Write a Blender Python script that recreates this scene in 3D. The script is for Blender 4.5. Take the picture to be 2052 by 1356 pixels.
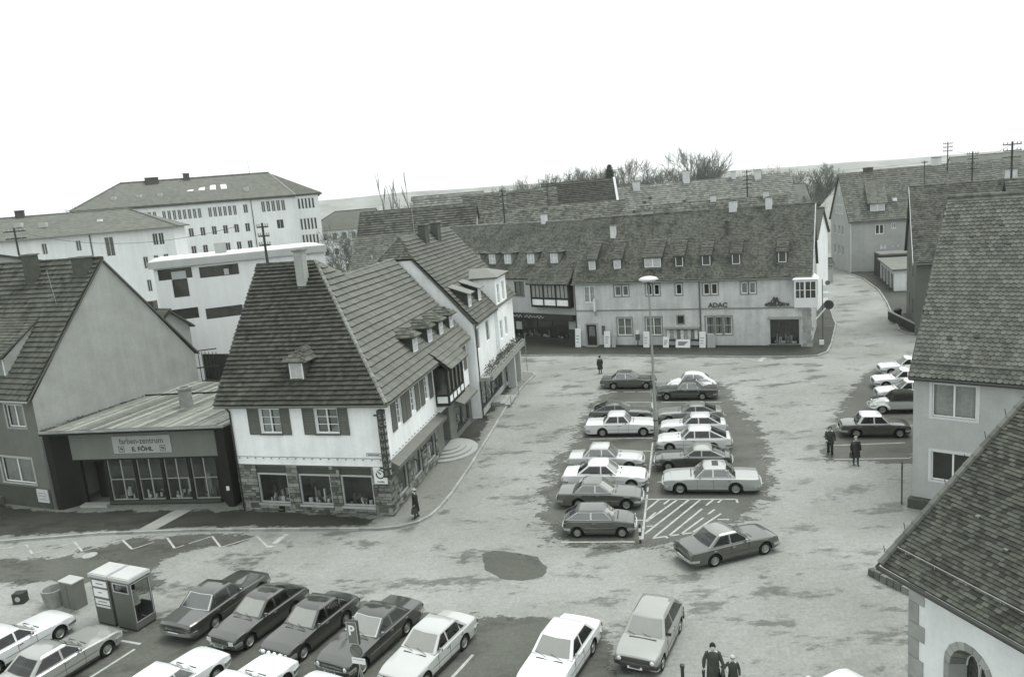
import bpy, bmesh, math, random
from mathutils import Vector, Matrix, noise
random.seed(7)
for o in list(bpy.data.objects): bpy.data.objects.remove(o)
sc = bpy.context.scene
COL = sc.collection
R = math.radians
V = Vector

# ------------------------------------------------------------------ camera
cam_d = bpy.data.cameras.new('camera'); cam = bpy.data.objects.new('camera', cam_d); COL.objects.link(cam)
CAM = V((0, 0, 16.5))
PITCH, ROLL = R(10.55), R(4.9)
fw = V((0, math.cos(PITCH), -math.sin(PITCH))); rt0 = V((1, 0, 0)); up0 = rt0.cross(fw)
rt = rt0 * math.cos(ROLL) - up0 * math.sin(ROLL); up = rt0 * math.sin(ROLL) + up0 * math.cos(ROLL)
mw = Matrix.Identity(4)
for i in range(3):
    mw[i][0] = rt[i]; mw[i][1] = up[i]; mw[i][2] = -fw[i]; mw[i][3] = CAM[i]
cam.matrix_world = mw
cam_d.sensor_width = 36; cam_d.lens = 36 * 1540 / 2052; cam_d.clip_start = .1; cam_d.clip_end = 20000
sc.camera = cam

# ------------------------------------------------------------------ sky, sun, exposure
SUN_EL, SUN_AZ = R(70), R(70)          # azimuth clockwise from +Y
w = bpy.data.worlds.new('World'); sc.world = w; w.use_nodes = True
nt = w.node_tree; nt.nodes.clear()
out = nt.nodes.new('ShaderNodeOutputWorld'); bg = nt.nodes.new('ShaderNodeBackground')
sky = nt.nodes.new('ShaderNodeTexSky'); sky.sky_type = 'NISHITA'; sky.sun_disc = False
sky.sun_elevation = SUN_EL; sky.sun_rotation = SUN_AZ; sky.dust_density = 4; sky.air_density = 1
bw = nt.nodes.new('ShaderNodeRGBToBW'); mx = nt.nodes.new('ShaderNodeMixRGB')
mx.inputs[0].default_value = .78; mx.inputs[2].default_value = (8.1, 8.5, 8.45, 1)   # an even overcast veil over the clear sky
nt.links.new(sky.outputs[0], bw.inputs[0]); nt.links.new(bw.outputs[0], mx.inputs[1])
nt.links.new(mx.outputs[0], bg.inputs[0]); nt.links.new(bg.outputs[0], out.inputs[0])
bg.inputs[1].default_value = .1
sun_d = bpy.data.lights.new('sun', 'SUN'); sun_d.energy = 1.5; sun_d.angle = R(35); sun_d.color = (1, .98, .95)
sun = bpy.data.objects.new('sun', sun_d); COL.objects.link(sun)
sdir = V((math.sin(SUN_AZ) * math.cos(SUN_EL), math.cos(SUN_AZ) * math.cos(SUN_EL), math.sin(SUN_EL)))
sun.rotation_euler = sdir.to_track_quat('Z', 'Y').to_euler(); sun.location = (40, 20, 60)
vs = sc.view_settings
vs.view_transform = 'Standard'; vs.look = 'None'; vs.gamma = 1; vs.use_curve_mapping = False; vs.exposure = .9
sc.render.engine = 'CYCLES'
sc.render.resolution_x = 1024; sc.render.resolution_y = 676

# ------------------------------------------------------------------ materials
def lerp(pts, x):
    if x <= pts[0][0]: return pts[0][1]
    for (a, p), (b, q_) in zip(pts, pts[1:]):
        if x <= b: t = (x - a) / (b - a); return p + (q_ - p) * t
    return pts[-1][1]
def g(v):      # the toned print: olive darks, cool lights
    return (v * lerp([(0, .92), (.1, .95), (.3, .965), (.6, .975)], v), v * 1.015, v * lerp([(0, .78), (.08, .86), (.25, .94), (.5, 1.01)], v), 1)
MATS = {}
def M(name, v=.5, rough=.8, var=.12, scale=1.5, bump=0., bscale=30., metal=0., rnd=0., coat=0., spec=.5, streak=0., moss=0., wave=None):
    if name in MATS: return MATS[name]
    m = bpy.data.materials.new(name); m.use_nodes = True; t = m.node_tree; N = t.nodes; L = t.links
    b = N['Principled BSDF']; b.inputs['Roughness'].default_value = rough; b.inputs['Metallic'].default_value = metal
    b.inputs['Specular IOR Level'].default_value = spec * (.35 if rough >= .65 and spec == .5 else 1); b.inputs['Coat Weight'].default_value = coat; b.inputs['Coat Roughness'].default_value = .05; b.inputs['Coat IOR'].default_value = 1.8
    tc = N.new('ShaderNodeTexCoord')
    def nz(s, d=5, r=.6, co=None):
        n = N.new('ShaderNodeTexNoise'); n.inputs['Scale'].default_value = s; n.inputs['Detail'].default_value = d; n.inputs['Roughness'].default_value = r
        L.new(co if co else tc.outputs['Object'], n.inputs['Vector']); return n.outputs['Fac']
    def ma(op, a, bb):
        n = N.new('ShaderNodeMath'); n.operation = op
        for i, q in enumerate((a, bb)):
            if isinstance(q, (int, float)): n.inputs[i].default_value = q
            else: L.new(q, n.inputs[i])
        return n.outputs[0]
    val = None
    def add(fac, amp):   # value multiplier 1 + amp*(2 fac - 1)
        nonlocal val
        q = ma('ADD', ma('MULTIPLY', fac, 2 * amp), 1 - amp)
        val = q if val is None else ma('MULTIPLY', val, q)
    if var: add(nz(scale), var * 1.6); add(nz(scale * 9, 3), var * .7)
    if streak:
        mp = N.new('ShaderNodeMapping'); mp.inputs['Scale'].default_value = (2.2, 2.2, .12); L.new(tc.outputs['Object'], mp.inputs['Vector'])
        add(nz(1., 4, .6, mp.outputs[0]), streak)
    if rnd:
        oi = N.new('ShaderNodeObjectInfo'); ge = N.new('ShaderNodeNewGeometry')
        add(ma('FRACT', ma('ADD', oi.outputs['Random'], ge.outputs['Random Per Island']), 0), rnd)
    if moss:
        r = N.new('ShaderNodeValToRGB'); r.color_ramp.elements[0].position = .52; r.color_ramp.elements[1].position = .66
        L.new(nz(1.1, 8, .7), r.inputs[0]); add(ma('SUBTRACT', 1, r.outputs[0]), moss)
    if wave:
        wv = N.new('ShaderNodeTexWave'); wv.bands_direction = 'Z'; wv.wave_profile = 'SAW'; wv.inputs['Scale'].default_value = wave; wv.inputs['Distortion'].default_value = .15
        L.new(tc.outputs['Object'], wv.inputs['Vector']); add(wv.outputs['Fac'], .25)
    c = g(v)
    if val is None: b.inputs['Base Color'].default_value = c
    else:
        mxn = N.new('ShaderNodeVectorMath'); mxn.operation = 'SCALE'; mxn.inputs[0].default_value = c[:3]; L.new(val, mxn.inputs['Scale']); L.new(mxn.outputs[0], b.inputs['Base Color'])
    if bump:
        bn = N.new('ShaderNodeBump'); bn.inputs['Strength'].default_value = bump; bn.inputs['Distance'].default_value = .02
        L.new(nz(bscale, 4), bn.inputs['Height']); L.new(bn.outputs[0], b.inputs['Normal'])
    MATS[name] = m; return m

def glass(name, fac=.12, dark=.02, tint=.78):
    """window glass: sees into the room, reflects the sky"""
    if name in MATS: return MATS[name]
    m = bpy.data.materials.new(name); m.use_nodes = True; t = m.node_tree; N = t.nodes; L = t.links; N.clear()
    o = N.new('ShaderNodeOutputMaterial'); mxs = N.new('ShaderNodeMixShader'); tr = N.new('ShaderNodeBsdfTransparent'); gl = N.new('ShaderNodeBsdfGlossy')
    tr.inputs[0].default_value = (tint, tint * 1.02, tint, 1); gl.inputs['Roughness'].default_value = .04; gl.inputs[0].default_value = (.9, .92, .92, 1)
    lw = N.new('ShaderNodeLayerWeight'); lw.inputs[0].default_value = .5; pw = N.new('ShaderNodeMath'); pw.operation = 'POWER'; pw.inputs[1].default_value = 4; L.new(lw.outputs['Facing'], pw.inputs[0]); ml = N.new('ShaderNodeMath'); ml.operation = 'MULTIPLY_ADD'; ml.inputs[1].default_value = .85; ml.inputs[2].default_value = .06; L.new(pw.outputs[0], ml.inputs[0])
    L.new(ml.outputs[0], mxs.inputs[0]); L.new(tr.outputs[0], mxs.inputs[1]); L.new(gl.outputs[0], mxs.inputs[2]); L.new(mxs.outputs[0], o.inputs[0])
    MATS[name] = m; return m

# ------------------------------------------------------------------ mesh helpers
BASE = {}
def root(name, loc, label, cat, group=None, rz=0):
    o = bpy.data.objects.new(name, None); COL.objects.link(o); o.location = loc; o.rotation_euler = (0, 0, rz); o.empty_display_size = .3
    o['label'] = label; o['category'] = cat
    if group: o['group'] = group
    BASE[o.name] = V(loc); return o
def tag(o, label, cat, group=None):
    o['label'] = label; o['category'] = cat
    if group: o['group'] = group
    return o
class MB:
    def __init__(s): s.v = []; s.f = []; s.mi = []; s.cur = 0
    def quad(s, *p):
        n = len(s.v); s.v += [V(q) for q in p]; s.f.append(tuple(range(n, n + len(p)))); s.mi.append(s.cur); return s
    def hexa(s, a, b):   # a: 4 bottom ccw, b: 4 top
        n = len(s.v); s.v += [V(q) for q in a] + [V(q) for q in b]
        for f in ((3, 2, 1, 0), (4, 5, 6, 7), (0, 1, 5, 4), (1, 2, 6, 5), (2, 3, 7, 6), (3, 0, 4, 7)):
            s.f.append(tuple(n + i for i in f)); s.mi.append(s.cur)
        return s
    def box(s, x0, y0, z0, x1, y1, z1):
        return s.hexa([(x0, y0, z0), (x1, y0, z0), (x1, y1, z0), (x0, y1, z0)], [(x0, y0, z1), (x1, y0, z1), (x1, y1, z1), (x0, y1, z1)])
    def prism(s, poly, d):  # poly list of vectors, extruded by vector d (poly is the far-from-d side)
        d = V(d); n = len(s.v); k = len(poly); s.v += [V(p) for p in poly] + [V(p) + d for p in poly]
        s.f.append(tuple(n + i for i in reversed(range(k)))); s.f.append(tuple(n + k + i for i in range(k)))
        for i in range(k):
            j = (i + 1) % k; s.f.append((n + i, n + j, n + k + j, n + k + i))
        s.mi += [s.cur] * (k + 2); return s
    def cyl(s, p0, p1, r0, r1=None, k=8, cap=True):
        p0 = V(p0); p1 = V(p1); r1 = r0 if r1 is None else r1; d = (p1 - p0)
        if d.length < 1e-6: return s
        d.normalize(); a = d.orthogonal().normalized(); b = d.cross(a); n = len(s.v)
        for p, r in ((p0, r0), (p1, r1)):
            for i in range(k):
                t = 2 * math.pi * i / k; s.v.append(p + (a * math.cos(t) + b * math.sin(t)) * r)
        for i in range(k):
            j = (i + 1) % k; s.f.append((n + i, n + j, n + k + j, n + k + i)); s.mi.append(s.cur)
        if cap:
            s.f.append(tuple(n + i for i in reversed(range(k)))); s.f.append(tuple(n + k + i for i in range(k))); s.mi += [s.cur] * 2
        return s
    def tube(s, pts, r, k=6):
        rr = r if isinstance(r, (list, tuple)) else [r] * len(pts)
        for i in range(len(pts) - 1): s.cyl(pts[i], pts[i + 1], rr[i], rr[i + 1], k)
        return s
    def lathe(s, prof, c=(0, 0, 0), ax='z', k=20):
        n = len(s.v); c = V(c); m = len(prof)
        for i in range(k):
            t = 2 * math.pi * i / k; cs, sn = math.cos(t), math.sin(t)
            for r, h in prof:
                s.v.append(c + (V((r * cs, r * sn, h)) if ax == 'z' else V((r * cs, h, r * sn))))
        for i in range(k):
            j = (i + 1) % k
            for q in range(m - 1):
                a = (n + i * m + q, n + j * m + q, n + j * m + q + 1, n + i * m + q + 1)
                s.f.append(a if ax == 'z' else a[::-1]); s.mi.append(s.cur)
        return s
    def build(s, name, mat, parent=None, base=None, smooth=False, sharp=None):
        if base is None: base = BASE.get(parent.name, V((0, 0, 0))) if parent else V((0, 0, 0))
        me = bpy.data.meshes.new(name); me.from_pydata([tuple(p - base) for p in s.v], [], s.f)
        mats = mat if isinstance(mat, (list, tuple)) else [mat]
        for m_ in mats: me.materials.append(m_)
        if len(mats) > 1: me.polygons.foreach_set('material_index', s.mi)
        if smooth:
            me.polygons.foreach_set('use_smooth', [True] * len(me.polygons))
            if sharp: me.set_sharp_from_angle(angle=R(sharp))
        me.update()
        o = bpy.data.objects.new(name, me); COL.objects.link(o)
        if parent: o.parent = parent
        BASE[o.name] = base
        return o
def struct(o): o['kind'] = 'structure'; return o
def stuff(o): o['kind'] = 'stuff'; return o

# ------------------------------------------------------------------ facades with real openings
class Fac:
    """a wall plane: x runs left to right as seen from outside, z up, d outward"""
    def __init__(s, P0, P1):
        s.P0 = V((P0[0], P0[1], 0)); s.u = V((P1[0] - P0[0], P1[1] - P0[1], 0)); s.L = s.u.length; s.u.normalize()
        s.n = V((s.u.y, -s.u.x, 0))
    def p(s, x, z, d=0): return s.P0 + s.u * x + s.n * d + V((0, 0, z))
    def box(s, mb, x0, z0, x1, z1, d0, d1):
        return mb.hexa([s.p(x0, z0, d1), s.p(x1, z0, d1), s.p(x1, z0, d0), s.p(x0, z0, d0)], [s.p(x0, z1, d1), s.p(x1, z1, d1), s.p(x1, z1, d0), s.p(x0, z1, d0)])
    def mat(s, x, z, d=0):
        m = Matrix.Identity(4); q = s.p(x, z, d)
        for i in range(3): m[i][0] = s.u[i]; m[i][1] = -s.n[i]; m[i][2] = (0, 0, 1)[i]; m[i][3] = q[i]
        return m
def wall(fc, parent, mat, z0, z1, holes=(), x0=0, x1=None, name='wall', top=None, depth=.22, d=0):
    """holes: (x0,z0,x1,z1); top: extra polygon points (x,z) above z1 from right to left (gable)"""
    x1 = fc.L if x1 is None else x1
    mb = MB()
    xs = sorted({x0, x1, *[h[0] for h in holes], *[h[2] for h in holes]}); zs = sorted({z0, z1, *[h[1] for h in holes], *[h[3] for h in holes]})
    xs = [x for x in xs if x0 - 1e-6 <= x <= x1 + 1e-6]; zs = [z for z in zs if z0 - 1e-6 <= z <= z1 + 1e-6]
    for i in range(len(xs) - 1):
        for j in range(len(zs) - 1):
            cx, cz = (xs[i] + xs[i + 1]) / 2, (zs[j] + zs[j + 1]) / 2
            if any(h[0] < cx < h[2] and h[1] < cz < h[3] for h in holes): continue
            mb.quad(fc.p(xs[i], zs[j], d), fc.p(xs[i + 1], zs[j], d), fc.p(xs[i + 1], zs[j + 1], d), fc.p(xs[i], zs[j + 1], d))
    for h in holes:
        a, b, c, e = h
        for q in (((a, b), (a, e)), ((c, e), (c, b)), ((a, e), (c, e)), ((c, b), (a, b))):
            (p, r), (p2, r2) = q
            mb.quad(fc.p(p, r, d), fc.p(p2, r2, d), fc.p(p2, r2, d - depth), fc.p(p, r, d - depth))
    if top: mb.quad(fc.p(x0, z1, d), fc.p(x1, z1, d), *[fc.p(x, z, d) for x, z in top])
    return mb.build(name, mat, parent)
GOODS = []
def window(fc, parent, x0, z0, x1, z1, cols=2, rows=1, fmat=None, fw=.07, bars=.035, rec=.1, curtain=None, sill=None, surround=None, d=0, name='window', simple=False, seed=0):
    """frame + panes set back in the opening; curtain: None | value; d = wall plane offset"""
    fmat = fmat or M('white_window_paint', .72, .5, .06)
    mb = MB(); a, b = d - rec - .05, d - rec
    fc.box(mb, x0, z0, x0 + fw, z1, a, b); fc.box(mb, x1 - fw, z0, x1, z1, a, b)
    fc.box(mb, x0 + fw, z1 - fw, x1 - fw, z1, a, b - .003); fc.box(mb, x0 + fw, z0, x1 - fw, z0 + fw, a, b - .003)
    ix0, ix1, iz0, iz1 = x0 + fw, x1 - fw, z0 + fw, z1 - fw; W = (ix1 - ix0) / cols
    for i in range(1, cols): fc.box(mb, ix0 + W * i - fw * .6, iz0, ix0 + W * i + fw * .6, iz1, a, b - .002)
    for j in range(1, rows):
        zz = iz0 + (iz1 - iz0) * j / rows; fc.box(mb, ix0, zz - bars / 2, ix1, zz + bars / 2, a + .008, b - .008)
    f = mb.build(name, fmat, parent)
    if simple:
        q = MB().quad(fc.p(ix0, iz0, a + .01), fc.p(ix1, iz0, a + .01), fc.p(ix1, iz1, a + .01), fc.p(ix0, iz1, a + .01)); q.build('pane', M('far_glass', .05, .08, .3, 2, spec=.7), f)
        return f
    for i in range(cols):
        xa = ix0 + W * i + (fw * .6 if i else 0); xb = ix0 + W * (i + 1) - (fw * .6 if i < cols - 1 else 0)
        MB().quad(fc.p(xa, iz0, a + .02), fc.p(xb, iz0, a + .02), fc.p(xb, iz1, a + .02), fc.p(xa, iz1, a + .02)).build('pane', glass('window_glass'), f)
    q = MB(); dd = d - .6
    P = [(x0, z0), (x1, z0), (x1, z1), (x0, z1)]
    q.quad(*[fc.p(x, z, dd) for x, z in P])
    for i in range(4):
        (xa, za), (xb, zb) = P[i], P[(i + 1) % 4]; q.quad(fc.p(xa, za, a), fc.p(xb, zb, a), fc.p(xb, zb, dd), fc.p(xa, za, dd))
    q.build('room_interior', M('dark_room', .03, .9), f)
    if curtain:
        q = MB(); k = 14; tone = M('curtain_%.2f' % curtain, curtain, .9, .2, 6)
        for lo, hi in ((ix0, ix0 + (ix1 - ix0) * .42), (ix1 - (ix1 - ix0) * .42, ix1)) if seed % 2 == 0 else ((ix0, ix1),):
            for i in range(k):
                xa, xb = lo + (hi - lo) * i / k, lo + (hi - lo) * (i + 1) / k; da, db = (.02 if i % 2 else -.02), (-.02 if i % 2 else .02)
                q.quad(fc.p(xa, iz0, a - .06 + da), fc.p(xb, iz0, a - .06 + db), fc.p(xb, iz1, a - .06 + db), fc.p(xa, iz1, a - .06 + da))
        q.build('curtain', tone, f)
    if sill: q = MB(); fc.box(q, x0 - .06, z0 - .06, x1 + .06, z0 - .002, d - rec, d + .07); q.build('sill', sill, f)
    if surround:
        q = MB(); t = .12
        fc.box(q, x0 - t, z0 - t, x0, z1 + t, d - .03, d + .025); fc.box(q, x1, z0 - t, x1 + t, z1 + t, d - .03, d + .025)
        fc.box(q, x0, z1, x1, z1 + t, d - .03, d + .022); fc.box(q, x0, z0 - t, x1, z0, d - .03, d + .022); q.build('surround', surround, f)
    return f

# ------------------------------------------------------------------ roofs
TILE = {}
def tile_mesh(kind, tw, th_, t, mat):
    key = (kind, round(tw, 3), round(th_, 3), mat.name)
    if key in TILE: return TILE[key]
    x0, x1 = -tw * .485, tw * .485; y0, y1 = 0., th_
    if kind == 'pan':      # roll on one side
        cs = [(x0, 0), (x0 + tw * .12, t * 1.3), (x0 + tw * .3, t * 1.3), (x0 + tw * .42, 0), (x1, 0)]
        v = []; f = []
        for (x, z) in cs: v += [(x, y0, z + t * 1.5), (x, y1, z + t * .1), (x, y0, z + t * .2)]
        for i in range(len(cs) - 1):
            a, b = i * 3, i * 3 + 3; f += [(a, b, b + 1, a + 1), (a + 2, b + 2, b, a)]
        f += [(0, 1, 2), (len(v) - 3, len(v) - 1, len(v) - 2)]
    else:
        if kind == 'beaver': prof = [(x0, y0 + tw * .33), (x0 + tw * .13, y0 + tw * .1), (x0 + tw * .33, y0), (x1 - tw * .33, y0), (x1 - tw * .13, y0 + tw * .1), (x1, y0 + tw * .33)]
        else: prof = [(x0, y0), (x1, y0)]
        prof = prof + [(x1, y1), (x0, y1)]; k = len(prof); v = []; f = []
        for (x, y) in prof: v.append((x, y, t * 2.1 * (1 - y / y1) + t * .15))
        for (x, y) in prof: v.append((x, y, t * 1.0 * (1 - y / y1)))
        f.append(tuple(range(k)))
        for i in range(k - 1 if kind != 'x' else k):
            j = (i + 1) % k
            if i == k - 2: continue
            f.append((k + i, k + j, j, i))
    me = bpy.data.meshes.new('tile'); me.from_pydata(v, [], f); me.materials.append(mat); me.update()
    TILE[key] = (me, v, f); return TILE[key]
def roof_plane(parent, poly, mat, tmat, kind='flat', tw=.25, ch=.28, t=.022, n_ind=0, over=1.22, thick=.14, name='roof', tiles=True, jit=.35, undermat=None, focus=None):
    """poly: world points, edge 0-1 is the eave, left to right seen from outside"""
    poly = [V(p) for p in poly]; e = (poly[1] - poly[0]).normalized()
    nn = None
    for q in poly[2:]:
        c = e.cross(q - poly[0])
        if c.length > 1e-3: nn = c.normalized(); break
    if nn.z < 0: nn = -nn
    s = nn.cross(e)
    mb = MB(); mb.prism([p - nn * thick for p in poly], nn * (thick - .004)); ro = mb.build(name, undermat or mat, parent)
    if not tiles: return ro
    P2 = [((p - poly[0]).dot(e), (p - poly[0]).dot(s)) for p in poly]
    tmax = max(q[1] for q in P2); nrow = int(tmax / ch)
    me, tv, tf = tile_mesh(kind, tw, ch * over, t, tmat)
    items = []
    for r in range(nrow + 1):
        y = r * ch; ym = min(y + ch * .5, tmax - .01); xs = []
        for i in range(len(P2)):
            (xa, ya), (xb, yb) = P2[i], P2[(i + 1) % len(P2)]
            if (ya <= ym) != (yb <= ym): xs.append(xa + (xb - xa) * (ym - ya) / (yb - ya))
        xs.sort(); yy = min(y, tmax - ch * over)
        for k in range(0, len(xs) - 1, 2):
            a, b = xs[k], xs[k + 1]; off = (r % 2) * tw * .5 if kind != 'pan' else 0
            i0 = math.floor((a - off) / tw); i1 = math.ceil((b - off) / tw)
            for i in range(i0, i1):
                c0 = max(a, i * tw + off); c1 = min(b, i * tw + off + tw)
                if c1 - c0 < tw * .2: continue
                items.append(((c0 + c1) / 2, yy, (c1 - c0) / tw))
    ind = set()
    base = BASE[parent.name]
    if n_ind:
        order = sorted((i for i in range(len(items)) if items[i][2] > .98), key=lambda i: (poly[0] + e * items[i][0] + s * items[i][1] - (V(focus) if focus else CAM)).length)
        ind = set(order[:n_ind])
    rng = random.Random(int(abs(poly[0].x * 100 + poly[0].y * 10)))
    vv = []; ff = []
    for i, (x, y, sx) in enumerate(items):
        z = .004 + rng.random() * jit * t; rot = (rng.random() - .5) * .02; dy = (rng.random() - .5) * ch * .05
        o3 = poly[0] + e * x + s * (y + dy) + nn * (z + .035 * (1 + noise.noise(V((x * .35, y * .35, poly[0].x)))) * min(1, t / .03))
        if i in ind:
            o = bpy.data.objects.new('tile', me); COL.objects.link(o); o.parent = ro
            m = Matrix.Identity(4); ee = (e + s * rot).normalized(); ss = nn.cross(ee)
            for k in range(3): m[k][0] = ee[k]; m[k][1] = ss[k]; m[k][2] = nn[k]; m[k][3] = (o3 - base)[k]
            o.matrix_local = m
        else:
            n = len(vv)
            for (a, b, c) in tv: vv.append(tuple(o3 + e * (a * sx) + s * (b + a * rot) + nn * c - base))
            for q in tf: ff.append(tuple(n + k for k in q))
    if vv:
        m2 = bpy.data.meshes.new('tiles'); m2.from_pydata(vv, [], ff); m2.materials.append(tmat); m2.update()
        o = bpy.data.objects.new('tiles', m2); COL.objects.link(o); o.parent = ro; o['kind'] = 'stuff'
    return ro
def ridge_tiles(parent, a, b, mat, r=.11, step=.38, name='ridge_tile', single=False):
    a, b = V(a), V(b); n = max(1, int((b - a).length / step)); d = (b - a) / n; big = MB()
    for i in range(n):
        mb = big if single else MB()
        mb.cyl(a + d * i, a + d * (i + 1.06), r * 1.08, r * .92, 8)
        if not single: mb.build(name, mat, parent, BASE[parent.name])
    if single: stuff(big.build('ridge_tiles', mat, parent, BASE[parent.name]))
def chimney(parent, p, w, d, h, mat, ang=0, cap=True, down=.8, name='chimney'):
    c, s = math.cos(ang), math.sin(ang); mb = MB(); P = V(p)
    def rect(ww, dd, z): return [P + V((x * c - y * s, x * s + y * c, z)) for x, y in ((-ww / 2, -dd / 2), (ww / 2, -dd / 2), (ww / 2, dd / 2), (-ww / 2, dd / 2))]
    mb.hexa(rect(w, d, -down), rect(w, d, h)); o = mb.build(name, mat, parent)
    if cap:
        q = MB(); q.hexa(rect(w + .16, d + .16, h), rect(w + .16, d + .16, h + .09)); q.build('chimney_cap', M('chimney_cap', .16, .9), o)
        q = MB(); q.hexa(rect(w * .5, d * .5, h + .092), rect(w * .5, d * .5, h + .1)); q.build('flue', M('soot', .02, 1), o)
    return o
def text(body, fc, x, z, size, mat, parent, d=.02, ext=.01, bold=0., sx=1., name='lettering', align='LEFT', spacing=1.):
    cu = bpy.data.curves.new('lettering', 'FONT'); cu.body = body; cu.size = size; cu.extrude = ext; cu.offset = bold; cu.align_x = align; cu.space_character = spacing; cu.resolution_u = 3
    o = bpy.data.objects.new('tmp', cu); COL.objects.link(o); dg = bpy.context.evaluated_depsgraph_get(); me = bpy.data.meshes.new_from_object(o.evaluated_get(dg)); bpy.data.objects.remove(o)
    me.materials.clear(); me.materials.append(mat)
    t = bpy.data.objects.new(name, me); COL.objects.link(t); t.parent = parent
    m = Matrix.Identity(4); q = fc.p(x, z, d) - BASE[parent.name]
    for i in range(3): m[i][0] = fc.u[i] * sx; m[i][1] = (0, 0, 1)[i]; m[i][2] = fc.n[i]; m[i][3] = q[i]
    t.matrix_local = m; BASE[t.name] = BASE[parent.name]; return t
# ================================================================== ground, road, pavements, markings
def asphalt(name, lo, hi, wet, thr=.6, spread=.05, sc1=.35, rough=.8, wrough=.45, edge=False):
    m = bpy.data.materials.new(name); m.use_nodes = True; t = m.node_tree; N = t.nodes; L = t.links; b = N['Principled BSDF']
    tc = N.new('ShaderNodeTexCoord')
    def nz(s, d, r, stretch=None, off=0):
        mp = N.new('ShaderNodeMapping'); mp.inputs['Location'].default_value = (off, off * 1.7, 0); mp.inputs['Rotation'].default_value = (0, 0, R(13))
        if stretch: mp.inputs['Scale'].default_value = stretch
        L.new(tc.outputs['Object'], mp.inputs['Vector']); n = N.new('ShaderNodeTexNoise'); n.inputs['Scale'].default_value = s; n.inputs['Detail'].default_value = d; n.inputs['Roughness'].default_value = r
        L.new(mp.outputs[0], n.inputs['Vector']); return n.outputs['Fac']
    def ramp(f, p0, p1, c0, c1):
        r = N.new('ShaderNodeValToRGB'); r.color_ramp.elements[0].position = p0; r.color_ramp.elements[1].position = p1
        r.color_ramp.elements[0].color = c0; r.color_ramp.elements[1].color = c1; L.new(f, r.inputs[0]); return r.outputs[0]
    def mix(f, a, c, mode='MIX'):
        n = N.new('ShaderNodeMixRGB'); n.blend_type = mode
        for i, q in enumerate((f, a, c)):
            if hasattr(q, 'links'): L.new(q, n.inputs[i])
            else: n.inputs[i].default_value = q
        return n.outputs[0]
    base = ramp(nz(.13, 7, .6), .32, .7, g(lo), g(hi)); sp_ = ramp(nz(7.5, 4, .8), .32, .68, (.8, .8, .8, 1), (1.16, 1.16, 1.16, 1)); base = mix(1., base, sp_, 'MULTIPLY')
    grain = ramp(nz(38, 3, .7), .3, .7, (.84, .84, .84, 1), (1.12, 1.12, 1.12, 1)); base = mix(1., base, grain, 'MULTIPLY')
    mott = ramp(nz(2.3, 6, .7, (1, 2.2, 1)), .3, .7, (.86, .86, .86, 1), (1.1, 1.1, 1.1, 1)); base = mix(1., base, mott, 'MULTIPLY')
    # damp stains: a large field decides where, a ragged small one their outline
    f1 = nz(sc1, 3, .5, (1, 1.9, 1), 4.2); f2 = nz(1.6, 9, .75, (1, 1.9, 1), 9.1)
    s = N.new('ShaderNodeMath'); s.operation = 'MULTIPLY_ADD'; L.new(f1, s.inputs[0]); s.inputs[1].default_value = .62; q = N.new('ShaderNodeMath'); q.operation = 'MULTIPLY'; L.new(f2, q.inputs[0]); q.inputs[1].default_value = .5; L.new(q.outputs[0], s.inputs[2])
    mask = ramp(s.outputs[0], thr, thr + spread, (0, 0, 0, 1), (1, 1, 1, 1))
    col = mix(mask, base, mix(1., base, (wet, wet, wet * .97, 1), 'MULTIPLY'))
    f3 = nz(.5, 8, .74, None, 17.3); m3 = ramp(f3, .6, .72, (1, 1, 1, 1), (.78, .78, .78, 1)); col = mix(1., col, m3, 'MULTIPLY')
    L.new(col, b.inputs['Base Color'])
    rr = N.new('ShaderNodeMapRange'); rr.inputs['To Min'].default_value = rough; rr.inputs['To Max'].default_value = wrough; L.new(mask, rr.inputs['Value']); L.new(rr.outputs[0], b.inputs['Roughness'])
    bn = N.new('ShaderNodeBump'); bn.inputs['Strength'].default_value = .35; bn.inputs['Distance'].default_value = .01; L.new(nz(60, 3, .7), bn.inputs['Height']); L.new(bn.outputs[0], b.inputs['Normal'])
    b.inputs['Specular IOR Level'].default_value = .2
    if edge:      # a damp area that breaks up into specks towards its rim
        at_ = N.new('ShaderNodeAttribute'); at_.attribute_name = 'd'
        def ma(op, a, b_):
            n = N.new('ShaderNodeMath'); n.operation = op
            for i, q_ in enumerate((a, b_)):
                if hasattr(q_, 'links'): L.new(q_, n.inputs[i])
                else: n.inputs[i].default_value = q_
            return n.outputs[0]
        v_ = ma('ADD', ma('MULTIPLY', at_.outputs['Fac'], .72), ma('ADD', ma('MULTIPLY', nz(.8, 10, .72, (1, 1.5, 1), 3.1), 2.3), ma('MULTIPLY', nz(3.4, 6, .7, (1, 1.6, 1), 8.8), .9)))
        mk = ramp(ma('MULTIPLY', v_, .5), .73, .83, (0, 0, 0, 1), (1, 1, 1, 1)); o_ = [n for n in N if n.type == 'OUTPUT_MATERIAL'][0]; tr = N.new('ShaderNodeBsdfTransparent'); mxs = N.new('ShaderNodeMixShader')
        L.new(mk, mxs.inputs[0]); L.new(tr.outputs[0], mxs.inputs[1]); L.new(b.outputs[0], mxs.inputs[2]); L.new(mxs.outputs[0], o_.inputs['Surface'])
    MATS[name] = m; return m
A_ROAD = asphalt('dusty_asphalt', .195, .295, .48, .6, .06)
A_LOT = asphalt('damp_parking_asphalt', .07, .12, .6, .58, .12, rough=.6, edge=True)
A_PAVE = asphalt('damp_pavement_asphalt', .04, .075, .7, .56, .12, rough=.7)
A_PAVE2 = asphalt('dry_pavement_asphalt', .16, .2, .5, .64, .06)
A_PATCH = asphalt('fresh_asphalt_patch', .075, .1, .8, .6, .2)
A_PAVEW = asphalt('wet_pavement', .028, .06, .7, .56, .12, rough=.6, edge=True)
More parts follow.
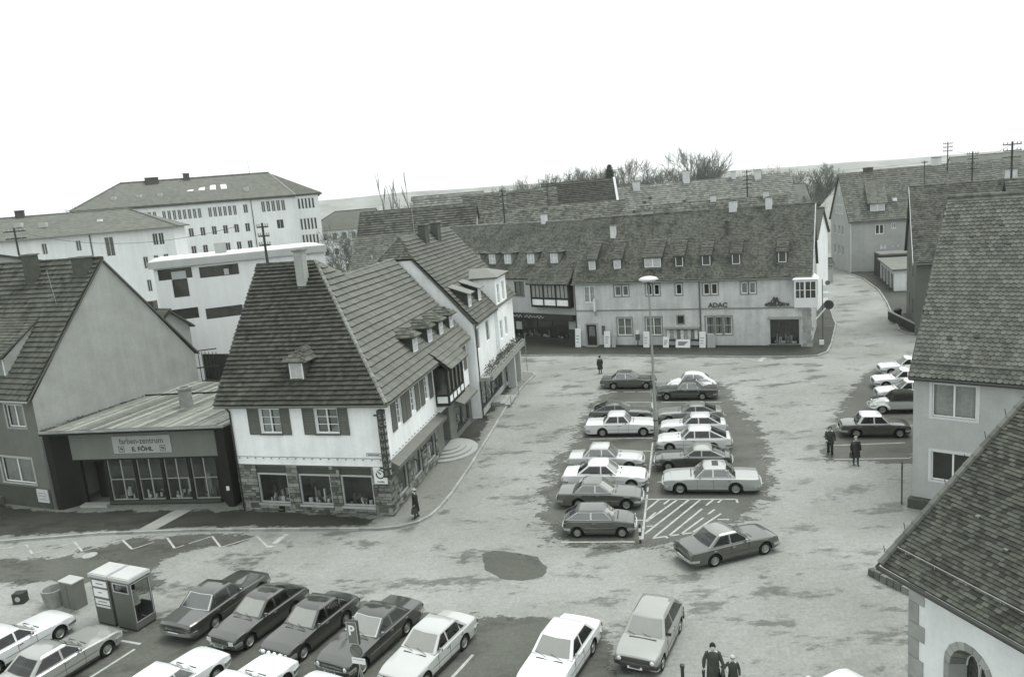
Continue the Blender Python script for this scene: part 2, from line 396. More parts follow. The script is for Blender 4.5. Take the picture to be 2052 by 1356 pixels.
PAINT = M('road_paint', .34, .7, .35, 3., bump=.2)
KERB = M('kerb_granite', .27, .8, .2, 2, bump=.3, rnd=.18)

def sheet(poly, z, name, mat, parent=None):
    mb = MB(); mb.quad(*[(x, y, z) for x, y in poly]); return mb.build(name, mat, parent, V((0, 0, 0)))
def ragged(poly, amp=.35, step=.35, seed=0, freq=.8):
    r = []
    for i in range(len(poly)):
        a, b = V(poly[i]).to_2d(), V(poly[(i + 1) % len(poly)]).to_2d(); n = max(1, int((b - a).length / step)); d = (b - a); nn = V((d.y, -d.x)).normalized()
        for k in range(n):
            p = a + d * k / n; s0 = V((p.x * freq + seed * 9.7, p.y * freq, seed)); q = (noise.noise(s0 * .6) + .45 * noise.noise(s0 * 1.7) + .16 * noise.noise(s0 * 4.3)) * amp
            r.append((p.x + nn.x * q, p.y + nn.y * q))
    return r
def soft_patch(poly, z, name, mat, margin=1.2, cell=.35):
    """sheet reaching past the outline; 'd' holds the signed distance to it, for the ragged rim"""
    P = [V((x, y)) for x, y in poly]; x0, x1 = min(p.x for p in P) - margin, max(p.x for p in P) + margin; y0, y1 = min(p.y for p in P) - margin, max(p.y for p in P) + margin
    nx, ny = int((x1 - x0) / cell) + 1, int((y1 - y0) / cell) + 1; D = {}
    for i in range(nx + 1):
        for j in range(ny + 1):
            x, y = x0 + i * cell, y0 + j * cell; ins = False; best = 9e9
            for a, b in zip(P, P[1:] + P[:1]):
                if (a.y > y) != (b.y > y) and x < (b.x - a.x) * (y - a.y) / (b.y - a.y) + a.x: ins = not ins
                ex, ey = b.x - a.x, b.y - a.y; t = max(0, min(1, ((x - a.x) * ex + (y - a.y) * ey) / (ex * ex + ey * ey + 1e-9))); best = min(best, math.hypot(x - a.x - ex * t, y - a.y - ey * t))
            D[i, j] = best if ins else -best
    idx = {}; vs2 = []; ds = []; fs = []
    for i in range(nx):
        for j in range(ny):
            q = [(i, j), (i + 1, j), (i + 1, j + 1), (i, j + 1)]
            if max(D[k] for k in q) < -margin: continue
            for k in q:
                if k not in idx: idx[k] = len(vs2); vs2.append((x0 + k[0] * cell, y0 + k[1] * cell, z)); ds.append(max(-1, min(1, D[k] / margin)))
            fs.append(tuple(idx[k] for k in q))
    me = bpy.data.meshes.new(name); me.from_pydata(vs2, [], fs); at_ = me.attributes.new('d', 'FLOAT', 'POINT'); at_.data.foreach_set('value', ds); me.materials.append(mat); me.update(); o = bpy.data.objects.new(name, me); COL.objects.link(o); return struct(o)
def fan_sheet(poly, z, name, mat, parent=None):
    bm = bmesh.new(); vs_ = [bm.verts.new((x, y, z)) for x, y in poly]; es = [bm.edges.new((vs_[i], vs_[(i + 1) % len(vs_)])) for i in range(len(vs_))]
    bmesh.ops.triangle_fill(bm, edges=es, use_beauty=True)
    for f in bm.faces:
        if f.normal.z < 0: f.normal_flip()
    bm.normal_update()
    for f in bm.faces:
        if f.normal.z < 0: f.normal_flip()
    me = bpy.data.meshes.new(name); bm.to_mesh(me); bm.free(); me.materials.append(mat); o = bpy.data.objects.new(name, me); COL.objects.link(o)
    if parent: o.parent = parent
    return o
ground = struct(sheet([(-3600, -240), (3600, -240), (3600, 3200), (-3600, 3200)], -.02, 'ground', M('field_ground', .2, .95, .2, .01)))
road = struct(sheet([(-70, -2), (75, -2), (95, 150), (-70, 150)], 0, 'road', A_ROAD))

wet = [(0.72, 37.22), (1.63, 34.16), (5.27, 33.3), (7.77, 33.3), (10.31, 35.24), (12.24, 37.33), (13.39, 39.91), (14.9, 44.53), (15.4, 48.36), (16.2, 55.73), (16.6, 60.8), (11.85, 61.6), (7.82, 61.6), (6.3, 58.5), (5.2, 55.06), (3.9, 49.47), (2.1, 45.09), (1.2, 41.12)]
lot = soft_patch(wet, .004, 'parking_surface', A_LOT, 2.0)
near = [(-16.6, 29.6), (-14.63, 31.6), (-9.31, 31.1), (-4.98, 29.3), (-2.47, 28.22), (0.8, 27.7), (2.3, 26.66), (2.6, 25.38), (2.0, 20), (-6.15, 18), (-14.48, 18), (-24, 20), (-25.5, 28.6), (-20.02, 29.4)]
lot2 = soft_patch(near, .004, 'parking_surface', A_LOT, .8)
rlot = [(18.0, 43.4), (19.6, 46.2), (23.0, 52.46), (28.57, 60.35), (34.13, 63.94), (36, 60), (29.9, 51.36), (23.6, 43.2), (21.6, 40.6), (17.6, 41.9)]
lot3 = soft_patch(rlot, .004, 'parking_surface', A_LOT, 1.2)
pt = [(-2.37, 33.87), (-2.04, 32.32), (-1.47, 31.3), (-0.38, 30.98), (0.5, 31.18), (0.73, 32.06), (0.38, 33.1), (-0.53, 33.68), (-1.71, 34.1)]
struct(fan_sheet(ragged(pt, .14, .08, 4, 1.6), .004, 'asphalt_patch', A_PATCH))
for i, (poly, a) in enumerate((([(-23.48, 38.4), (-21.36, 39.0), (-16.97, 38.9), (-14.4, 38.2), (-15.5, 37.5), (-17.9, 37.2), (-18.67, 35.82), (-17.6, 33.5), (-18.6, 32.6), (-20.5, 34.2), (-21.4, 36.2)], .3),
                               ([(-34, 38.4), (-27.41, 37.9), (-23.65, 37.3), (-21.2, 36.9), (-20.69, 34.41), (-25.74, 35.2), (-34, 35.6)], .3))):
    soft_patch(poly, .0052 + .0007 * i, 'damp_patch', A_LOT, 1.0 if i < 2 else .5)

# painted lines
def line(p, q, w_, parent, z=.0085, name='painted_line'):
    a, b = V((*p, z)), V((*q, z)); n = max(2, int((b - a).length / .22)); d = (b - a) / n; s = V((-d.y, d.x, 0)).normalized(); mb = MB()
    for i in range(n):
        if noise.noise(V((a.x + d.x * i, a.y + d.y * i, 3)) * 1.9) < -.42: continue        # worn away
        j0, j1 = [w_ / 2 * (1 + .25 * noise.noise(V((a.x + d.x * k, a.y + d.y * k, 9)) * 5)) for k in (i, i + 1)]
        mb.quad(a + d * i - s * j0, a + d * (i + 1) - s * j1, a + d * (i + 1) + s * j1, a + d * i + s * j0)
    return mb.build(name, PAINT, parent, V((0, 0, 0)))
for p, q in (((11.3, 62.6), (9.03, 49.82)), ((9.03, 49.82), (7.02, 41.18)), ((7.02, 41.18), (5.34, 33.98)), ((5.8, 38.76), (10.92, 37.63)), ((10.92, 37.63), (10.86, 37.2)), ((7.06, 38.45), (6.15, 37.25)), ((8.02, 38.27), (5.89, 35.86)), ((8.6, 38.14), (5.55, 34.51)),
             ((9.15, 37.99), (5.91, 34.06)), ((9.79, 37.85), (6.46, 33.89)), ((9.51, 36.61), (7.14, 34.07)), ((9.68, 36.06), (7.76, 34.21)), ((7.6, 38.33), (7.17, 37.79)), ((5.79, 35.33), (6.1, 35.32)), ((5.6, 33.96), (7.9, 34.23)),
             ((9.33, 35.43), (9.87, 35.32)), ((9.9, 37.4), (10.2, 37.75)), ((6.56, 36.87), (5.91, 35.99)), ((1.5, 34.4), (4.95, 33.78)), ((2.2, 36.9), (5.8, 36.05)), ((4.2, 47.1), (8.3, 46.0)), ((4.6, 49.46), (8.9, 48.5)), ((7.02, 41.01), (11.4, 39.9)), ((7.6, 43.63), (12, 42.5)),
             ((6.2, 52.2), (9.6, 51.4)), ((6.9, 58.0), (10.4, 56.9)), ((7.6, 61.0), (10.9, 60.0)), ((10.95, 56.7), (15.2, 55.4)), ((10.2, 53.2), (14.6, 52.2)), ((9.3, 50.3), (13.8, 49.2)), ((8.5, 46.5), (12.9, 45.4)), ((3.2, 44.6), (7.4, 43.7)), ((2.6, 41.9), (7, 40.9)), ((2.4, 39.4), (6.2, 38.6))):
    line(p, q, .11, lot)
for p, q in (((-3.6, 23.66), (-2.43, 25.79)), ((-17.6, 25.2), (-16.07, 28.15)), ((-17.25, 29.0), (-16.0, 28.5)), ((-14.6, 25.2), (-13.1, 27.9)), ((-.6, 23.6), (.6, 25.9))): line(p, q, .12, lot2)
line((18.5, 44.35), (22.9, 43.7), .1, lot3); line((20.4, 47.5), (25, 46.6), .1, lot3); line((17.9, 42.0), (21.9, 41.2), .1, lot3)
zl = [(-28.84, 39.4), (-27.38, 39.62), (-26.32, 38.39), (-24.63, 39.44), (-23.54, 38.15), (-21.94, 39.22), (-20.76, 37.86), (-19.39, 38.97), (-18.39, 37.53), (-16.85, 38.66), (-15.86, 37.16), (-14.29, 38.15), (-13.22, 36.61)]
for i in range(len(zl) - 1): line(zl[i], zl[i + 1], .11 if i % 2 else .07, road, .0105, 'zigzag_line')
line((-13.22, 36.61), (-12.7, 38.1), .3, road, .0125, 'zigzag_line')
a0, a1 = V((0.6, 78.2)), V((22.0, 67.6)); dv = (a1 - a0) / 14; nv = V((-dv.y, dv.x)).normalized()
for i in range(14):
    p, q = a0 + dv * i + nv * (.9 if i % 2 else -.4), a0 + dv * (i + 1) + nv * (-.4 if i % 2 else .9); line(p, q, .13, road, .0105, 'zigzag_line')
line((21.9, 67.0), (22.9, 68.5), .4, road, .0125, 'zigzag_line')

# pavements with kerb stones
def pavement(name, kerb, back, mat, light=None, z=.12):
    mb = MB(); poly = [V((x, y, z)) for x, y in kerb + back]
    o = fan_sheet([(p.x, p.y) for p in poly], z, name, mat); struct(o)
    pts = [V((x, y, 0)) for x, y in kerb]; seg = []
    for i in range(len(pts) - 1):
        d = pts[i + 1] - pts[i]; n = max(1, round(d.length / 1.0))
        for k in range(n): seg.append((pts[i] + d * k / n, pts[i] + d * (k + 1) / n))
    for a, b in seg:
        d = (b - a).normalized(); s = V((d.y, -d.x, 0)); e = d * .008; h = z + .006 + random.random() * .012
        q = MB(); q.hexa([a + e, b - e, b - e - s * .16, a + e - s * .16], [p + V((0, 0, h)) for p in (a + e - s * .012, b - e - s * .012, b - e - s * .16, a + e - s * .16)]); q.build('kerb_stone', KERB, o, V((0, 0, 0)))
    q = MB()
    for a, b in seg: d = (b - a).normalized(); s = V((d.y, -d.x, 0)); q.quad(a + s * .02, a - s * .01, a - s * .01 + V((0, 0, z - .01)), b - s * .01 + V((0, 0, z - .01)), b - s * .01)
    return o
kerbL = [(-60, 41.2), (-29.2, 40.19), (-23.62, 40.11), (-17.81, 39.41), (-12.09, 38.33), (-7.72, 37.52), (-6.68, 37.56), (-5.69, 37.97), (-5.09, 38.68), (-4.64, 39.78), (-4.07, 41.81), (-3.08, 46.59), (-2.02, 52.32), (-0.7, 59.55), (0.68, 65.13), (1.91, 69.03), (1.75, 70.0), (0.84, 70.6), (-1.5, 71.6)]
pavL = pavement('pavement', kerbL, [(-12, 73), (-14, 60), (-16, 46), (-60, 56)], A_PAVE2)
kerbF = [(-6, 80.6), (-0.48, 78.4), (3.62, 77.08), (8.53, 75.0), (15.32, 71.75), (21.49, 68.8), (25.47, 67.2), (27.23, 67.01), (28.63, 68.2), (30.31, 71.28), (34.74, 80.52), (35.7, 83.37), (38.9, 92.02), (46.91, 115.66), (53.22, 130.53)]
pavF = pavement('pavement', kerbF, [(45, 135), (20, 95), (-6, 98)], A_PAVE)
kerbR = [(57.4, 136.38), (53.32, 119.29), (52.06, 111.55), (48.89, 100.49), (45.42, 91.48), (40.83, 80.6), (38.48, 74.95), (38.37, 73.3), (39.26, 71.4), (44, 69)]
pavR = pavement('pavement', kerbR, [(60, 70), (95, 90), (95, 140)], A_PAVE)
# damp half of the left pavement, lighter cut across it
for poly, m_, zz, am in (([(-40, 41.6), (-23.6, 40.5), (-17.8, 39.8), (-12, 38.7), (-8.6, 38.1), (-8.2, 38.8), (-10.5, 39.8), (-16.2, 41.6), (-28.6, 44), (-40, 49)], A_PAVE, .124, .25),
                     ([(-4.9, 50.2), (-3.3, 50.0), (-2.6, 53.6), (-2.3, 57.0), (-1.2, 62.0), (-.2, 66.4), (.3, 68.9), (-1.6, 66), (-3.2, 56)], A_PAVE, .124, .3)):
    soft_patch(poly, zz, 'damp_patch', A_PAVEW, .7)
struct(fan_sheet([(-20.5, 42.6), (-19.4, 42.4), (-20.4, 39.95), (-21.5, 40.1)], .128, 'paving_strip', M('concrete_strip', .24, .9, .2, 2)))
mb = MB().lathe([(0, .0135), (.34, .0135), (.36, .008)], (-22.83, 37.57, 0)); tag(mb.build('manhole_cover', M('cast_iron_light', .3, .6, .3, 5)), 'round pale manhole cover in the dark road before the phone booths', 'manhole cover')
# ================================================================== shared building materials
WHITE = M('white_render', .8, .9, .1, .9, bump=.3, bscale=40, streak=.2)
GREYR = M('grey_roughcast', .31, .95, .16, .8, bump=.7, bscale=60, streak=.16)
CREAM = M('pale_render', .44, .92, .1, .6, bump=.3, bscale=40, streak=.12)
ADACR = M('stained_grey_render', .5, .92, .24, .6, bump=.4, bscale=40, streak=.3)
DARKR = M('dark_render', .045, .85, .2, 1, bump=.3)
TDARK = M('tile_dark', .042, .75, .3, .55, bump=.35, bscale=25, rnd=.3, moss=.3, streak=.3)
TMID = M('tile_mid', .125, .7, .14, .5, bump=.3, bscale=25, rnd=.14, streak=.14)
TOLD = M('tile_old', .07, .85, .35, .4, bump=.4, bscale=20, rnd=.32, moss=.35, streak=.25)
TBEAV = M('tile_beaver', .085, .75, .25, .7, bump=.35, bscale=25, rnd=.26, moss=.3, streak=.2)
TCHAP = M('tile_chapel', .047, .8, .4, 1.1, bump=.5, bscale=14, rnd=.5, moss=.4, streak=.25)
TFAR = M('tile_far', .115, .85, .25, .35, rnd=.3, wave=1.1, bump=.4, bscale=6)
TFARD = M('tile_far_dark', .075, .85, .2, .35, rnd=.3, wave=1.1, bump=.4, bscale=6)
UNDER = M('roof_underside', .05, .9)
TIMBER = M('dark_timber', .03, .7, .25, 3, bump=.3)
SHUT = M('grey_green_shutter', .10, .6, .15, 4)
WINW = M('white_window_paint', .72, .5, .06)
CHIMC = M('chimney_render', .34, .9, .18, 1.5, bump=.3)
CHIMD = M('chimney_brick_dark', .08, .9, .3, 3, bump=.5)
ZINC = M('zinc_sheet', .16, .5, .2, 2, metal=.3)
IRON = M('black_iron', .025, .5, .1)
STONE = M('rubble_stone', .17, .85, .35, 2.5, bump=.7, bscale=14, rnd=.6)
MORTAR = M('mortar', .1, .95, .2, 3)
SANDST = M('sandstone', .34, .85, .2, 2, bump=.4, rnd=.2)
BLACK = M('black_void', .012, .8)

def dormer(parent, fc, x0, x1, zb, zt, yf, m, roof='hip', rise=.45, cheek=None, tmat=None, fmat=None, cols=2, rows=2, curtain=.5, tiles=True, over=.18, win_w=None, ind=0, back=None, wtop=.06, side_over=None):
    """roof dormer on a slope of gradient m; face stands yf behind the wall plane"""
    cheek = cheek or TFARD; tmat = tmat or TDARK; fmat = fmat or WINW
    so = over if side_over is None else side_over
    yt = yf + (zt - zb) / m; P = lambda x, y, z: fc.p(x, z, -y)
    mb = MB()
    mb.quad(P(x0, yf, zb), P(x1, yf, zb), P(x1, yf, zt), P(x0, yf, zt))
    mb.quad(P(x0, yf, zb - .05), P(x0, yf, zt), P(x0, yt + .05, zt)); mb.quad(P(x1, yf, zb - .05), P(x1, yt + .05, zt), P(x1, yf, zt))
    d = mb.build('dormer', cheek, parent)
    # window
    wx0, wx1 = (x0 + .09, x1 - .09) if win_w is None else ((x0 + x1 - win_w) / 2, (x0 + x1 + win_w) / 2)
    wz0, wz1 = zb + .08, zt - wtop; q = MB(); dd = -yf
    t = .06
    for b in ((wx0, wz0, wx0 + t, wz1), (wx1 - t, wz0, wx1, wz1), (wx0 + t, wz1 - t, wx1 - t, wz1), (wx0 + t, wz0, wx1 - t, wz0 + t)): fc.box(q, *b, dd - .01, dd + .05)
    for i in range(1, cols): xx = wx0 + (wx1 - wx0) * i / cols; fc.box(q, xx - t * .6, wz0 + t, xx + t * .6, wz1 - t, dd - .01, dd + .047)
    for j in range(1, rows): zz = wz0 + (wz1 - wz0) * j / rows; fc.box(q, wx0 + t, zz - .018, wx1 - t, zz + .018, dd - .01, dd + .042)
    q.build('window_frame', fmat, d)
    W_ = (wx1 - wx0) / cols
    for i in range(cols):
        MB().quad(fc.p(wx0 + W_ * i + t * .6, wz0 + t, dd + .02), fc.p(wx0 + W_ * (i + 1) - t * .6, wz0 + t, dd + .02), fc.p(wx0 + W_ * (i + 1) - t * .6, wz1 - t, dd + .02), fc.p(wx0 + W_ * i + t * .6, wz1 - t, dd + .02)).build('pane', M('curtained_glass_%.2f' % curtain, curtain, .15, .25, 5, spec=.6), d)
    q = MB(); fc.box(q, x0 - .05, zb - .08, x1 + .05, zb + .0, dd - .02, dd + .09); q.build('sill', ZINC, d)
    xa, xb, yo = x0 - so, x1 + so, yf - over; ze = zt - .02
    hit = lambda z: yf + (z - zb) / m
    if roof == 'hip':
        zr = ze + rise; xm = (x0 + x1) / 2; yr = hit(zr); yh = yo + (xb - xa) / 2 * .9; ye = hit(ze) + .05
        yh = min(yh, yr - .05)
        pl = [[P(xa, yo, ze), P(xb, yo, ze), P(xm, yh, zr)], [P(xb, yo, ze), P(xb, ye, ze), P(xm, yr, zr), P(xm, yh, zr)], [P(xa, ye, ze), P(xa, yo, ze), P(xm, yh, zr), P(xm, yr, zr)]]
    elif roof == 'gable':
        zr = ze + rise; xm = (x0 + x1) / 2; yr = hit(zr); ye = hit(ze) + .05
        pl = [[P(xb, yo, ze), P(xb, ye, ze), P(xm, yr, zr), P(xm, yo, zr)], [P(xa, ye, ze), P(xa, yo, ze), P(xm, yo, zr), P(xm, yr, zr)]]
        MB().quad(P(x0, yf - .002, zt), P(x1, yf - .002, zt), P(xm, yf - .002, zr - .05)).build('gable_board', cheek, d)
    else:               # shed: back = depth at which it runs into the roof
        zk = zb + (back - yf) * m
        pl = [[P(xa, yo, ze), P(xb, yo, ze), P(xb, back, zk + .03), P(xa, back, zk + .03)]]
        MB().quad(P(x0, yf, zt - .01), P(x0, yt, zt - .01), P(x0, back, zk)).build('cheek', cheek, d); MB().quad(P(x1, yf, zt - .01), P(x1, back, zk), P(x1, yt, zt - .01)).build('cheek', cheek, d)
    for poly in pl:
        e = (poly[1] - poly[0]).normalized(); nn = e.cross(poly[-1] - poly[0]).normalized(); nn = -nn if nn.z < 0 else nn; s = nn.cross(e)
        mb = MB(); mb.prism([p - nn * .07 for p in poly], nn * .066); mb.build('dormer_roof', tmat, d)
        if tiles:
            P2 = [((p - poly[0]).dot(e), (p - poly[0]).dot(s)) for p in poly]; tm = max(v[1] for v in P2); ch = .26; n = max(1, int(tm / ch)); q = MB()
            for r in range(n):
                y = r * tm / n; ym = y + tm / n * .5; xs = []
                for i in range(len(P2)):
                    (a, b), (c, f_) = P2[i], P2[(i + 1) % len(P2)]
                    if (b <= ym) != (f_ <= ym): xs.append(a + (c - a) * (ym - b) / (f_ - b))
                if len(xs) < 2: continue
                a, b = min(xs), max(xs); k = max(1, int((b - a) / .24))
                for i in range(k):
                    u0, u1 = a + (b - a) * i / k + .004, a + (b - a) * (i + 1) / k - .004; o = poly[0]; z_ = random.random() * .01
                    q.hexa([o + e * u0 + s * y, o + e * u1 + s * y, o + e * u1 + s * (y + tm / n * 1.15), o + e * u0 + s * (y + tm / n * 1.15)],
                           [o + e * u0 + s * y + nn * (.05 + z_), o + e * u1 + s * y + nn * (.05 + z_), o + e * u1 + s * (y + tm / n * 1.15) + nn * .012, o + e * u0 + s * (y + tm / n * 1.15) + nn * .012])
            stuff(q.build('tiles', tmat, d))
    return d

def stones(fc, parent, regions, holes, n_ind, counter, hs=(.11, .24), ls=(.22, .62), mat=None, proud=.05):
    rng = random.Random(5); big = MB(); mat = mat or STONE
    for (rx0, rz0, rx1, rz1) in regions:
        z = rz0
        while z < rz1 - .04:
            h = min(rng.uniform(*hs), rz1 - z); h = rz1 - z if rz1 - z - h < .07 else h; x = rx0
            while x < rx1 - .03:
                l = min(rng.uniform(*ls), rx1 - x); l = rx1 - x if rx1 - x - l < .12 else l
                a, b, c, e = x + .008, z + .008, x + l - .008, z + h - .008
                cut = False
                for hh in holes:
                    if a < hh[2] and c > hh[0] and b < hh[3] and e > hh[1]: cut = True
                if not cut:
                    d = rng.uniform(.012, proud); j = [rng.uniform(-.012, .012) for _ in range(8)]
                    mb = MB() if counter[0] < n_ind else big
                    mb.hexa([fc.p(a, b, -.02), fc.p(c, b, -.02), fc.p(c, e, -.02), fc.p(a, e, -.02)], [fc.p(a + .01 + j[0], b + .01 + j[1], d), fc.p(c - .01 + j[2], b + .01 + j[3], d), fc.p(c - .01 + j[4], e - .01 + j[5], d), fc.p(a + .01 + j[6], e - .01 + j[7], d)])
                    if mb is not big: mb.build('stone', mat, parent); counter[0] += 1
                x += l
            z += h
    if big.v: stuff(big.build('stones', mat, parent))
def spans(x0, x1, holes, z0, z1):
    """regions of a wall band around full-height openings"""
    xs = [x0]; 
    for h in sorted(holes): xs += [h[0], h[2]]
    xs.append(x1); return [(xs[i], z0, xs[i + 1], z1) for i in range(0, len(xs), 2)]
def shop_goods(fc, x0, z0, x1, depth, label, n=26, seed=0, zmax=1.2, bright=.5):
    """things laid out behind a shop window"""
    rng = random.Random(seed); mb = MB(); ms = [M('goods_light', .6, .6), M('goods_mid', .25, .6), M('goods_dark', .06, .6)]
    for i in range(n):
        x = rng.uniform(x0 + .08, x1 - .25); d = -rng.uniform(.25, depth - .1); h = rng.uniform(.06, .3) * (1 if rng.random() < .8 else zmax * 2.2); ww = rng.uniform(.08, .26)
        mb.cur = 0 if rng.random() < bright else rng.choice((1, 2)); z = z0 + .02
        if rng.random() < .35: mb.lathe([(0, z), (ww * .4, z), (ww * .45, z + h * .5), (ww * .2, z + h), (0, z + h)], fc.p(x, 0, d), k=8)
        else: fc.box(mb, x, z, x + ww, z + h, d - .1, d)
    o = mb.build('shop_display', ms); stuff(o); o['label'] = label; o['category'] = 'shop display'; return o
def shop_window(fc, parent, x0, z0, x1, z1, d=0, fmat=None, cols=1, rows=1, depth=1.1, fw=.09, lit=.1):
    """big pane with a display box behind it"""
    fmat = fmat or WINW; mb = MB(); a, b = d - .16, d - .08
    for q in ((x0, z0, x0 + fw, z1), (x1 - fw, z0, x1, z1), (x0 + fw, z1 - fw, x1 - fw, z1), (x0 + fw, z0, x1 - fw, z0 + fw)): fc.box(mb, *q, a, b)
    W_ = (x1 - x0 - 2 * fw) / cols
    for i in range(1, cols): fc.box(mb, x0 + fw + W_ * i - .03, z0 + fw, x0 + fw + W_ * i + .03, z1 - fw, a, b - .004)
    for j in range(1, rows): zz = z0 + (z1 - z0) * j / rows; fc.box(mb, x0 + fw, zz - .02, x1 - fw, zz + .02, a, b - .006)
    f = mb.build('shop_window', fmat, parent)
    for i in range(cols):
        xa, xb = x0 + fw + W_ * i, x0 + fw + W_ * (i + 1); MB().quad(fc.p(xa, z0 + fw, a + .03), fc.p(xb, z0 + fw, a + .03), fc.p(xb, z1 - fw, a + .03), fc.p(xa, z1 - fw, a + .03)).build('pane', glass('shop_glass', tint=.8), f)
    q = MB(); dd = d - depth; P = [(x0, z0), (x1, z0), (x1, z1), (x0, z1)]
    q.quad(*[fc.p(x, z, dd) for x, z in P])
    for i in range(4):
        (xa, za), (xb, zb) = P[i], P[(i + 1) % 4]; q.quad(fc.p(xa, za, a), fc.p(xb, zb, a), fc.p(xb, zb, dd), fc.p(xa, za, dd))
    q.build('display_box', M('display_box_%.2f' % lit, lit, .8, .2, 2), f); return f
def shutter(fc, parent, x0, z0, x1, z1, mat=None, d=.0):
    mat = mat or SHUT; mb = MB(); t = .06
    for q in ((x0, z0, x0 + t, z1), (x1 - t, z0, x1, z1), (x0 + t, z0, x1 - t, z0 + t), (x0 + t, z1 - t, x1 - t, z1), (x0 + t, (z0 + z1) / 2 - t / 2, x1 - t, (z0 + z1) / 2 + t / 2)): fc.box(mb, *q, d + .01, d + .055)
    s = mb.build('shutter', mat, parent); n = int((z1 - z0) / .1); q = MB()
    for i in range(n):
        z = z0 + t + (z1 - z0 - 2 * t) * i / n; q.hexa([fc.p(x0 + t, z, d + .048), fc.p(x1 - t, z, d + .048), fc.p(x1 - t, z + .01, d + .015), fc.p(x0 + t, z + .01, d + .015)], [fc.p(x0 + t, z + .02, d + .048), fc.p(x1 - t, z + .02, d + .048), fc.p(x1 - t, z + .085, d + .015), fc.p(x0 + t, z + .085, d + .015)])
    stuff(q.build('slats', mat, s)); return s
def downpipe(fc, parent, x, z0, z1, d=.08, mat=None, gut=.45):
    mb = MB(); mb.tube([fc.p(x - .25, z1 + .15, gut), fc.p(x - .1, z1 - .1, d + .1), fc.p(x, z1 - .35, d), fc.p(x, z0, d)], .05, 8); return mb.build('downpipe', mat or IRON, parent)
def gutter(a, b, parent, mat=None, r=.075):
    mb = MB(); mb.cyl(a, b, r, r, 8); return mb.build('gutter', mat or ZINC, parent)
def pole(fc_p, h, label, arms=4, aw=1.1, r=.09, rz=0., name='utility_pole', iso=True, top=None):
    """roof-top wire pole with cross arms and insulators"""
    P = V(fc_p); o = root(name, P, label, 'utility pole', 'wire poles over the roofs')
    MB().cyl(P - V((0, 0, .6)), P + V((0, 0, h)), r, r * .75, 8).build('pole', IRON, o)
    c = V((math.cos(rz), math.sin(rz), 0))
    for i in range(arms):
        z = h - .25 - i * .55; a = MB().cyl(P + V((0, 0, z)) - c * aw / 2 * (1 - .1 * (i % 2)), P + V((0, 0, z)) + c * aw / 2, .05, .05, 6).build('cross_arm', IRON, o)
        if iso:
            for s in (-.46, -.26, .26, .46): MB().cyl(P + V((0, 0, z)) + c * aw * s, P + V((0, 0, z + .2)) + c * aw * s, .055, .04, 6).build('insulator', M('porcelain', .3, .3), a)
    return o

# ================================================================== corner house with hipped roof (shoe shop)
h1 = root('corner_house', (-7.14, 38.97, .1), 'white corner house with hipped tiled roof and rubble stone shop front', 'house')
F1 = Fac((-16.15, 41.74), (-7.14, 38.97)); S1 = Fac((-7.14, 38.97), (-3.45, 55.95))
fh = [(1.22, .6, 3.17, 2.78), (3.86, .6, 5.85, 2.78), (6.47, .6, 8.40, 2.78)]
up_h = [(1.99, 4.72, 3.25, 6.12), (5.45, 4.74, 6.8, 6.14)]
wall(F1, h1, WHITE, 2.9, 6.35, up_h)
wall(F1, h1, MORTAR, 0, 2.9, fh, name='stone_wall', d=-.03)
cnt = [0]
stones(F1, h1, [(0, 0, F1.L, .58)] + spans(0, F1.L, fh, .58, 2.88), fh, 170, cnt)
for i, h in enumerate(fh):
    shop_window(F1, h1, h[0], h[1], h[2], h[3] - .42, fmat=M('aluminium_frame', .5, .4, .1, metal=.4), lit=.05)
    q = MB(); F1.box(q, h[0], h[3] - .42, h[2], h[3], -.35, -.12); q.build('blind_box', M('brown_blind', .05, .6), h1)
    q = MB(); F1.box(q, h[0] - .05, h[1] - .1, h[2] + .05, h[1], -.1, .09); q.build('sill', SANDST, h1)
    shop_goods(F1, h[0] + .1, h[1], h[2] - .1, 1.0, ['shoes and dark goods behind the left stone-framed shop window', 'shoes and a white card in the middle stone-framed shop window', 'shoes behind the stone-framed shop window next to the corner'][i], 26, i, bright=.3)
q = MB(); F1.box(q, 2.1, .12, 2.75, .5, -.2, .03); q.build('cellar_window', BLACK, h1)
for i, h in enumerate(up_h):
    window(F1, h1, *h, cols=2, rows=3, curtain=.5 if i == 0 else .3, seed=i * 2)
    q = MB(); F1.box(q, h[0] - .1, h[1] - .09, h[2] + .1, h[1] - .003, -.05, .1); q.build('sill', SHUT, h1)
    shutter(F1, h1, h[0] - .76, h[1] - .08, h[0] - .04, h[3] + .02); shutter(F1, h1, h[2] + .04, h[1] - .08, h[2] + .64, h[3] + .02)
q = MB()
for i in range(18): c = F1.p(.3 + i * .515, 3.28, .05); q.lathe([(0, -.04), (.045, -.02), (.045, .03), (0, .05)], c, k=6)
stuff(q.build('light_bulbs', M('bulb', .3, .3), h1))
MB().cyl(F1.p(.1, 3.36, .03), F1.p(9.3, 3.36, .03), .012, .012, 5).build('light_cable', IRON, h1)
downpipe(F1, h1, .12, 0, 6.3)
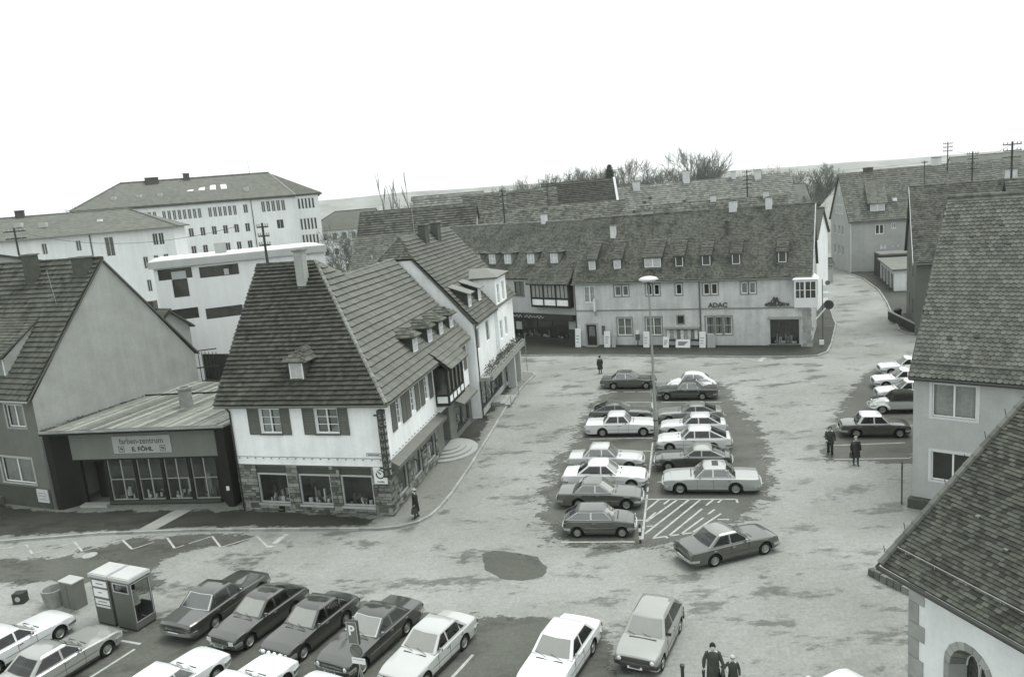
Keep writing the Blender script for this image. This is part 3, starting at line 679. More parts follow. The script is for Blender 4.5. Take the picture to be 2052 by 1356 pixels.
# side facade
sh = [(1.15, .62, 2.85, 2.62), (3.75, .62, 5.45, 2.62), (6.4, .62, 8.2, 2.62)]
sup = [(2.0, 4.5, 2.85, 6.1), (4.35, 4.5, 5.25, 6.1), (7.0, 4.5, 7.9, 6.1), (15.4, 4.3, 16.3, 5.95)]
door_h = (9.9, .55, 11.5, 2.9); s2 = (13.0, .5, 16.6, 2.55)
wall(S1, h1, WHITE, 2.95, 6.35, sup)
wall(S1, h1, MORTAR, 0, 2.95, sh + [door_h, s2], name='stone_wall', d=-.03)
stones(S1, h1, [(0, 0, 8.4, .6)] + spans(0, 8.6, sh, .6, 2.6), sh, 300, cnt)
q = MB(); S1.box(q, 8.6, 0, 9.9, 2.95, -.2, .02); S1.box(q, 11.5, 0, 13.0, 2.95, -.2, .02); S1.box(q, 13, 0, 16.6, .5, -.2, .02); q.build('pilaster', M('grey_stone_cladding', .16, .8, .2, 2), h1)
for i, h in enumerate(sh):
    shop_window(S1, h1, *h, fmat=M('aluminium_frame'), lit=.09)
    shop_goods(S1, h[0], h[1], h[2], 1.0, ['shoes in the side shop window nearest the corner', 'pale goods in the middle side shop window', 'pale goods in the side shop window beside the round steps'][i], 20, 10 + i, bright=.45)
for i, h in enumerate(sup):
    window(S1, h1, *h, cols=2, rows=4, curtain=.45 if i % 2 else None)
    shutter(S1, h1, h[0] - .76, h[1] - .1, h[0] - .04, h[3]); shutter(S1, h1, h[2] + .04, h[1] - .1, h[2] + .76, h[3])
q = MB(); q.hexa([S1.p(.3, 2.66, .02), S1.p(9.4, 2.66, .02), S1.p(9.4, 2.62, .5), S1.p(.3, 2.62, .5)], [S1.p(.3, 3.12, .02), S1.p(9.4, 3.12, .02), S1.p(9.4, 2.84, .52), S1.p(.3, 2.84, .52)]); q.build('canopy', M('canopy_sheet', .12, .6, .2, 2), h1)
q = MB()
for i in range(16): q.lathe([(0, -.04), (.045, -.02), (.045, .03), (0, .05)], S1.p(.8 + i * .53, 3.28, .06), k=6)
stuff(q.build('light_bulbs', M('bulb'), h1))
shop_window(S1, h1, *s2, cols=2, fmat=M('dark_frame', .06, .5), lit=.06); shop_goods(S1, 13.1, .5, 16.5, 1.0, 'goods in the dark framed window past the round steps', 40, 33, bright=.4)
q = MB(); q.hexa([S1.p(12.8, 2.6, .02), S1.p(16.7, 2.6, .02), S1.p(16.7, 2.5, .75), S1.p(12.8, 2.5, .75)], [S1.p(12.8, 2.95, .02), S1.p(16.7, 2.95, .02), S1.p(16.7, 2.66, .78), S1.p(12.8, 2.66, .78)]); q.build('canopy', M('canopy_sheet'), h1)
q = MB(); S1.box(q, 9.95, .55, 11.45, 2.85, -.75, -.68); dr = q.build('door', M('door_wood', .05, .5, .2, 3), h1)
for xx in (10.05, 10.8): q = MB(); S1.box(q, xx, 1.0, xx + .6, 2.7, -.68, -.665); q.build('pane', M('door_glass', .04, .08, spec=.7), dr)
q = MB(); S1.box(q, 9.9, .52, 9.94, 2.9, -.75, 0); S1.box(q, 11.46, .52, 11.5, 2.9, -.75, 0); S1.box(q, 9.94, 2.86, 11.46, 2.9, -.75, 0); S1.box(q, 9.94, .5, 11.46, .54, -.75, 0); q.build('door_reveal', M('grey_stone_cladding'), h1)
for i, r in enumerate((2.15, 1.75, 1.35, .95)):
    q = MB(); z0 = .12 + i * .11; c = S1.p(10.4, 0, .0); pts = [c + S1.u * (r * 1.1 * math.cos(t)) + S1.n * (r * math.sin(t) * .95) + V((0, 0, z0)) for t in [math.pi * k / 24 for k in range(25)]]
    q.prism(pts, (0, 0, .11 if i < 3 else .1)); q.build('step', M('step_stone', .3, .8, .15, 2, bump=.3), h1)
# oriel
o1 = MB(); ox0, ox1, od, oz0, oz1 = 9.05, 12.75, .95, 3.6, 5.95
S1.box(o1, ox0, oz0, ox1, oz0 + .18, 0, od); S1.box(o1, ox0, oz1 - .1, ox1, oz1 + .1, 0, od)
for k in range(5): x = ox0 + (ox1 - ox0 - .14) * k / 4; S1.box(o1, x, oz0 + .18, x + .14, oz1 - .1, od - .12, od)
for z in (4.22,): S1.box(o1, ox0 + .14, z, ox1 - .14, z + .1, od - .115, od - .005)
for x in (ox0, ox1 - .1): S1.box(o1, x, oz0 + .18, x + .1, oz1 - .1, 0, .12); S1.box(o1, x + .003, 4.22, x + .097, 4.32, .12, od - .12)
ori = o1.build('oriel', TIMBER, h1)
for k in range(4):
    xa = ox0 + (ox1 - ox0 - .14) * k / 4 + .14; xb = ox0 + (ox1 - ox0 - .14) * (k + 1) / 4
    q = MB(); S1.box(q, xa, oz0 + .18, xb, 4.22, od - .08, od - .03); q.build('panel', WHITE, ori)
    MB().quad(S1.p(xa, 4.32, od - .07), S1.p(xb, 4.32, od - .07), S1.p(xb, oz1 - .1, od - .07), S1.p(xa, oz1 - .1, od - .07)).build('pane', M('dark_lead_glass', .035, .1, .3, 6, spec=.7), ori)
for x, sgn in ((ox0 + .05, -1), (ox1 - .05, 1)):
    q = MB(); q.hexa([S1.p(x - .02, oz0 + .18, .12), S1.p(x + .02, oz0 + .18, .12), S1.p(x + .02, oz0 + .18, od - .12), S1.p(x - .02, oz0 + .18, od - .12)], [S1.p(x - .02, 4.22, .12), S1.p(x + .02, 4.22, .12), S1.p(x + .02, 4.22, od - .12), S1.p(x - .02, 4.22, od - .12)]); q.build('panel', WHITE, ori)
    MB().quad(S1.p(x, 4.32, .12), S1.p(x, 4.32, od - .12), S1.p(x, oz1 - .1, od - .12), S1.p(x, oz1 - .1, .12)).build('pane', M('dark_lead_glass'), ori)
q = MB(); S1.box(q, ox0 + .1, oz0 - .1, ox1 - .1, oz0, 0, od - .1); q.build('bracket_board', SANDST, ori)
# roofs
l1 = lambda x, y, z: F1.p(x, z, -y)
EL, EC, AP, R0 = l1(-.5, -.5, 6.42), l1(9.99, -.5, 6.47), l1(3.12, 6, 13.55), l1(-.96, 6, 13.55)
EE = l1(8.40, 17.15, 6.45); nR = (EE - EC).cross(AP - EC).normalized()
def onR(x, y):
    p = l1(x, y, 0); z = (EC - p).dot(nR) / nR.z; return V((p.x, p.y, z))
R2, R3 = onR(3.92, 7.92), onR(3.0, 17.0)
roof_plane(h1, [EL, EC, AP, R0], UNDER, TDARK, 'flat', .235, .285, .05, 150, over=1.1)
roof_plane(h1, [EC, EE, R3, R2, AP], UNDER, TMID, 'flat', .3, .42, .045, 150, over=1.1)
BL, BR = l1(-1.6, 12.6, 6.4), l1(1.0, 12.6, 6.4)
roof_plane(h1, [l1(2.0, 12.6, 6.6), BL, R0, AP, R2], UNDER, TDARK, tiles=False)
roof_plane(h1, [l1(-3.2, 17.2, 6.6), l1(-2.4, 12.0, 6.6), R2, R3], UNDER, TMID, tiles=False)
ridge_tiles(h1, R0, AP, TDARK, .12); ridge_tiles(h1, EC + V((0, 0, .06)), AP + V((0, 0, .03)), M('hip_mortar_tile', .17, .8, .2, 2, rnd=.2), .12, .36); ridge_tiles(h1, AP, R2, M('hip_mortar_tile'), .11); ridge_tiles(h1, R2, R3, M('hip_mortar_tile'), .11)
wall(Fac(l1(-1.1, 12.2, 0), (-16.15, 41.74)), h1, WHITE, 0, 6.4, top=[(6.2, 13.3)], name='gable_wall')
gutter(EL + V((0, 0, -.08)), EC + V((0, 0, -.08)), h1); gutter(EC + V((0, 0, -.08)), EE + V((0, 0, -.08)), h1)
MB().tube([EL + F1.u * .2 + V((0, 0, .9)) + F1.n * -.8, EC - F1.u * .9 + V((0, 0, .95)) + F1.n * -.8], .03, 6).build('snow_rail', IRON, h1)
mF = (13.55 - 6.45) / 6.5
dormer(h1, F1, 3.88, 4.88, 7.5, 8.66, .5, mF, 'hip', .62, TFARD, TOLD, cols=1, rows=1, curtain=.42, over=.3, wtop=.08)
mR = math.tan(math.acos(nR.z))
for x in (6.95, 9.95, 12.5, 15.05): dormer(h1, S1, x, x + .98, 7.5, 8.58, .42, mR, 'hip', .5, M('slate_cheek', .05, .7, .3, 2), TOLD, cols=1, rows=2, curtain=.5, over=.3)
# lean-to roof over the oriel
roof_plane(h1, [S1.p(8.75, 6.02, 1.3), S1.p(13.05, 6.02, 1.3), S1.p(13.05, 7.1, .0), S1.p(8.75, 7.1, .0)], TIMBER, TMID, 'flat', .3, .4, .03, name='oriel_roof')
chimney(h1, l1(2.78, 4.9, 12.35), .55, .5, 1.95, CHIMC, R(-17), down=1.2)
pole(l1(-.2, 6.0, 13.6), 2.5, 'dark wire pole on the ridge of the corner house', 3, .8, rz=R(-17))
# signs
q = MB(); F1.box(q, 9.38, 2.5, 9.72, 6.15, .18, .5); vsg = q.build('vertical_sign', M('sign_dark', .035, .5, .15), h1)
for i, ch_ in enumerate('SCHUHHAUS'): text(ch_, Fac(F1.p(9.735, 0, .5), F1.p(9.735, 0, .18)), .16, 5.72 - i * .385, .33, M('sign_letter', .45, .5), h1, d=.004, align='CENTER', bold=.004)
for i, ch_ in enumerate('SCHUHHAUS'): text(ch_, F1, 9.55, 5.72 - i * .385, .33, M('sign_letter_dim', .2, .5), h1, d=.503, align='CENTER', bold=.004)
for z in (5.8, 2.9): q = MB(); F1.box(q, 9.1, z, 9.38, z + .08, .25, .33); q.build('sign_bracket', IRON, h1)
q = MB(); F1.box(q, 8.58, 1.98, 9.34, 2.9, .055, .1); q.build('poster_sign', M('poster_white', .7, .5), h1)
ring = MB(); c = F1.p(8.96, 2.52, .103)
for k in range(22):
    t0, t1 = R(110 - k * 14), R(110 - (k + 1) * 14); w0, w1 = .05 + .028 * k / 22, .05 + .028 * (k + 1) / 22
    pt = lambda t, r: c + F1.u * math.cos(t) * r + V((0, 0, math.sin(t) * r))
    ring.quad(pt(t1, .26 - w1), pt(t1, .26), pt(t0, .26), pt(t0, .26 - w0))
ring.quad(c + F1.u * -.2 + V((0, 0, .17)), c + F1.u * .02 + V((0, 0, -.02)), c + F1.u * .07 + V((0, 0, .04)), c + F1.u * -.16 + V((0, 0, .2)))
ring.build('ring_logo', BLACK, h1); text('romika', F1, 8.96, 2.06, .15, BLACK, h1, d=.103, ext=.002, align='CENTER', bold=.003)
q = MB(); F1.box(q, 8.25, 3.5, 9.15, 3.66, .0, .03); q.build('street_name_plate', M('plate_dark', .05, .4), h1)
q = MB(); F1.box(q, 8.27, 3.52, 9.13, 3.64, .031, .034); q.build('street_name_plate', M('plate_white', .6, .4), h1); [MB().quad(*[F1.p(8.36 + k * .066 + dx, 3.55 + dz, .036) for dx, dz in ((0, 0), (.045, 0), (.045, .06), (0, .06))]).build('plate_mark', BLACK, h1) for k in range(10)]
# ================================================================== generic gabled / hipped building
def house(name, label, P0, P1, depth, ez, rz, wmat, tmat, holes=(), over=.4, hip=(0, 0), tiles=None, n_ind=0, win=None, cat='house', side_holes=((), ()), ridge_mat=None, z0=0, gutters=True, skew=0., ridge_y=None):
    """P0->P1: front base line seen left to right; hip: (left, right) hip run; tiles: (kind, tw, ch, t) or None"""
    F = Fac(P0, P1); r = root(name, F.p(F.L / 2, z0, -depth / 2), label, cat); L = F.L; ry = depth / 2 if ridge_y is None else ridge_y
    b0, b1 = F.p(0 + skew, 0, -depth), F.p(L + skew, 0, -depth)
    SR, SL, FB = Fac(P1, b1), Fac(b0, P0), Fac(b1, b0)
    m = (rz - ez) / (ry + over)
    def top(side): return None
    ztop = ez + over * m - .12
    wall(F, r, wmat, z0, ztop, holes)
    wall(FB, r, wmat, z0, ztop, name='rear_wall')
    for S, hh, hp, k in ((SR, side_holes[1], hip[1], ry), (SL, side_holes[0], hip[0], depth - ry)):
        wall(S, r, wmat, z0, ztop, hh, name='gable_wall' if not hp else 'side_wall', top=None if hp else [(k, rz - .1)])
    lp = lambda x, y, z: F.p(x + skew * y / depth, z, -y)
    o = over; og = .25
    xl, xr = (-og if not hip[0] else -o), (L + og if not hip[1] else L + o)
    rl, rr = (xl if not hip[0] else hip[0]), (xr if not hip[1] else L - hip[1])
    zb = ez if ridge_y is None else rz - (depth + o - ry) * m
    E0, E1, E2, E3, A0, A1 = lp(xl, -o, ez), lp(xr, -o, ez), lp(xr, depth + o, zb), lp(xl, depth + o, zb), lp(rl, ry, rz), lp(rr, ry, rz)
    kw = dict(tiles=False) if not tiles else dict(kind=tiles[0], tw=tiles[1], ch=tiles[2], t=tiles[3])
    roof_plane(r, [E0, E1, A1, A0], UNDER if tiles else tmat, tmat, n_ind=n_ind, **kw)
    roof_plane(r, [E2, E3, A0, A1], tmat, tmat, tiles=False)
    if hip[1]: roof_plane(r, [E1, E2, A1], UNDER if tiles else tmat, tmat, **kw); ridge_tiles(r, E1, A1, ridge_mat or tmat, .12, .5, single=True)
    if hip[0]: roof_plane(r, [E3, E0, A0], UNDER if tiles else tmat, tmat, **kw); ridge_tiles(r, E0, A0, ridge_mat or tmat, .12, .5, single=True)
    ridge_tiles(r, A0, A1, ridge_mat or tmat, .13, .45, single=True)
    if gutters: gutter(E0 + V((0, 0, -.1)) + F.n * .05, E1 + V((0, 0, -.1)) + F.n * .05, r)
    for h in holes: window(F, r, *h, **(win or dict(simple=True)))
    for S, hh in ((SL, side_holes[0]), (SR, side_holes[1])):
        for h in hh: window(S, r, *h, simple=True)
    return r, F, lp, m

# ================================================================== second white house (B2)
h2 = root('white_house', (-2.79, 56.13, .1), 'tall white gabled house with half-hipped tiled roof beyond the corner house', 'house')
c2 = V((-2.79, 56.13, 0)); S2 = Fac(c2, c2 + (V((-.61, 66.49, 0)) - c2).normalized() * 15); l2 = lambda x, y, z: S2.p(x, z, -y)
G2 = Fac(l2(0, 10.85, 0), c2)
wall(G2, h2, WHITE, 0, 7.3, top=[(10.85 - 4.2, 12.42), (10.85 - 6.65, 12.42), (0, 7.3)], name='gable_wall')
up2 = [(.5, 5.25, 1.6, 6.85), (3.85, 5.25, 5.0, 6.85)]
shop2 = (.5, .55, 8.4, 2.75)
wall(S2, h2, WHITE, 2.9, 7.35, up2, x1=15); wall(S2, h2, CREAM, 0, 2.9, [shop2, (9.7, .2, 11.3, 2.7)], x1=15)
for h in up2: window(S2, h2, *h, cols=2, rows=2, curtain=.5, fmat=M('grey_window_paint', .3, .5))
shop_window(S2, h2, *shop2, cols=4, fmat=M('dark_frame'), lit=.08); shop_goods(S2, .7, .55, 8.2, 1.0, 'pale goods in the long shop window under the planters', 70, 41, bright=.5)
q = MB(); S2.box(q, 9.7, .2, 11.3, 2.7, -.5, -.4); q.build('door', M('door_wood'), h2)
for x in (8.95, 11.55): q = MB(); S2.box(q, x, .1, x + .45, 2.95, .3, 1.0); q.build('pillar', CREAM, h2)
q = MB(); S2.box(q, .2, 2.95, 13.2, 3.2, 0, 1.1); q.build('canopy_slab', M('concrete', .28, .9, .2, 1), h2)
q = MB(); S2.box(q, .2, 3.2, 13.2, 3.3, .9, 1.1); S2.box(q, .2, 3.3, 13.2, 3.38, .98, 1.06); S2.box(q, .25, 3.55, 13.2, 3.62, 1.0, 1.05)
for i in range(12): S2.box(q, .3 + i * 1.15, 3.3, .36 + i * 1.15, 3.6, .99, 1.04)
q.build('railing', M('grey_rail', .22, .5), h2)
rng = random.Random(3); q = MB()
for i in range(900):
    p = S2.p(rng.uniform(.3, 12.8), rng.uniform(3.3, 3.95), rng.uniform(.3, .95)); a = V((rng.uniform(-1, 1), rng.uniform(-1, 1), rng.uniform(-.3, 1))).normalized() * .13; b = a.orthogonal().normalized() * .05
    q.quad(p - b, p + a * .5, p + b, p - a * .5)
o = stuff(q.build('planter_plants', M('evergreen_leaf', .035, .6, .3, 4))); o['label'] = 'dark evergreen planting along the canopy of the white house'; o['category'] = 'planting'
for i in range(3):
    q = MB(); S2.box(q, 3.2, .12 + i * .12, 6.2 - i * .5, .24 + i * .12, .1, 1.55 - i * .4); q.build('step', M('step_stone'), h2)
q = MB(); q.tube([S2.p(3.0, .12, 1.7), S2.p(3.0, 1.0, 1.7), S2.p(6.3, 1.0, 1.7), S2.p(6.3, .12, 1.7)], .03, 6); q.build('handrail', M('grey_rail'), h2)
# roof
eL, eR, rS, rE, hpR, hpL = l2(-.15, -.35, 7.4), l2(15.1, -.35, 7.4), l2(1.3, 5.42, 13.95), l2(15.1, 5.42, 13.95), l2(-.15, 4.12, 12.46), l2(-.15, 6.72, 12.46)
roof_plane(h2, [eL, eR, rE, rS, hpR], UNDER, M('tile_mid2', .10, .75, .2, .5, bump=.3, bscale=25, rnd=.2), 'flat', .26, .36, .042, 180)
roof_plane(h2, [hpL, hpR, rS], UNDER, TOLD, 'flat', .22, .24, .022, 60)
roof_plane(h2, [l2(15.1, 11.2, 7.4), l2(-.15, 11.2, 7.4), hpL, rS, rE], TMID, TMID, tiles=False)
ridge_tiles(h2, rS, rE, TMID, .12, .45); ridge_tiles(h2, hpR, rS, TDARK, .1, .4); ridge_tiles(h2, hpL, rS, TDARK, .1, .4)
q = MB(); q.prism([eL + V((0, 0, -.2)), hpR + V((0, 0, -.2)), hpR + V((0, 0, -.02)), eL + V((0, 0, -.02))], S2.u * -.04); q.build('verge_board', M('verge_board', .1, .7), h2)
wall(Fac(l2(15, 0, 0), l2(15, 10.85, 0)), h2, WHITE, 0, 7.4, top=[(5.42, 13.8)], name='rear_gable')
gutter(eL + V((0, 0, -.08)), l2(7, -.35, 7.32), h2); downpipe(S2, h2, .25, 0, 7.35, gut=.35)
m2 = (13.95 - 7.4) / 5.77
for x in (1.0, 4.2): dormer(h2, S2, x, x + 1.0, 8.4, 9.55, .5, m2, 'shed', 0, M('slate_cheek'), M('zinc_roof', .13, .5, .2, 2), cols=1, rows=2, curtain=.55, tiles=False, over=.3, back=2.1)
# wall dormer rising through the eave
zw = MB(); za, zb_ = 7.1, 11.4
wall(Fac(S2.p(za, 0, .3), S2.p(zb_, 0, .3)), h2, WHITE, 3.6, 10.0, [(.6, 4.6, 1.5, 6.2), (2.6, 4.6, 3.5, 6.2), (.6, 7.7, 1.5, 9.3), (2.6, 7.7, 3.5, 9.3)], name='wall_dormer')
ZF = Fac(S2.p(za, 0, .3), S2.p(zb_, 0, .3))
for h in ((.6, 4.6, 1.5, 6.2), (2.6, 4.6, 3.5, 6.2), (.6, 7.7, 1.5, 9.3), (2.6, 7.7, 3.5, 9.3)): window(ZF, h2, *h, cols=2, rows=2, curtain=.5)
MB().quad(S2.p(za, 3.6, 0), S2.p(za, 3.6, .3), S2.p(za, 10, .3), S2.p(za, 10, -2.6), S2.p(za, 7.3, -.0)).build('wall_dormer', WHITE, h2)
MB().quad(S2.p(zb_, 3.6, .3), S2.p(zb_, 3.6, 0), S2.p(zb_, 7.3, 0), S2.p(zb_, 10, -2.6), S2.p(zb_, 10, .3)).build('wall_dormer', WHITE, h2)
za2, zb2 = za - .25, zb_ + .25; xm = (za + zb_) / 2
for poly in ([S2.p(za2, 10, .6), S2.p(zb2, 10, .6), S2.p(xm, 10.6, -.9)], [S2.p(zb2, 10, .6), S2.p(zb2, 10, -2.7), S2.p(xm, 10.6, -3), S2.p(xm, 10.6, -.9)], [S2.p(za2, 10, -2.7), S2.p(za2, 10, .6), S2.p(xm, 10.6, -.9), S2.p(xm, 10.6, -3)]):
    roof_plane(h2, poly, M('zinc_roof'), M('zinc_roof'), tiles=False, name='wall_dormer_roof')
chimney(h2, l2(5.75, 4.9, 13.2), 1.0, .6, 1.5, CHIMD, R(78)); chimney(h2, l2(9.2, 4.9, 13.2), 1.0, .6, 1.5, CHIMD, R(78))
q = MB(); q.cyl(l2(4.9, 5.4, 13.9), l2(4.9, 5.4, 16.2), .04, .03, 6); q.build('antenna_mast', M('grey_rail'), h2)
q = MB(); q.lathe([(0, 16.3), (.16, 16.35), (.12, 16.6), (0, 16.65)], l2(4.9, 5.4, 0), k=8); q.build('mast_head', M('porcelain', .5, .3), h2)

# ================================================================== grey gabled house at the left edge
u3 = V((-28.58 + 33.27, 44.44 - 46.54, 0)).normalized(); a3 = V((-28.58, 44.44, 0)); p3_ = a3 - u3 * 18
h3 = root('grey_house', a3 + V((0, 0, .1)), 'grey roughcast gabled house with tiled roof and wide shed dormer at left edge', 'house')
F3 = Fac(p3_, a3); G3 = Fac(a3, F3.p(18, 0, -12.6)); o3 = 18 - 5.14; l3 = lambda x, y, z: F3.p(x + o3, z, -y)
w3 = [(2.5 + o3, 5.25, 4.1 + o3, 6.65), (1.0 + o3, 1.65, 3.95 + o3, 3.25), (-4 + o3, 5.25, -2.4 + o3, 6.65), (-4 + o3, 1.65, -1.6 + o3, 3.25)]
wall(F3, h3, M('grey_front_render', .15, .95, .15, .5, bump=.6, bscale=50, streak=.1), 1.4, 7.15, w3); wall(F3, h3, M('dark_plinth', .07, .9, .2, 1), 0, 1.4, name='plinth', d=.03)
for h in w3: window(F3, h3, *h, cols=2, rows=1, curtain=.3, sill=SANDST, surround=M('surround_grey', .36, .9), seed=1)
wall(G3, h3, GREYR, 0, 7.0, top=[(6.3, 14.62)], name='gable_wall')
wall(Fac(F3.p(0, 0, -12.6), p3_), h3, GREYR, 0, 7.0, top=[(6.3, 14.62)], name='gable_wall'); wall(Fac(F3.p(18, 0, -12.6), F3.p(0, 0, -12.6)), h3, GREYR, 0, 7.1, name='rear_wall')
m3 = (14.7 - 7.02) / 6.65
roof_plane(h3, [l3(-12.9, -.35, 7.02), l3(5.22, -.35, 7.02), l3(5.22, 6.3, 14.7), l3(-12.9, 6.3, 14.7)], UNDER, M('tile_moss', .055, .85, .3, .5, bump=.4, bscale=22, rnd=.28, moss=.45, streak=.3), 'flat', .25, .36, .045, 290)
roof_plane(h3, [l3(5.22, 12.95, 7.02), l3(-12.9, 12.95, 7.02), l3(-12.9, 6.3, 14.7), l3(5.22, 6.3, 14.7)], TDARK, TDARK, tiles=False)
ridge_tiles(h3, l3(-8, 6.3, 14.72), l3(5.2, 6.3, 14.72), TDARK, .13, .4, single=True)
q = MB(); q.prism([l3(5.23, -.35, 6.86), l3(5.23, 6.3, 14.52), l3(5.23, 6.3, 14.68), l3(5.23, -.35, 7.0)], u3 * .03); q.build('verge_board', M('verge_board'), h3)
q = MB(); q.prism([l3(5.23, 6.3, 14.52), l3(5.23, 12.95, 6.86), l3(5.23, 12.95, 7.0), l3(5.23, 6.3, 14.68)], u3 * .03); q.build('verge_board', M('verge_board'), h3)
gutter(l3(-12, -.4, 6.95), l3(5.2, -.4, 6.95), h3, M('light_gutter', .3, .5))
dormer(h3, F3, o3 - 6.5, o3 + 2.35, 7.9, 9.35, .62, m3, 'shed', 0, GREYR, M('tile_moss'), cols=6, rows=1, curtain=.2, over=.35, back=4.0, side_over=.08)
chimney(h3, l3(-.3, 5.3, 13.5), .85, .6, 1.75, CHIMD, R(-24)); chimney(h3, l3(4.2, 5.6, 13.9), 1.1, .7, .95, CHIMD, R(-24))
q = MB(); q.tube([l3(3.3, 4.0, 11.9), l3(3.1, 3.9, 14.3)], .02, 5); q.tube([l3(2.7, 3.9, 12.4), l3(3.4, 3.9, 12.6)], .015, 5); q.build('antenna_mast', M('grey_rail'), h3)
q = MB(); F3.box(q, 3.95 + o3, .55, 4.95 + o3, 1.38, .04, .09); q.build('notice_board', M('notice_white', .5, .7, .2, 4), h3)
for z in (.72, .95, 1.12): q = MB(); F3.box(q, 4.05 + o3, z, 4.85 + o3, z + .03, .092, .094); q.build('notice_line', M('notice_ink', .15, .8), h3)
for i in range(3): q = MB(); F3.box(q, -1.6 + o3, .12, .6 + o3, .3 + .16 * (2 - i), .05 + i * .35, .4 + i * .35); q.build('step', M('step_dark', .12, .9), h3)

# ================================================================== low paint shop
hs = root('paint_shop', (-22.5, 43.3, .1), 'low dark shop with flat sloping roof and long display window', 'shop')
FS = Fac((-28.26, 44.3), (-16.6, 42.28)); DK = M('dark_shop_cladding', .018, .75, .2, 1.2)
q = MB(); q.hexa([FS.p(0, 0, 0), FS.p(.35, 0, 0), FS.p(1.25, 0, -.9), FS.p(0, 0, -.9)], [FS.p(-.1, 4.95, .0), FS.p(.35, 4.95, 0), FS.p(1.25, 4.95, -.9), FS.p(-.1, 4.95, -.9)]); q.build('pier', DK, hs)
q = MB(); q.hexa([FS.p(10.4, 0, -.9), FS.p(11.2, 0, 0), FS.p(11.6, 0, 0), FS.p(11.6, 0, -.9)], [FS.p(10.4, 4.95, -.9), FS.p(11.2, 4.95, 0), FS.p(11.6, 4.95, 0), FS.p(11.6, 4.95, -.9)]); q.build('pier', DK, hs)
FI = Fac(FS.p(0, 0, -.75), FS.p(11.6, 0, -.75))
swn = (3.2, .35, 10.3, 2.95)
wall(FI, hs, DK, 0, 3.02, [swn, (1.45, .12, 3.0, 2.95)], x0=.9, x1=10.7)
wall(FI, hs, M('fascia_panel', .17, .7, .1, .6, streak=.1), 3.02, 4.9, x0=.9, x1=10.7, name='fascia', d=.06)
q = MB(); FI.box(q, .9, 2.95, 10.6, 3.02, -.1, .1); q.build('fascia_trim', DK, hs)
mull = [3.2, 5.06, 6.86, 8.6, 10.3]
for i in range(4):
    shop_window(FI, hs, mull[i] + (.1 if i else 0), .35, mull[i + 1] - (.1 if i < 3 else 0), 2.95, cols=2, rows=2, fmat=M('pale_frame', .3, .5), lit=.16, depth=1.3, fw=.05)
    if i: q = MB(); FI.box(q, mull[i] - .1, .35, mull[i] + .1, 2.95, -.2, .03); q.build('mullion', DK, hs)
    shop_goods(FI, mull[i] + .1, .35, mull[i + 1] - .1, 1.2, ['paint tins in the paint shop bay by the door', 'paint tins and cards in the second bay from the door', 'cards and a tall stack in the third bay from the door', 'stepladder and rolls in the paint shop bay farthest from the door'][i], 16, 60 + i, bright=.5, zmax=2)
q = MB(); FI.box(q, 1.45, .12, 3.0, 2.95, -1.3, -1.2); q.build('door', M('dark_door', .02, .4), hs)
q = MB(); FI.box(q, 1.3, .12, 3.1, .27, 0, .5); q.build('step', M('step_stone'), hs); q = MB(); FI.box(q, 3.1, .2, 10.4, .35, 0, .2); q.build('sill', M('shop_sill', .06, .8), hs)
q = MB(); FI.box(q, 3.95, 3.35, 7.75, 4.42, .062, .12); sgn = q.build('name_board', M('board_grey', .33, .6, .08), hs)
INK = M('sign_ink', .03, .6)
text('farben-zentrum', FI, 5.85, 3.94, .5, M('sign_ink_soft', .07, .6), hs, d=.122, ext=.004, align='CENTER', sx=.92, bold=.006); text('E. FÖHL', FI, 5.85, 3.48, .36, INK, hs, d=.122, ext=.004, align='CENTER', sx=1.1, bold=.014)
for x in (4.3, 7.0):
    q = MB()
    for b in ((x, 3.44, x + .36, 3.47), (x, 3.77, x + .36, 3.8), (x, 3.47, x + .03, 3.77), (x + .33, 3.47, x + .36, 3.77)): FI.box(q, *b, .121, .126)
    q.quad(FI.p(x + .08, 3.7, .124), FI.p(x + .14, 3.56, .124), FI.p(x + .2, 3.62, .124), FI.p(x + .14, 3.73, .124)); q.quad(FI.p(x + .17, 3.64, .124), FI.p(x + .24, 3.52, .124), FI.p(x + .29, 3.62, .124), FI.p(x + .22, 3.7, .124)); q.build('square_emblem', INK, hs)
q = MB(); FS.box(q, 11.25, 1.15, 11.42, 1.4, .002, .05); q.build('letter_box', M('poster_white'), hs)
RF = M('weathered_roof_felt', .28, .8, .4, .8, bump=.4, bscale=8, streak=.2)
q = MB(); q.prism([FS.p(-.15, 4.95, .18), FS.p(11.7, 4.95, .14), FS.p(12.6, 4.9, -8.6), FS.p(2.0, 4.9, -12.0)], (0, 0, .14)); rfo = q.build('roof', RF, hs)
for i in range(22):     # lapped boards of the roof covering
    x = -.05 + i * .54; q = MB(); yb = -11.8 + x * .28; sx_ = 2.0 * (1 - x / 11.7) + .9 * x / 11.7; q.hexa([FS.p(x, 5.092, .14), FS.p(x + .53, 5.092, .14), FS.p(x + .5 + sx_, 5.042, yb), FS.p(x + sx_, 5.042, yb)], [FS.p(x, 5.11 + .012 * (i % 3), .14), FS.p(x + .53, 5.125 + .012 * (i % 3), .14), FS.p(x + .5 + sx_, 5.075 + .012 * (i % 3), yb), FS.p(x + sx_, 5.06 + .012 * (i % 3), yb)])
    if x < 11.2: q.build('roof_board', M('roof_board', .15, .75, .55, 1.1, rnd=.4, bump=.5, streak=.2, moss=.3), rfo)
q = MB(); q.prism([FS.p(-.15, 4.82, .17), FS.p(11.7, 4.82, .13), FS.p(11.7, 4.95, .13), FS.p(-.15, 4.95, .17)], FS.n * -.08); q.build('roof_edge', DK, hs)
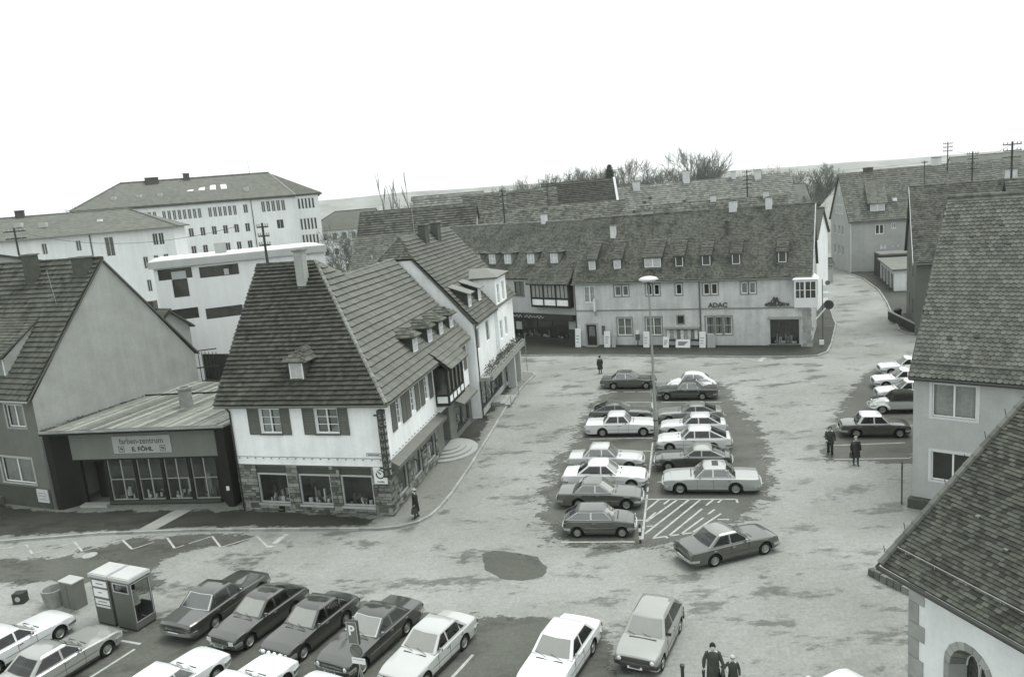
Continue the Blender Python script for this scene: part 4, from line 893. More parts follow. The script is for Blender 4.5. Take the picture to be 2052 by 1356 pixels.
q = MB(); q.lathe([(.02, 5.3), (.42, 5.3), (.38, 6.45), (.47, 6.5), (.47, 6.62), (.3, 6.62), (.3, 6.3), (0, 6.3)], FS.p(6.75, 0, -4.3), k=20); q.v = [p - V((0, 0, .25)) for p in q.v]; q.build('vent_stack', M('old_concrete', .25, .9, .4, 1.5, streak=.3), hs, smooth=True, sharp=40)
q = MB()
rng = random.Random(8)
for i in range(58):
    t = i / 58; a = FS.p(-.1 + t * 2.0, 5.09 - t * .05, .1 - t * 12.0); q.hexa([a, a + FS.u * .4, a + FS.u * .4 - FS.n * .2, a - FS.n * .2], [p + V((0, 0, rng.uniform(.04, .14))) for p in (a, a + FS.u * .4, a + FS.u * .4 - FS.n * .2, a - FS.n * .2)])
stuff(q.build('flashing', TOLD, hs))
for S in (Fac(FS.p(11.58, 0, -.9), FS.p(12.3, 0, -7.5)), Fac(FS.p(12.3, 0, -7.5), FS.p(.9, 0, -7.6))): wall(S, hs, DK, 0, 5.2, name='rear_wall')

# iron balcony behind the shop
bl = root('iron_balcony', (-23.4, 57, 4.2), 'dark iron balcony railing behind the low paint shop', 'balcony'); q = MB()
BF = Fac((-24.6, 57.4), (-22.0, 56.4))
for k in range(9): q.cyl(BF.p(k * .34, 4.4, 0), BF.p(k * .34, 6.9, 0), .03, .03, 6)
for z in (4.5, 5.6, 6.9): q.cyl(BF.p(0, z, 0), BF.p(BF.L, z + .25, 0), .05, .05, 6)
q.build('railing', IRON, bl); q = MB(); BF.box(q, 0, 4.2, BF.L, 4.4, -1.6, .1); q.build('slab', DARKR, bl); q = MB(); BF.box(q, 0, 0, BF.L, 4.2, -1.6, -1.4); BF.box(q, 0, 4.4, BF.L, 6.4, -1.6, -1.5); q.build('wall', DARKR, bl)

# ================================================================== modern white annex
h5 = root('white_annex', (-23.5, 70, .1), 'modern white flat-roofed annex with dark ribbon windows', 'building')
d5 = V((math.cos(R(20.2)), math.sin(R(20.2)), 0)); p5 = V((-30, 66, 0)); F5 = Fac(p5, p5 + d5 * 14.4)
rb = [(.3, 11.8, 3.0, 12.72), (3.6, 11.65, 6.85, 12.6), (.3, 8.25, 3.03, 9.2), (3.6, 8.0, 6.7, 8.95), (7.4, 8.0, 10.4, 8.95)]
wall(F5, h5, M('bright_white_render', .78, .9, .06, .5, streak=.12), 0, 12.85, rb + [(1.3, 10.2, 2.55, 11.78)])
for i, h in enumerate(rb):
    f_ = window(F5, h5, *h, cols=3, rows=1, simple=True, fmat=M('black_frame', .02, .4), fw=.05, name='ribbon_window')
q = MB(); F5.box(q, 1.32, 10.22, 2.53, 11.76, -.2, -.12); q.build('balcony_door', M('far_glass', .05, .08, .3, 2, spec=.7), h5)
q = MB(); F5.box(q, 1.35, 11.8, 2.5, 12.45, -.06, .02); q.build('awning_blind', M('blind_grey', .45, .7), h5); q = MB(); F5.box(q, 5.6, 11.72, 6.0, 12.25, -.06, .01); q.build('blind', M('blind_grey'), h5)
q = MB(); F5.box(q, -.35, 12.85, 14.6, 13.45, -9, .35); q.build('roof_slab', M('fascia_concrete', .42, .8, .1, 1, streak=.1), h5)
q = MB(); F5.box(q, .2, 13.45, 14, 13.5, -8.6, 0); q.build('roof_snow', M('roof_gravel_pale', .6, .9, .25, .5), h5)
wall(Fac(F5.p(14.4, 0, 0), F5.p(14.4, 0, -9)), h5, M('bright_white_render'), 0, 12.85, name='side_wall'); wall(Fac(F5.p(0, 0, -9), F5.p(0, 0, 0)), h5, M('bright_white_render'), 0, 12.85, name='side_wall'); wall(Fac(F5.p(14.4, 0, -9), F5.p(0, 0, -9)), h5, M('bright_white_render'), 0, 12.85, name='rear_wall')
chimney(h5, F5.p(5.6, 13.45, -3.5), 1.0, .8, 1.0, CHIMC, R(20), cap=False)
r_, _, _, _ = house('shed_house', 'small weathered tiled roof between the grey house and the annex', (-30.6, 62.6), (-28.9, 61.6), 3.5, 7.9, 9.6, GREYR, TOLD, tiles=('flat', .25, .3, .03))
q = MB(); q.box(-30.4, 63.2, 9.3, -29.2, 64, 10.4); q.build('small_window', M('far_glass'), r_)
r_, _, _, _ = house('gabled_outbuilding', 'grey roof with small pale gable behind the left grey house', (-34.4, 60.6), (-36.9, 63.4), 12, 14.2, 15.9, CREAM, TFARD, over=.2)

# ================================================================== large school
SCW = M('school_white', .7, .9, .08, .4, streak=.15)
def block_windows(F, rows, fmat=None, rmat=None, **k):
    return [(x0, z0, x1, z1) for (xa, n, pitch, wd, z0, z1) in rows for x0, x1 in [(xa + i * pitch, xa + i * pitch + wd) for i in range(n)]]
PS = V((-39.05, 150, 0)); us = V((math.cos(R(28.9)), math.sin(R(28.9)), 0)); S0 = PS - us * 37
hS = root('school_building', (-55, 150, .1), 'large white school block with hipped roof and rows of windows', 'building')
FSc = Fac(S0, PS); off = 37 - 29.35
rows = [(off + 2.5, 3, .84, .6, 17.2, 18.85), (off + 5.7, 8, .845, .6, 17.1, 18.85), (off + 13.4, 6, .87, .62, 17.1, 18.85), (off + 19.6, 1, 1, .8, 17.3, 18.9), (off + 7.6, 7, 1.98, .85, 13.9, 15.45), (off + 7.6, 7, 1.98, .85, 10.6, 12.25), (off + 22.9, 5, .93, .7, 17.2, 19.2), (off + 25.3, 1, 1, 1.3, 13.9, 15.6), (off - 6, 5, 1.98, .85, 13.9, 15.45), (off - 6, 4, 1.98, .85, 17.1, 18.7)]
hw = block_windows(FSc, rows); wall(FSc, hS, SCW, 0, 20.0, hw)
for h in hw: window(FSc, hS, *h, cols=2, rows=1, simple=True, fw=.06, fmat=M('cream_frame', .55, .6))
PE = PS + V((4.46, -.21, 0)); FE = Fac(PS, PE)
hw = [(.35 + i * .68, z0, .35 + i * .68 + .5, z1) for z0, z1 in ((17.2, 19.2), (13.2, 15.4), (10.3, 12.3)) for i in range(5)]
wall(FE, hS, SCW, 0, 20.0, hw)
for h in hw: window(FE, hS, *h, cols=1, rows=1, simple=True, fw=.08, fmat=M('cream_frame'))
PB = PE + V((-4, 14, 0)); PC = S0 + V((-6, 13, 0))
wall(Fac(PE, PB), hS, SCW, 0, 20, name='side_wall'); wall(Fac(PC, S0), hS, SCW, 0, 20, name='side_wall'); wall(Fac(PB, PC), hS, SCW, 0, 20, name='rear_wall')
z2 = 20.0; A, B_ = FSc.p(off + .3, 24.4, -7.5), FSc.p(off + 26.5, 24.7, -6.5); sc_t = M('school_roof', .125, .8, .3, 1.2, wave=1.4, bump=.3, bscale=4, streak=.12)
e0, e1, e2, e3, e4 = [V((p.x, p.y, z2)) for p in (S0 + FSc.n * .7 - us * .7, PS + FSc.n * .7, PE + V((.9, -.7, 0)), PB + V((.9, .5, 0)), PC + V((-.7, .7, 0)))]
for poly in ([e0, e1, B_, A], [e1, e2, B_], [e2, e3, B_], [e3, e4, A, B_], [e4, e0, A]): roof_plane(hS, poly, sc_t, sc_t, tiles=False, thick=.5)
ridge_tiles(hS, A, B_, sc_t, .2, 1, single=True); ridge_tiles(hS, e1, B_, M('hip_light', .3, .8), .14, 1, single=True); ridge_tiles(hS, e0, A, sc_t, .16, 1, single=True)
chimney(hS, FSc.p(off + 5.5, 23.6, -6.5), 2.2, 1, 1.4, CHIMD, R(29)); chimney(hS, FSc.p(off + 11.5, 24, -6.8), 1.0, 1, 1.4, CHIMD, R(29))
def on_school(s_, t, up_=0.):      # point on the long front slope
    a_ = e0.lerp(e1, s_); b_ = A.lerp(B_, s_); return a_.lerp(b_, t) + V((0, -.4, .9)) * up_
for s_ in (.47, .53, .59, .65): q = MB(); q.prism([on_school(s_, .42, .06), on_school(s_ + .032, .42, .06), on_school(s_ + .032, .6, .06), on_school(s_, .6, .06)], (0, -.06, .12)); q.build('skylight', M('skylight_glass', .75, .2), hS)
for s_ in (.12, .24, .34, .78): p = on_school(s_, .33); q = MB(); q.box(p.x - .4, p.y - .35, p.z - .3, p.x + .4, p.y + .35, p.z + .5); q.build('roof_vent', M('vent_pale', .4, .7), hS)
q = MB(); q.cyl(FSc.p(off + 23, 24.5, -6.5), FSc.p(off + 22.6, 31, -6.5), .05, .03, 5); q.build('flagpole', M('grey_rail'), hS)
q = MB(); q.cyl(FSc.p(off + 21.1, 9, .06), FSc.p(off + 21.1, 19.8, .06), .07, .07, 6); q.build('downpipe', IRON, hS)
# nearer wing
PW = V((-44.18, 105, 0)); uw = V((math.cos(R(15)), math.sin(R(15)), 0)); W0 = PW - uw * 60; wo = 15
hw = [(wo + 33.0, 14.05, wo + 33.6, 15.4), (wo + 36.45, 13.0, wo + 37.5, 15.5), (wo + 42.3, 13.9, wo + 42.95, 15.45), (wo + 43.05, 13.9, wo + 43.7, 15.45), (wo + 40.7, 10.9, wo + 41.3, 12.5), (wo + 42.05, 11.6, wo + 42.6, 12.55), (wo + 43.3, 11.65, wo + 43.9, 12.6), (wo + 40.7, 7.8, wo + 41.25, 9.4), (wo + 29, 14, wo + 29.6, 15.4)]
hW, FW, lw, _ = house('school_wing', 'lower white school wing with hipped roof in front of the tall block', (W0.x, W0.y), (PW.x, PW.y), 12, 16.2, 19.1, SCW, sc_t, hw, over=.7, hip=(0, 6.2), win=dict(simple=True, cols=2, fmat=M('cream_frame'), fw=.05), cat='building')
q = MB(); q.cyl(FW.p(wo + 34.8, 8, .06), FW.p(wo + 34.8, 16, .06), .07, .07, 6); q.build('downpipe', IRON, hW)
for x, y in ((wo + 26, 3), (wo + 29, 2.4)): q = MB(); p = lw(x, y, 16.2 + (y + .7) * .44); q.box(p.x - .5, p.y - .3, p.z - .1, p.x + .5, p.y + .3, p.z + .5); q.build('roof_vent', M('vent_pale'), hW)
q = MB(); p = lw(wo + 35.8, 2.6, 17.7); q.box(p.x - .3, p.y - .2, p.z - .1, p.x + .3, p.y + .2, p.z + .2); q.build('skylight', M('skylight_glass'), hW); chimney(hW, lw(wo + 25.5, 6, 18.9), 1.0, .7, 1.0, CHIMD, R(15))
# ================================================================== long inn-like building on the far side (motor club office)
A0_, A1_ = (7.03, 80.34), (27.99, 70.59); UA = (V((*A1_, 0)) - V((*A0_, 0))).normalized()
ah = [(.95, 4.75, 2.2, 6.5), (4.3, 5.35, 5.0, 6.45), (5.12, 5.35, 5.78, 6.45), (7.6, 5.35, 8.25, 6.5), (8.38, 5.35, 9.0, 6.5), (10.6, 5.35, 11.25, 6.45), (13.3, 5.28, 13.95, 6.42), (14.05, 5.28, 14.7, 6.42), (16.9, 5.3, 17.55, 6.42), (17.65, 5.3, 18.28, 6.42)]
ag = [(4.4, 1.25, 5.95, 3.08), (7.4, 1.25, 9.05, 3.12), (10.66, 2.45, 11.28, 3.22), (13.45, 1.32, 14.25, 3.12), (14.3, 1.32, 15.1, 3.12), (15.15, 1.32, 15.95, 3.12)]
ad, ash = (1.0, .14, 2.12, 2.4), (19.5, .35, 22.1, 2.8)
hA, FA, lA, mA = house('long_grey_house', 'long grey rendered house with seven shed dormers behind the parked cars', A0_, A1_, 10.3, 6.84, 13.2, ADACR, TOLD, tiles=None, over=.4)
for ch in list(hA.children):
    if ch.name.startswith('wall') or (ch.name.startswith('roof') and ch.data.name.startswith('roof') and False): bpy.data.objects.remove(ch)
wall(FA, hA, ADACR, 3.9, 7.15, ah); wall(FA, hA, ADACR, 0, 3.9, ag + [ad, ash], name='lower_wall', d=.02)
fr = [c for c in hA.children if c.name.startswith('roof')]
for c in fr: bpy.data.objects.remove(c)
rL, rR = lA(-.1, 0, 0), None
roof_plane(hA, [lA(-.15, -.4, 6.84), lA(23.35, -.4, 6.84), lA(23.35, 5.15, 13.2), lA(-.15, 5.15, 13.2)], UNDER, TOLD, 'flat', .19, .19, .02, 0)
roof_plane(hA, [lA(23.35, 10.7, 6.84), lA(-.15, 10.7, 6.84), lA(-.15, 5.15, 13.2), lA(23.35, 5.15, 13.2)], TFARD, TFARD, tiles=False)
q = MB(); FA.box(q, 0, 3.84, 21.7, 3.96, .0, .09); q.build('string_course', M('string_course', .22, .9), hA)
for i, h in enumerate(ah): window(FA, hA, *h, cols=2 if i == 0 else 1, rows=2 if i == 0 else 1, curtain=[.5, .3, .3, None, None, None, None, None, .45, .45][i], fw=.11, surround=M('surround_grey2', .24, .9) if i else None, seed=1)
for i, h in enumerate(ag): window(FA, hA, *h, cols=2 if h[2] - h[0] > 1 else 1, rows=4 if i == 2 else 2, curtain=None if i == 2 else (.3 if i < 2 else .4), fw=.09 if i != 2 else .04, d=.02, surround=M('surround_grey2'), fmat=IRON if i == 2 else None, seed=0)
q = MB(); FA.box(q, 1.0, .14, 2.12, 2.4, -.25, -.2); dr = q.build('door', M('dark_door'), hA)
for k in range(5): q = MB(); FA.box(q, 1.22 + k * .13, 1.1 + .1 * (k % 2), 1.27 + k * .13, 2.2, -.2, -.19); q.build('door_bar', M('blind_grey'), dr)
q = MB(); FA.box(q, .85, .1, 1.0, 2.55, -.1, .1); FA.box(q, 2.12, .1, 2.27, 2.55, -.1, .1); FA.box(q, 1.0, 2.4, 2.12, 2.56, -.1, .098); q.build('door_surround', SANDST, hA)
q = MB(); FA.box(q, .9, .1, 2.2, .22, .1, .5); q.build('step', M('step_stone'), hA)
shop_window(FA, hA, *ash, cols=3, fmat=M('dark_frame'), d=.02, lit=.05, fw=.07); shop_goods(FA, 19.7, .35, 21.9, 1.0, 'dark clothing and pale goods in the corner shop window of the long house', 45, 77, zmax=1.5, bright=.4)
q = MB(); FA.box(q, 19.3, 2.82, 22.3, 3.0, .0, .35); q.build('window_canopy', M('canopy_pale', .3, .6), hA)
q = MB(); FA.box(q, 19.35, .1, 22.25, .34, .0, .2); q.build('window_base', M('dark_plinth'), hA)
q = MB(); FA.box(q, 2.3, .0, 19.3, .25, .02, .06); q.build('plinth', M('dark_plinth'), hA)
q = MB(); q.cyl(FA.p(12.95, .1, .1), FA.p(12.95, 6.7, .1), .06, .06, 8); q.build('downpipe', M('dark_pipe', .08, .5), hA)
rng = random.Random(12)
for x0 in (22.35, 22.75):
    z = .1
    while z < 3.6: hh = rng.uniform(.3, .45); q = MB(); FA.box(q, x0 + rng.uniform(0, .1), z, x0 + .42 + rng.uniform(-.05, .25), min(z + hh, 3.7) - .015, .02, .045 + rng.random() * .02); q.build('quoin', SANDST, hA); z += hh
# corner bay
bay = MB(); FA.box(bay, 21.75, 3.95, 23.75, 4.85, -.6, .55); FA.box(bay, 21.75, 6.35, 23.75, 6.6, -.6, .55)
for x in (21.75, 22.6, 23.6): FA.box(bay, x, 4.85, x + .15, 6.35, .4, .55)
FA.box(bay, 21.75, 4.85, 21.9, 6.35, -.3, -.1); FA.box(bay, 23.6, 4.85, 23.75, 6.35, -.6, -.4)
bo = bay.build('corner_bay', M('bay_white', .66, .6, .06), hA)
for xa, xb in ((21.9, 22.6), (22.75, 23.6)):
    MB().quad(FA.p(xa, 4.85, .46), FA.p(xb, 4.85, .46), FA.p(xb, 6.35, .46), FA.p(xa, 6.35, .46)).build('pane', M('far_glass'), bo)
    q = MB(); xm = (xa + xb) / 2; FA.box(q, xm - .03, 4.85, xm + .03, 6.35, .44, .5); FA.box(q, xa, 5.55, xb, 5.6, .44, .498); q.build('glazing_bar', WINW, bo)
MB().quad(FA.p(23.7, 4.85, .4), FA.p(23.7, 4.85, -.4), FA.p(23.7, 6.35, -.4), FA.p(23.7, 6.35, .4)).build('pane', M('far_glass'), bo); MB().quad(FA.p(21.8, 4.85, -.3), FA.p(21.8, 4.85, .4), FA.p(21.8, 6.35, .4), FA.p(21.8, 6.35, -.3)).build('pane', M('far_glass'), bo)
q = MB(); q.hexa([FA.p(21.6, 6.6, .7), FA.p(23.9, 6.6, .7), FA.p(23.9, 6.6, -.5), FA.p(21.6, 6.6, -.5)], [FA.p(22.1, 7.0, .2), FA.p(23.5, 7.0, .2), FA.p(23.5, 7.0, -.5), FA.p(22.1, 7.0, -.5)]); q.build('bay_roof', M('bay_white'), hA)
q = MB(); q.prism([lA(23.36, -.3, 6.7), lA(23.36, 5.15, 13.0), lA(23.36, 5.15, 13.25), lA(23.36, -.3, 6.95)], UA * .1); q.build('verge', M('verge_render', .42, .9, .3, 2), hA)
for (x0, x1, bk) in ((1.42, 2.32, 3.05), (4.12, 5.05, 3.0), (7.35, 9.2, 2.95), (10.5, 11.42, 3.0), (13.12, 14.08, 2.9), (15.98, 16.9, 2.85), (20.22, 21.12, 2.75)):
    dormer(hA, FA, x0, x1, 8.05, 9.14, .62, mA, 'shed', 0, M('tile_cheek', .06, .85, .2, 2), TFARD, cols=2 if x1 - x0 > 1.5 else 1, rows=1, curtain=.45 if x1 < 9.5 else .06, tiles=True, over=.22, back=bk, wtop=.02, side_over=.1)
chimney(hA, lA(15.66, 5.1, 13.0), .75, .6, 1.0, M('chimney_white', .55, .9), R(-25)); chimney(hA, lA(19.1, 5.1, 13.0), .6, .5, 1.1, M('chimney_white'), R(-25)); chimney(hA, lA(6.75, 5.3, 12.9), 1.2, .5, .7, CHIMC, R(-25)); chimney(hA, lA(3.5, 3.45, 11.4), .55, .5, 1.0, M('chimney_white'), R(-25)); chimney(hA, lA(15.3, 3.06, 11.0), .3, .3, 1.2, CHIMD, R(-25))
text('ADAC', FA, 14.67, 4.05, .62, M('sign_letters_dark', .06, .5), hA, d=.05, ext=.03, align='CENTER', sx=1.05, bold=.02)
q = MB(); rng = random.Random(4)
for k in range(16):      # looping metal script sign over the shop
    t = k / 15; x = 19.2 + t * 1.95; hgt = .25 + .62 * math.exp(-((t - .42) / .22) ** 2); pts = [FA.p(x + rng.uniform(-.12, .12), 4.08 + hgt * s_, .08 + rng.uniform(0, .1)) for s_ in (0, .35, .7, 1, .6)]; q.tube(pts, .055, 5)
q.build('script_sign', M('sign_letters_dark'), hA)
q = MB(); FA.box(q, 2.15, 3.9, 2.3, 5.2, .1, .65); q.build('projecting_sign', M('sign_white_box', .68, .4), hA); q = MB(); FA.box(q, 2.18, 3.4, 2.28, 3.85, .2, .5); q.build('projecting_sign', M('poster_mid', .3, .5), hA)
q = MB(); FA.box(q, 2.75, 1.35, 3.05, 2.3, .02, .2); q.build('vending_box', M('box_grey', .09, .5), hA)
q = MB(); FA.box(q, 9.45, .8, 12.7, 1.9, .02, .1); db = q.build('display_board', M('board_dark', .1, .6), hA)
for k in range(9): x = 9.52 + k * .35; q = MB(); FA.box(q, x, .86 + .02 * (k % 3), x + .32, 1.82 - .03 * (k % 2), .101, .108 + .001 * k); q.build('poster', M('poster_%d' % (k % 4), (.62, .3, .5, .16)[k % 4], .6, .5, 5), db)
q = MB(); FA.box(q, 9.3, 1.95, 12.85, 2.1, .02, .4); q.build('window_canopy', M('canopy_pale'), hA); q = MB(); FA.box(q, 9.4, .7, 12.75, .78, .02, .12); q.build('ledge', IRON, hA)
for i, (x, w_, h_, lab) in enumerate(((.15, .62, 1.95, 'tall white advertising board with round emblem leaning beside the doorway'), (3.35, .66, 1.65, 'white advertising board with printed lines right of the doorway'), (4.05, .45, 1.1, 'narrow grey advertising board right of the doorway'), (7.5, .63, 1.6, 'white advertising board in two halves by the lamp post'),
                                  (9.5, .6, 1.05, 'short white advertising board left of the display board'), (11.2, 1.45, .78, 'wide low white board under the display board'), (13.15, .62, 1.55, 'tall white advertising board right of the display board'), (14.0, .8, 1.25, 'faded grey panel leaning under the triple window'))):
    o = root('advertising_board', FA.p(x, .12, .5), lab, 'sign'); q = MB()
    q.hexa([FA.p(x - w_ / 2, .12, .62), FA.p(x + w_ / 2, .12, .62), FA.p(x + w_ / 2, .12, .57), FA.p(x - w_ / 2, .12, .57)], [FA.p(x - w_ / 2, .12 + h_, .34), FA.p(x + w_ / 2, .12 + h_, .34), FA.p(x + w_ / 2, .12 + h_, .29), FA.p(x - w_ / 2, .12 + h_, .29)]); q.build('board', M('board_white' if i not in (2, 7) else 'board_faded', .72 if i not in (2, 7) else .32, .6, .1), o)
    if i in (2, 7): continue
    for k in range(3 + i % 3):
        z = .12 + h_ * (.25 + .5 * k / (3 + i % 3)); sl = lambda zz: .625 - .28 * (zz - .12) / h_
        MB().quad(*[FA.p(x + dx, z + dz, sl(z + dz)) for dx, dz in ((-w_ * .33, 0), (w_ * (.1 + .06 * k), 0), (w_ * (.1 + .06 * k), .07), (-w_ * .33, .07))]).build('print_mark', M('print_grey', .2, .7), o)
    q = MB(); q.cyl(FA.p(x, .12 + h_ * .8, .32), FA.p(x, .12, .05), .02, .02, 5); q.build('strut', IRON, o)
# round sign on the lamp bracket beside the doorway, ballot-like post box
o = root('post_box', FA.p(6.65, .12, .6), 'dark post box on a stand before the long grey house', 'post box'); q = MB(); FA.box(q, 6.45, .9, 6.85, 1.5, .5, .75); q.build('box', M('box_grey'), o); q = MB(); q.cyl(FA.p(6.65, .12, .62), FA.p(6.65, .9, .62), .05, .05, 6); q.build('stand', IRON, o); q = MB(); FA.box(q, 6.5, 1.5, 6.8, 1.9, .55, .7); q.build('plate', M('board_white'), o)

# ================================================================== house with shop and timber oriel to its left
u7 = (V((7.01, 81.18, 0)) - V((-.65, 88.26, 0))).normalized(); p7 = V((-.65, 88.26, 0)) - u7 * 13
h7 = root('oriel_house', (3, 85, .1), 'pale house with dark timber oriel over a black shop front', 'house')
F7 = Fac(p7, (7.01, 81.18)); o7 = 13; l7 = lambda x, y, z: F7.p(x + o7, z, -y); m7 = (13.05 - 7.2) / 5.3
w7 = [(o7 - .6, 5.05, o7 + .6, 6.75), (o7 + 1.9, 5.2, o7 + 3.4, 6.85), (o7 - 4, 5.1, o7 - 2.8, 6.7)]
wall(F7, h7, CREAM, 3.3, 7.6, w7); sh7 = (o7 + .3, .55, o7 + 9.3, 2.6); wall(F7, h7, DARKR, 0, 3.3, [sh7], name='shop_front', d=.02)
for h in w7: window(F7, h7, *h, cols=2, rows=1, curtain=.25, fmat=M('brown_frame', .1, .6), sill=M('brown_frame', .1, .6), seed=1)
shop_window(F7, h7, *sh7, cols=4, fmat=IRON, lit=.06, depth=1.6); shop_goods(F7, o7 + .6, .55, o7 + 9.1, 1.4, 'pale cards and goods in the black shop front', 45, 91, bright=.4, zmax=1.5)
q = MB(); F7.box(q, o7 + .1, 2.7, o7 + 10.4, 3.3, .02, .5); q.build('shop_fascia', M('black_fascia', .02, .5), h7)
rng = random.Random(2); q = MB(); pts = []
for k in range(60): t = k / 59; pts.append(F7.p(o7 + .8 + 5.6 * t, 3.0 + .11 * math.sin(t * 70) * (1 + .6 * math.sin(t * 23)), .515))
for seg in (pts[:26], pts[29:]): q.tube(seg, .022, 4)
q.build('script_lettering', M('poster_white'), h7)
q = MB(); F7.box(q, o7 + 9.45, 1.75, o7 + 10.4, 3.05, .03, .08); q.build('poster', M('poster_1', .3, .6, .5, 5), h7)
q = MB(); F7.box(q, o7 + 1.5, 1.3, o7 + 2.4, 2.2, -.3, -.25); q.build('framed_card', M('poster_white'), h7)
wall(Fac(F7.p(F7.L, 0, 0), F7.p(F7.L, 0, -10.6)), h7, CREAM, 0, 7.3, top=[(5.3, 12.95)], name='gable_wall'); wall(Fac(F7.p(0, 0, -10.6), p7), h7, CREAM, 0, 7.3, top=[(5.3, 12.95)], name='gable_wall'); wall(Fac(F7.p(F7.L, 0, -10.6), F7.p(0, 0, -10.6)), h7, CREAM, 0, 7.3, name='rear_wall')
roof_plane(h7, [l7(-13.2, -.4, 7.2), l7(10.6, -.4, 7.2), l7(9.7, 4.9, 13.05), l7(-13.2, 4.9, 13.05)], UNDER, TOLD, 'flat', .2, .2, .02)
roof_plane(h7, [l7(10.6, 10.2, 7.2), l7(-13.2, 10.2, 7.2), l7(-13.2, 4.9, 13.05), l7(9.7, 4.9, 13.05)], TFARD, TFARD, tiles=False)
ridge_tiles(h7, l7(-13.2, 4.9, 13.08), l7(9.7, 4.9, 13.08), M('hip_mortar_tile'), .12, .45, single=True); ridge_tiles(h7, l7(10.55, -.3, 7.35), l7(9.7, 4.9, 13.1), TOLD, .11, .5, single=True)
for x in (-7.2, -5.0, -2.55, -.1, 3.4, 6.75): dormer(h7, F7, o7 + x, o7 + x + 1.15, 8.7, 9.98, .88, m7, 'hip', .55, M('pale_cheek', .22, .8), TOLD, cols=2, rows=2, curtain=.5, over=.25)
q = MB(); F7.box(q, o7 + 5.0, 4.15, o7 + 10.3, 4.4, 0, .85); F7.box(q, o7 + 5.0, 6.75, o7 + 10.3, 7.0, 0, .85); F7.box(q, o7 + 5.0, 5.05, o7 + 10.3, 5.25, .7, .848)
for k in range(4): x = o7 + 5.0 + k * 1.72; F7.box(q, x, 4.4, x + .16, 6.75, .7, .85)
for x in (o7 + 5.0, o7 + 10.14): F7.box(q, x, 4.4, x + .16, 6.75, 0, .15)
oo = q.build('oriel', TIMBER, h7)
for k in range(3):
    x = o7 + 5.16 + k * 1.72; q = MB(); F7.box(q, x, 4.4, x + 1.56, 5.05, .74, .8); q.build('panel', WHITE, oo)
    MB().quad(F7.p(x, 5.25, .76), F7.p(x + 1.56, 5.25, .76), F7.p(x + 1.56, 6.75, .76), F7.p(x, 6.75, .76)).build('pane', M('curtained_glass_0.25', .25, .15, .25, 5, spec=.6), oo)
    q = MB(); F7.box(q, x + .5, 5.25, x + .58, 6.75, .765, .8); F7.box(q, x + 1.05, 5.25, x + 1.13, 6.75, .765, .8); q.build('glazing_bar', TIMBER, oo)
for x in (o7 + 5.06, o7 + 10.24): MB().quad(F7.p(x, 4.4, .1), F7.p(x, 4.4, .75), F7.p(x, 6.75, .75), F7.p(x, 6.75, .1)).build('panel', WHITE if x < o7 + 6 else TIMBER, oo)
roof_plane(h7, [F7.p(o7 + 4.7, 6.75, 1.25), F7.p(o7 + 10.6, 6.75, 1.25), F7.p(o7 + 10.4, 9.0, -1.1), F7.p(o7 + 4.7, 9.0, -1.1)], UNDER, TOLD, 'flat', .2, .2, .02, name='oriel_roof')
chimney(h7, l7(3.0, 4.9, 12.9), .6, .5, 1.1, M('chimney_white'), R(-43))
pole(l7(-3.2, 4.9, 13.0), 4.3, 'wire pole with many arms on the roof left of the white chimney', 5, 1.0, rz=R(-43))

# ================================================================== rooftops behind
def bg(name, label, P0, P1, depth, ez, rz, wm, tm, **k): return house(name, label, P0, P1, depth, ez, rz, wm, tm, **k)
FT = ('flat', .45, .42, .06)
b1 = bg('town_house', 'big dark roof of a house behind the white gabled house', (-19.4, 99), (-4, 97.5), 13, 8.6, 15.8, CREAM, M('tile_far_a', .078, .85, .3, .4, rnd=.35, bump=.3, bscale=5), tiles=FT)
b2 = bg('town_house', 'low lighter roof just behind the white gabled house', (-17.6, 86.5), (-8.5, 85), 7.5, 8.6, 13.1, CREAM, M('tile_far_b', .115, .85, .25, .4, rnd=.3), tiles=('flat', .3, .3, .03))
for x, z in ((1.8, 10.6), (2.4, 9.6)): q = MB(); p = b2[2](x + .5, (z - 8.6) / b2[3] - .3, z); q.cyl(p, p + V((0, 0, .5)), .09, .09, 6); q.build('roof_vent', M('vent_pale'), b2[0])
b3 = bg('town_house', 'pale striped roof with a large skylight in the middle distance', (-17, 144.5), (-3.6, 143.5), 10, 12.2, 17.6, CREAM, M('tile_far_c', .15, .85, .2, .4, rnd=.3), tiles=('flat', .6, .6, .06))
q = MB(); P = lambda x, y: b3[2](x, y, 12.2 + (y + .4) * b3[3] + .12); q.quad(P(9.6, .4), P(13.2, .4), P(13.2, 2.1), P(9.8, 2.1)); q.build('skylight', M('skylight_glass', .75, .2), b3[0])
b4 = bg('town_house', 'weathered long roof left of the dark steep roof', (-6.2, 124.8), (9, 124.2), 11, 11.8, 17.05, CREAM, M('tile_far_d', .1, .85, .3, .4, rnd=.4), tiles=FT)
b5 = bg('town_house', 'dark steep roof with a white verge among the rooftops', (7.6, 135), (20.0, 134.6), 11, 11.5, 17.8, CREAM, M('tile_far_e', .055, .85, .2, .4, rnd=.3), tiles=FT)
q = MB(); P0_ = b5[2](12.66, -.4, 11.5); P1_ = b5[2](12.66, 5.5, 17.8); q.prism([P0_, P1_, P1_ + V((0, 0, .3)), P0_ + V((0, 0, .3))], V((.4, 0, 0))); q.build('verge', M('chimney_white', .55, .9), b5[0])
b6 = bg('town_house', 'very long pale roof with several chimneys under the bare trees', (20.8, 144), (55.3, 143.6), 12, 9.0, 16.1, WHITE, M('tile_far_f', .16, .85, .25, .25, rnd=.3), tiles=('flat', .55, .5, .045))
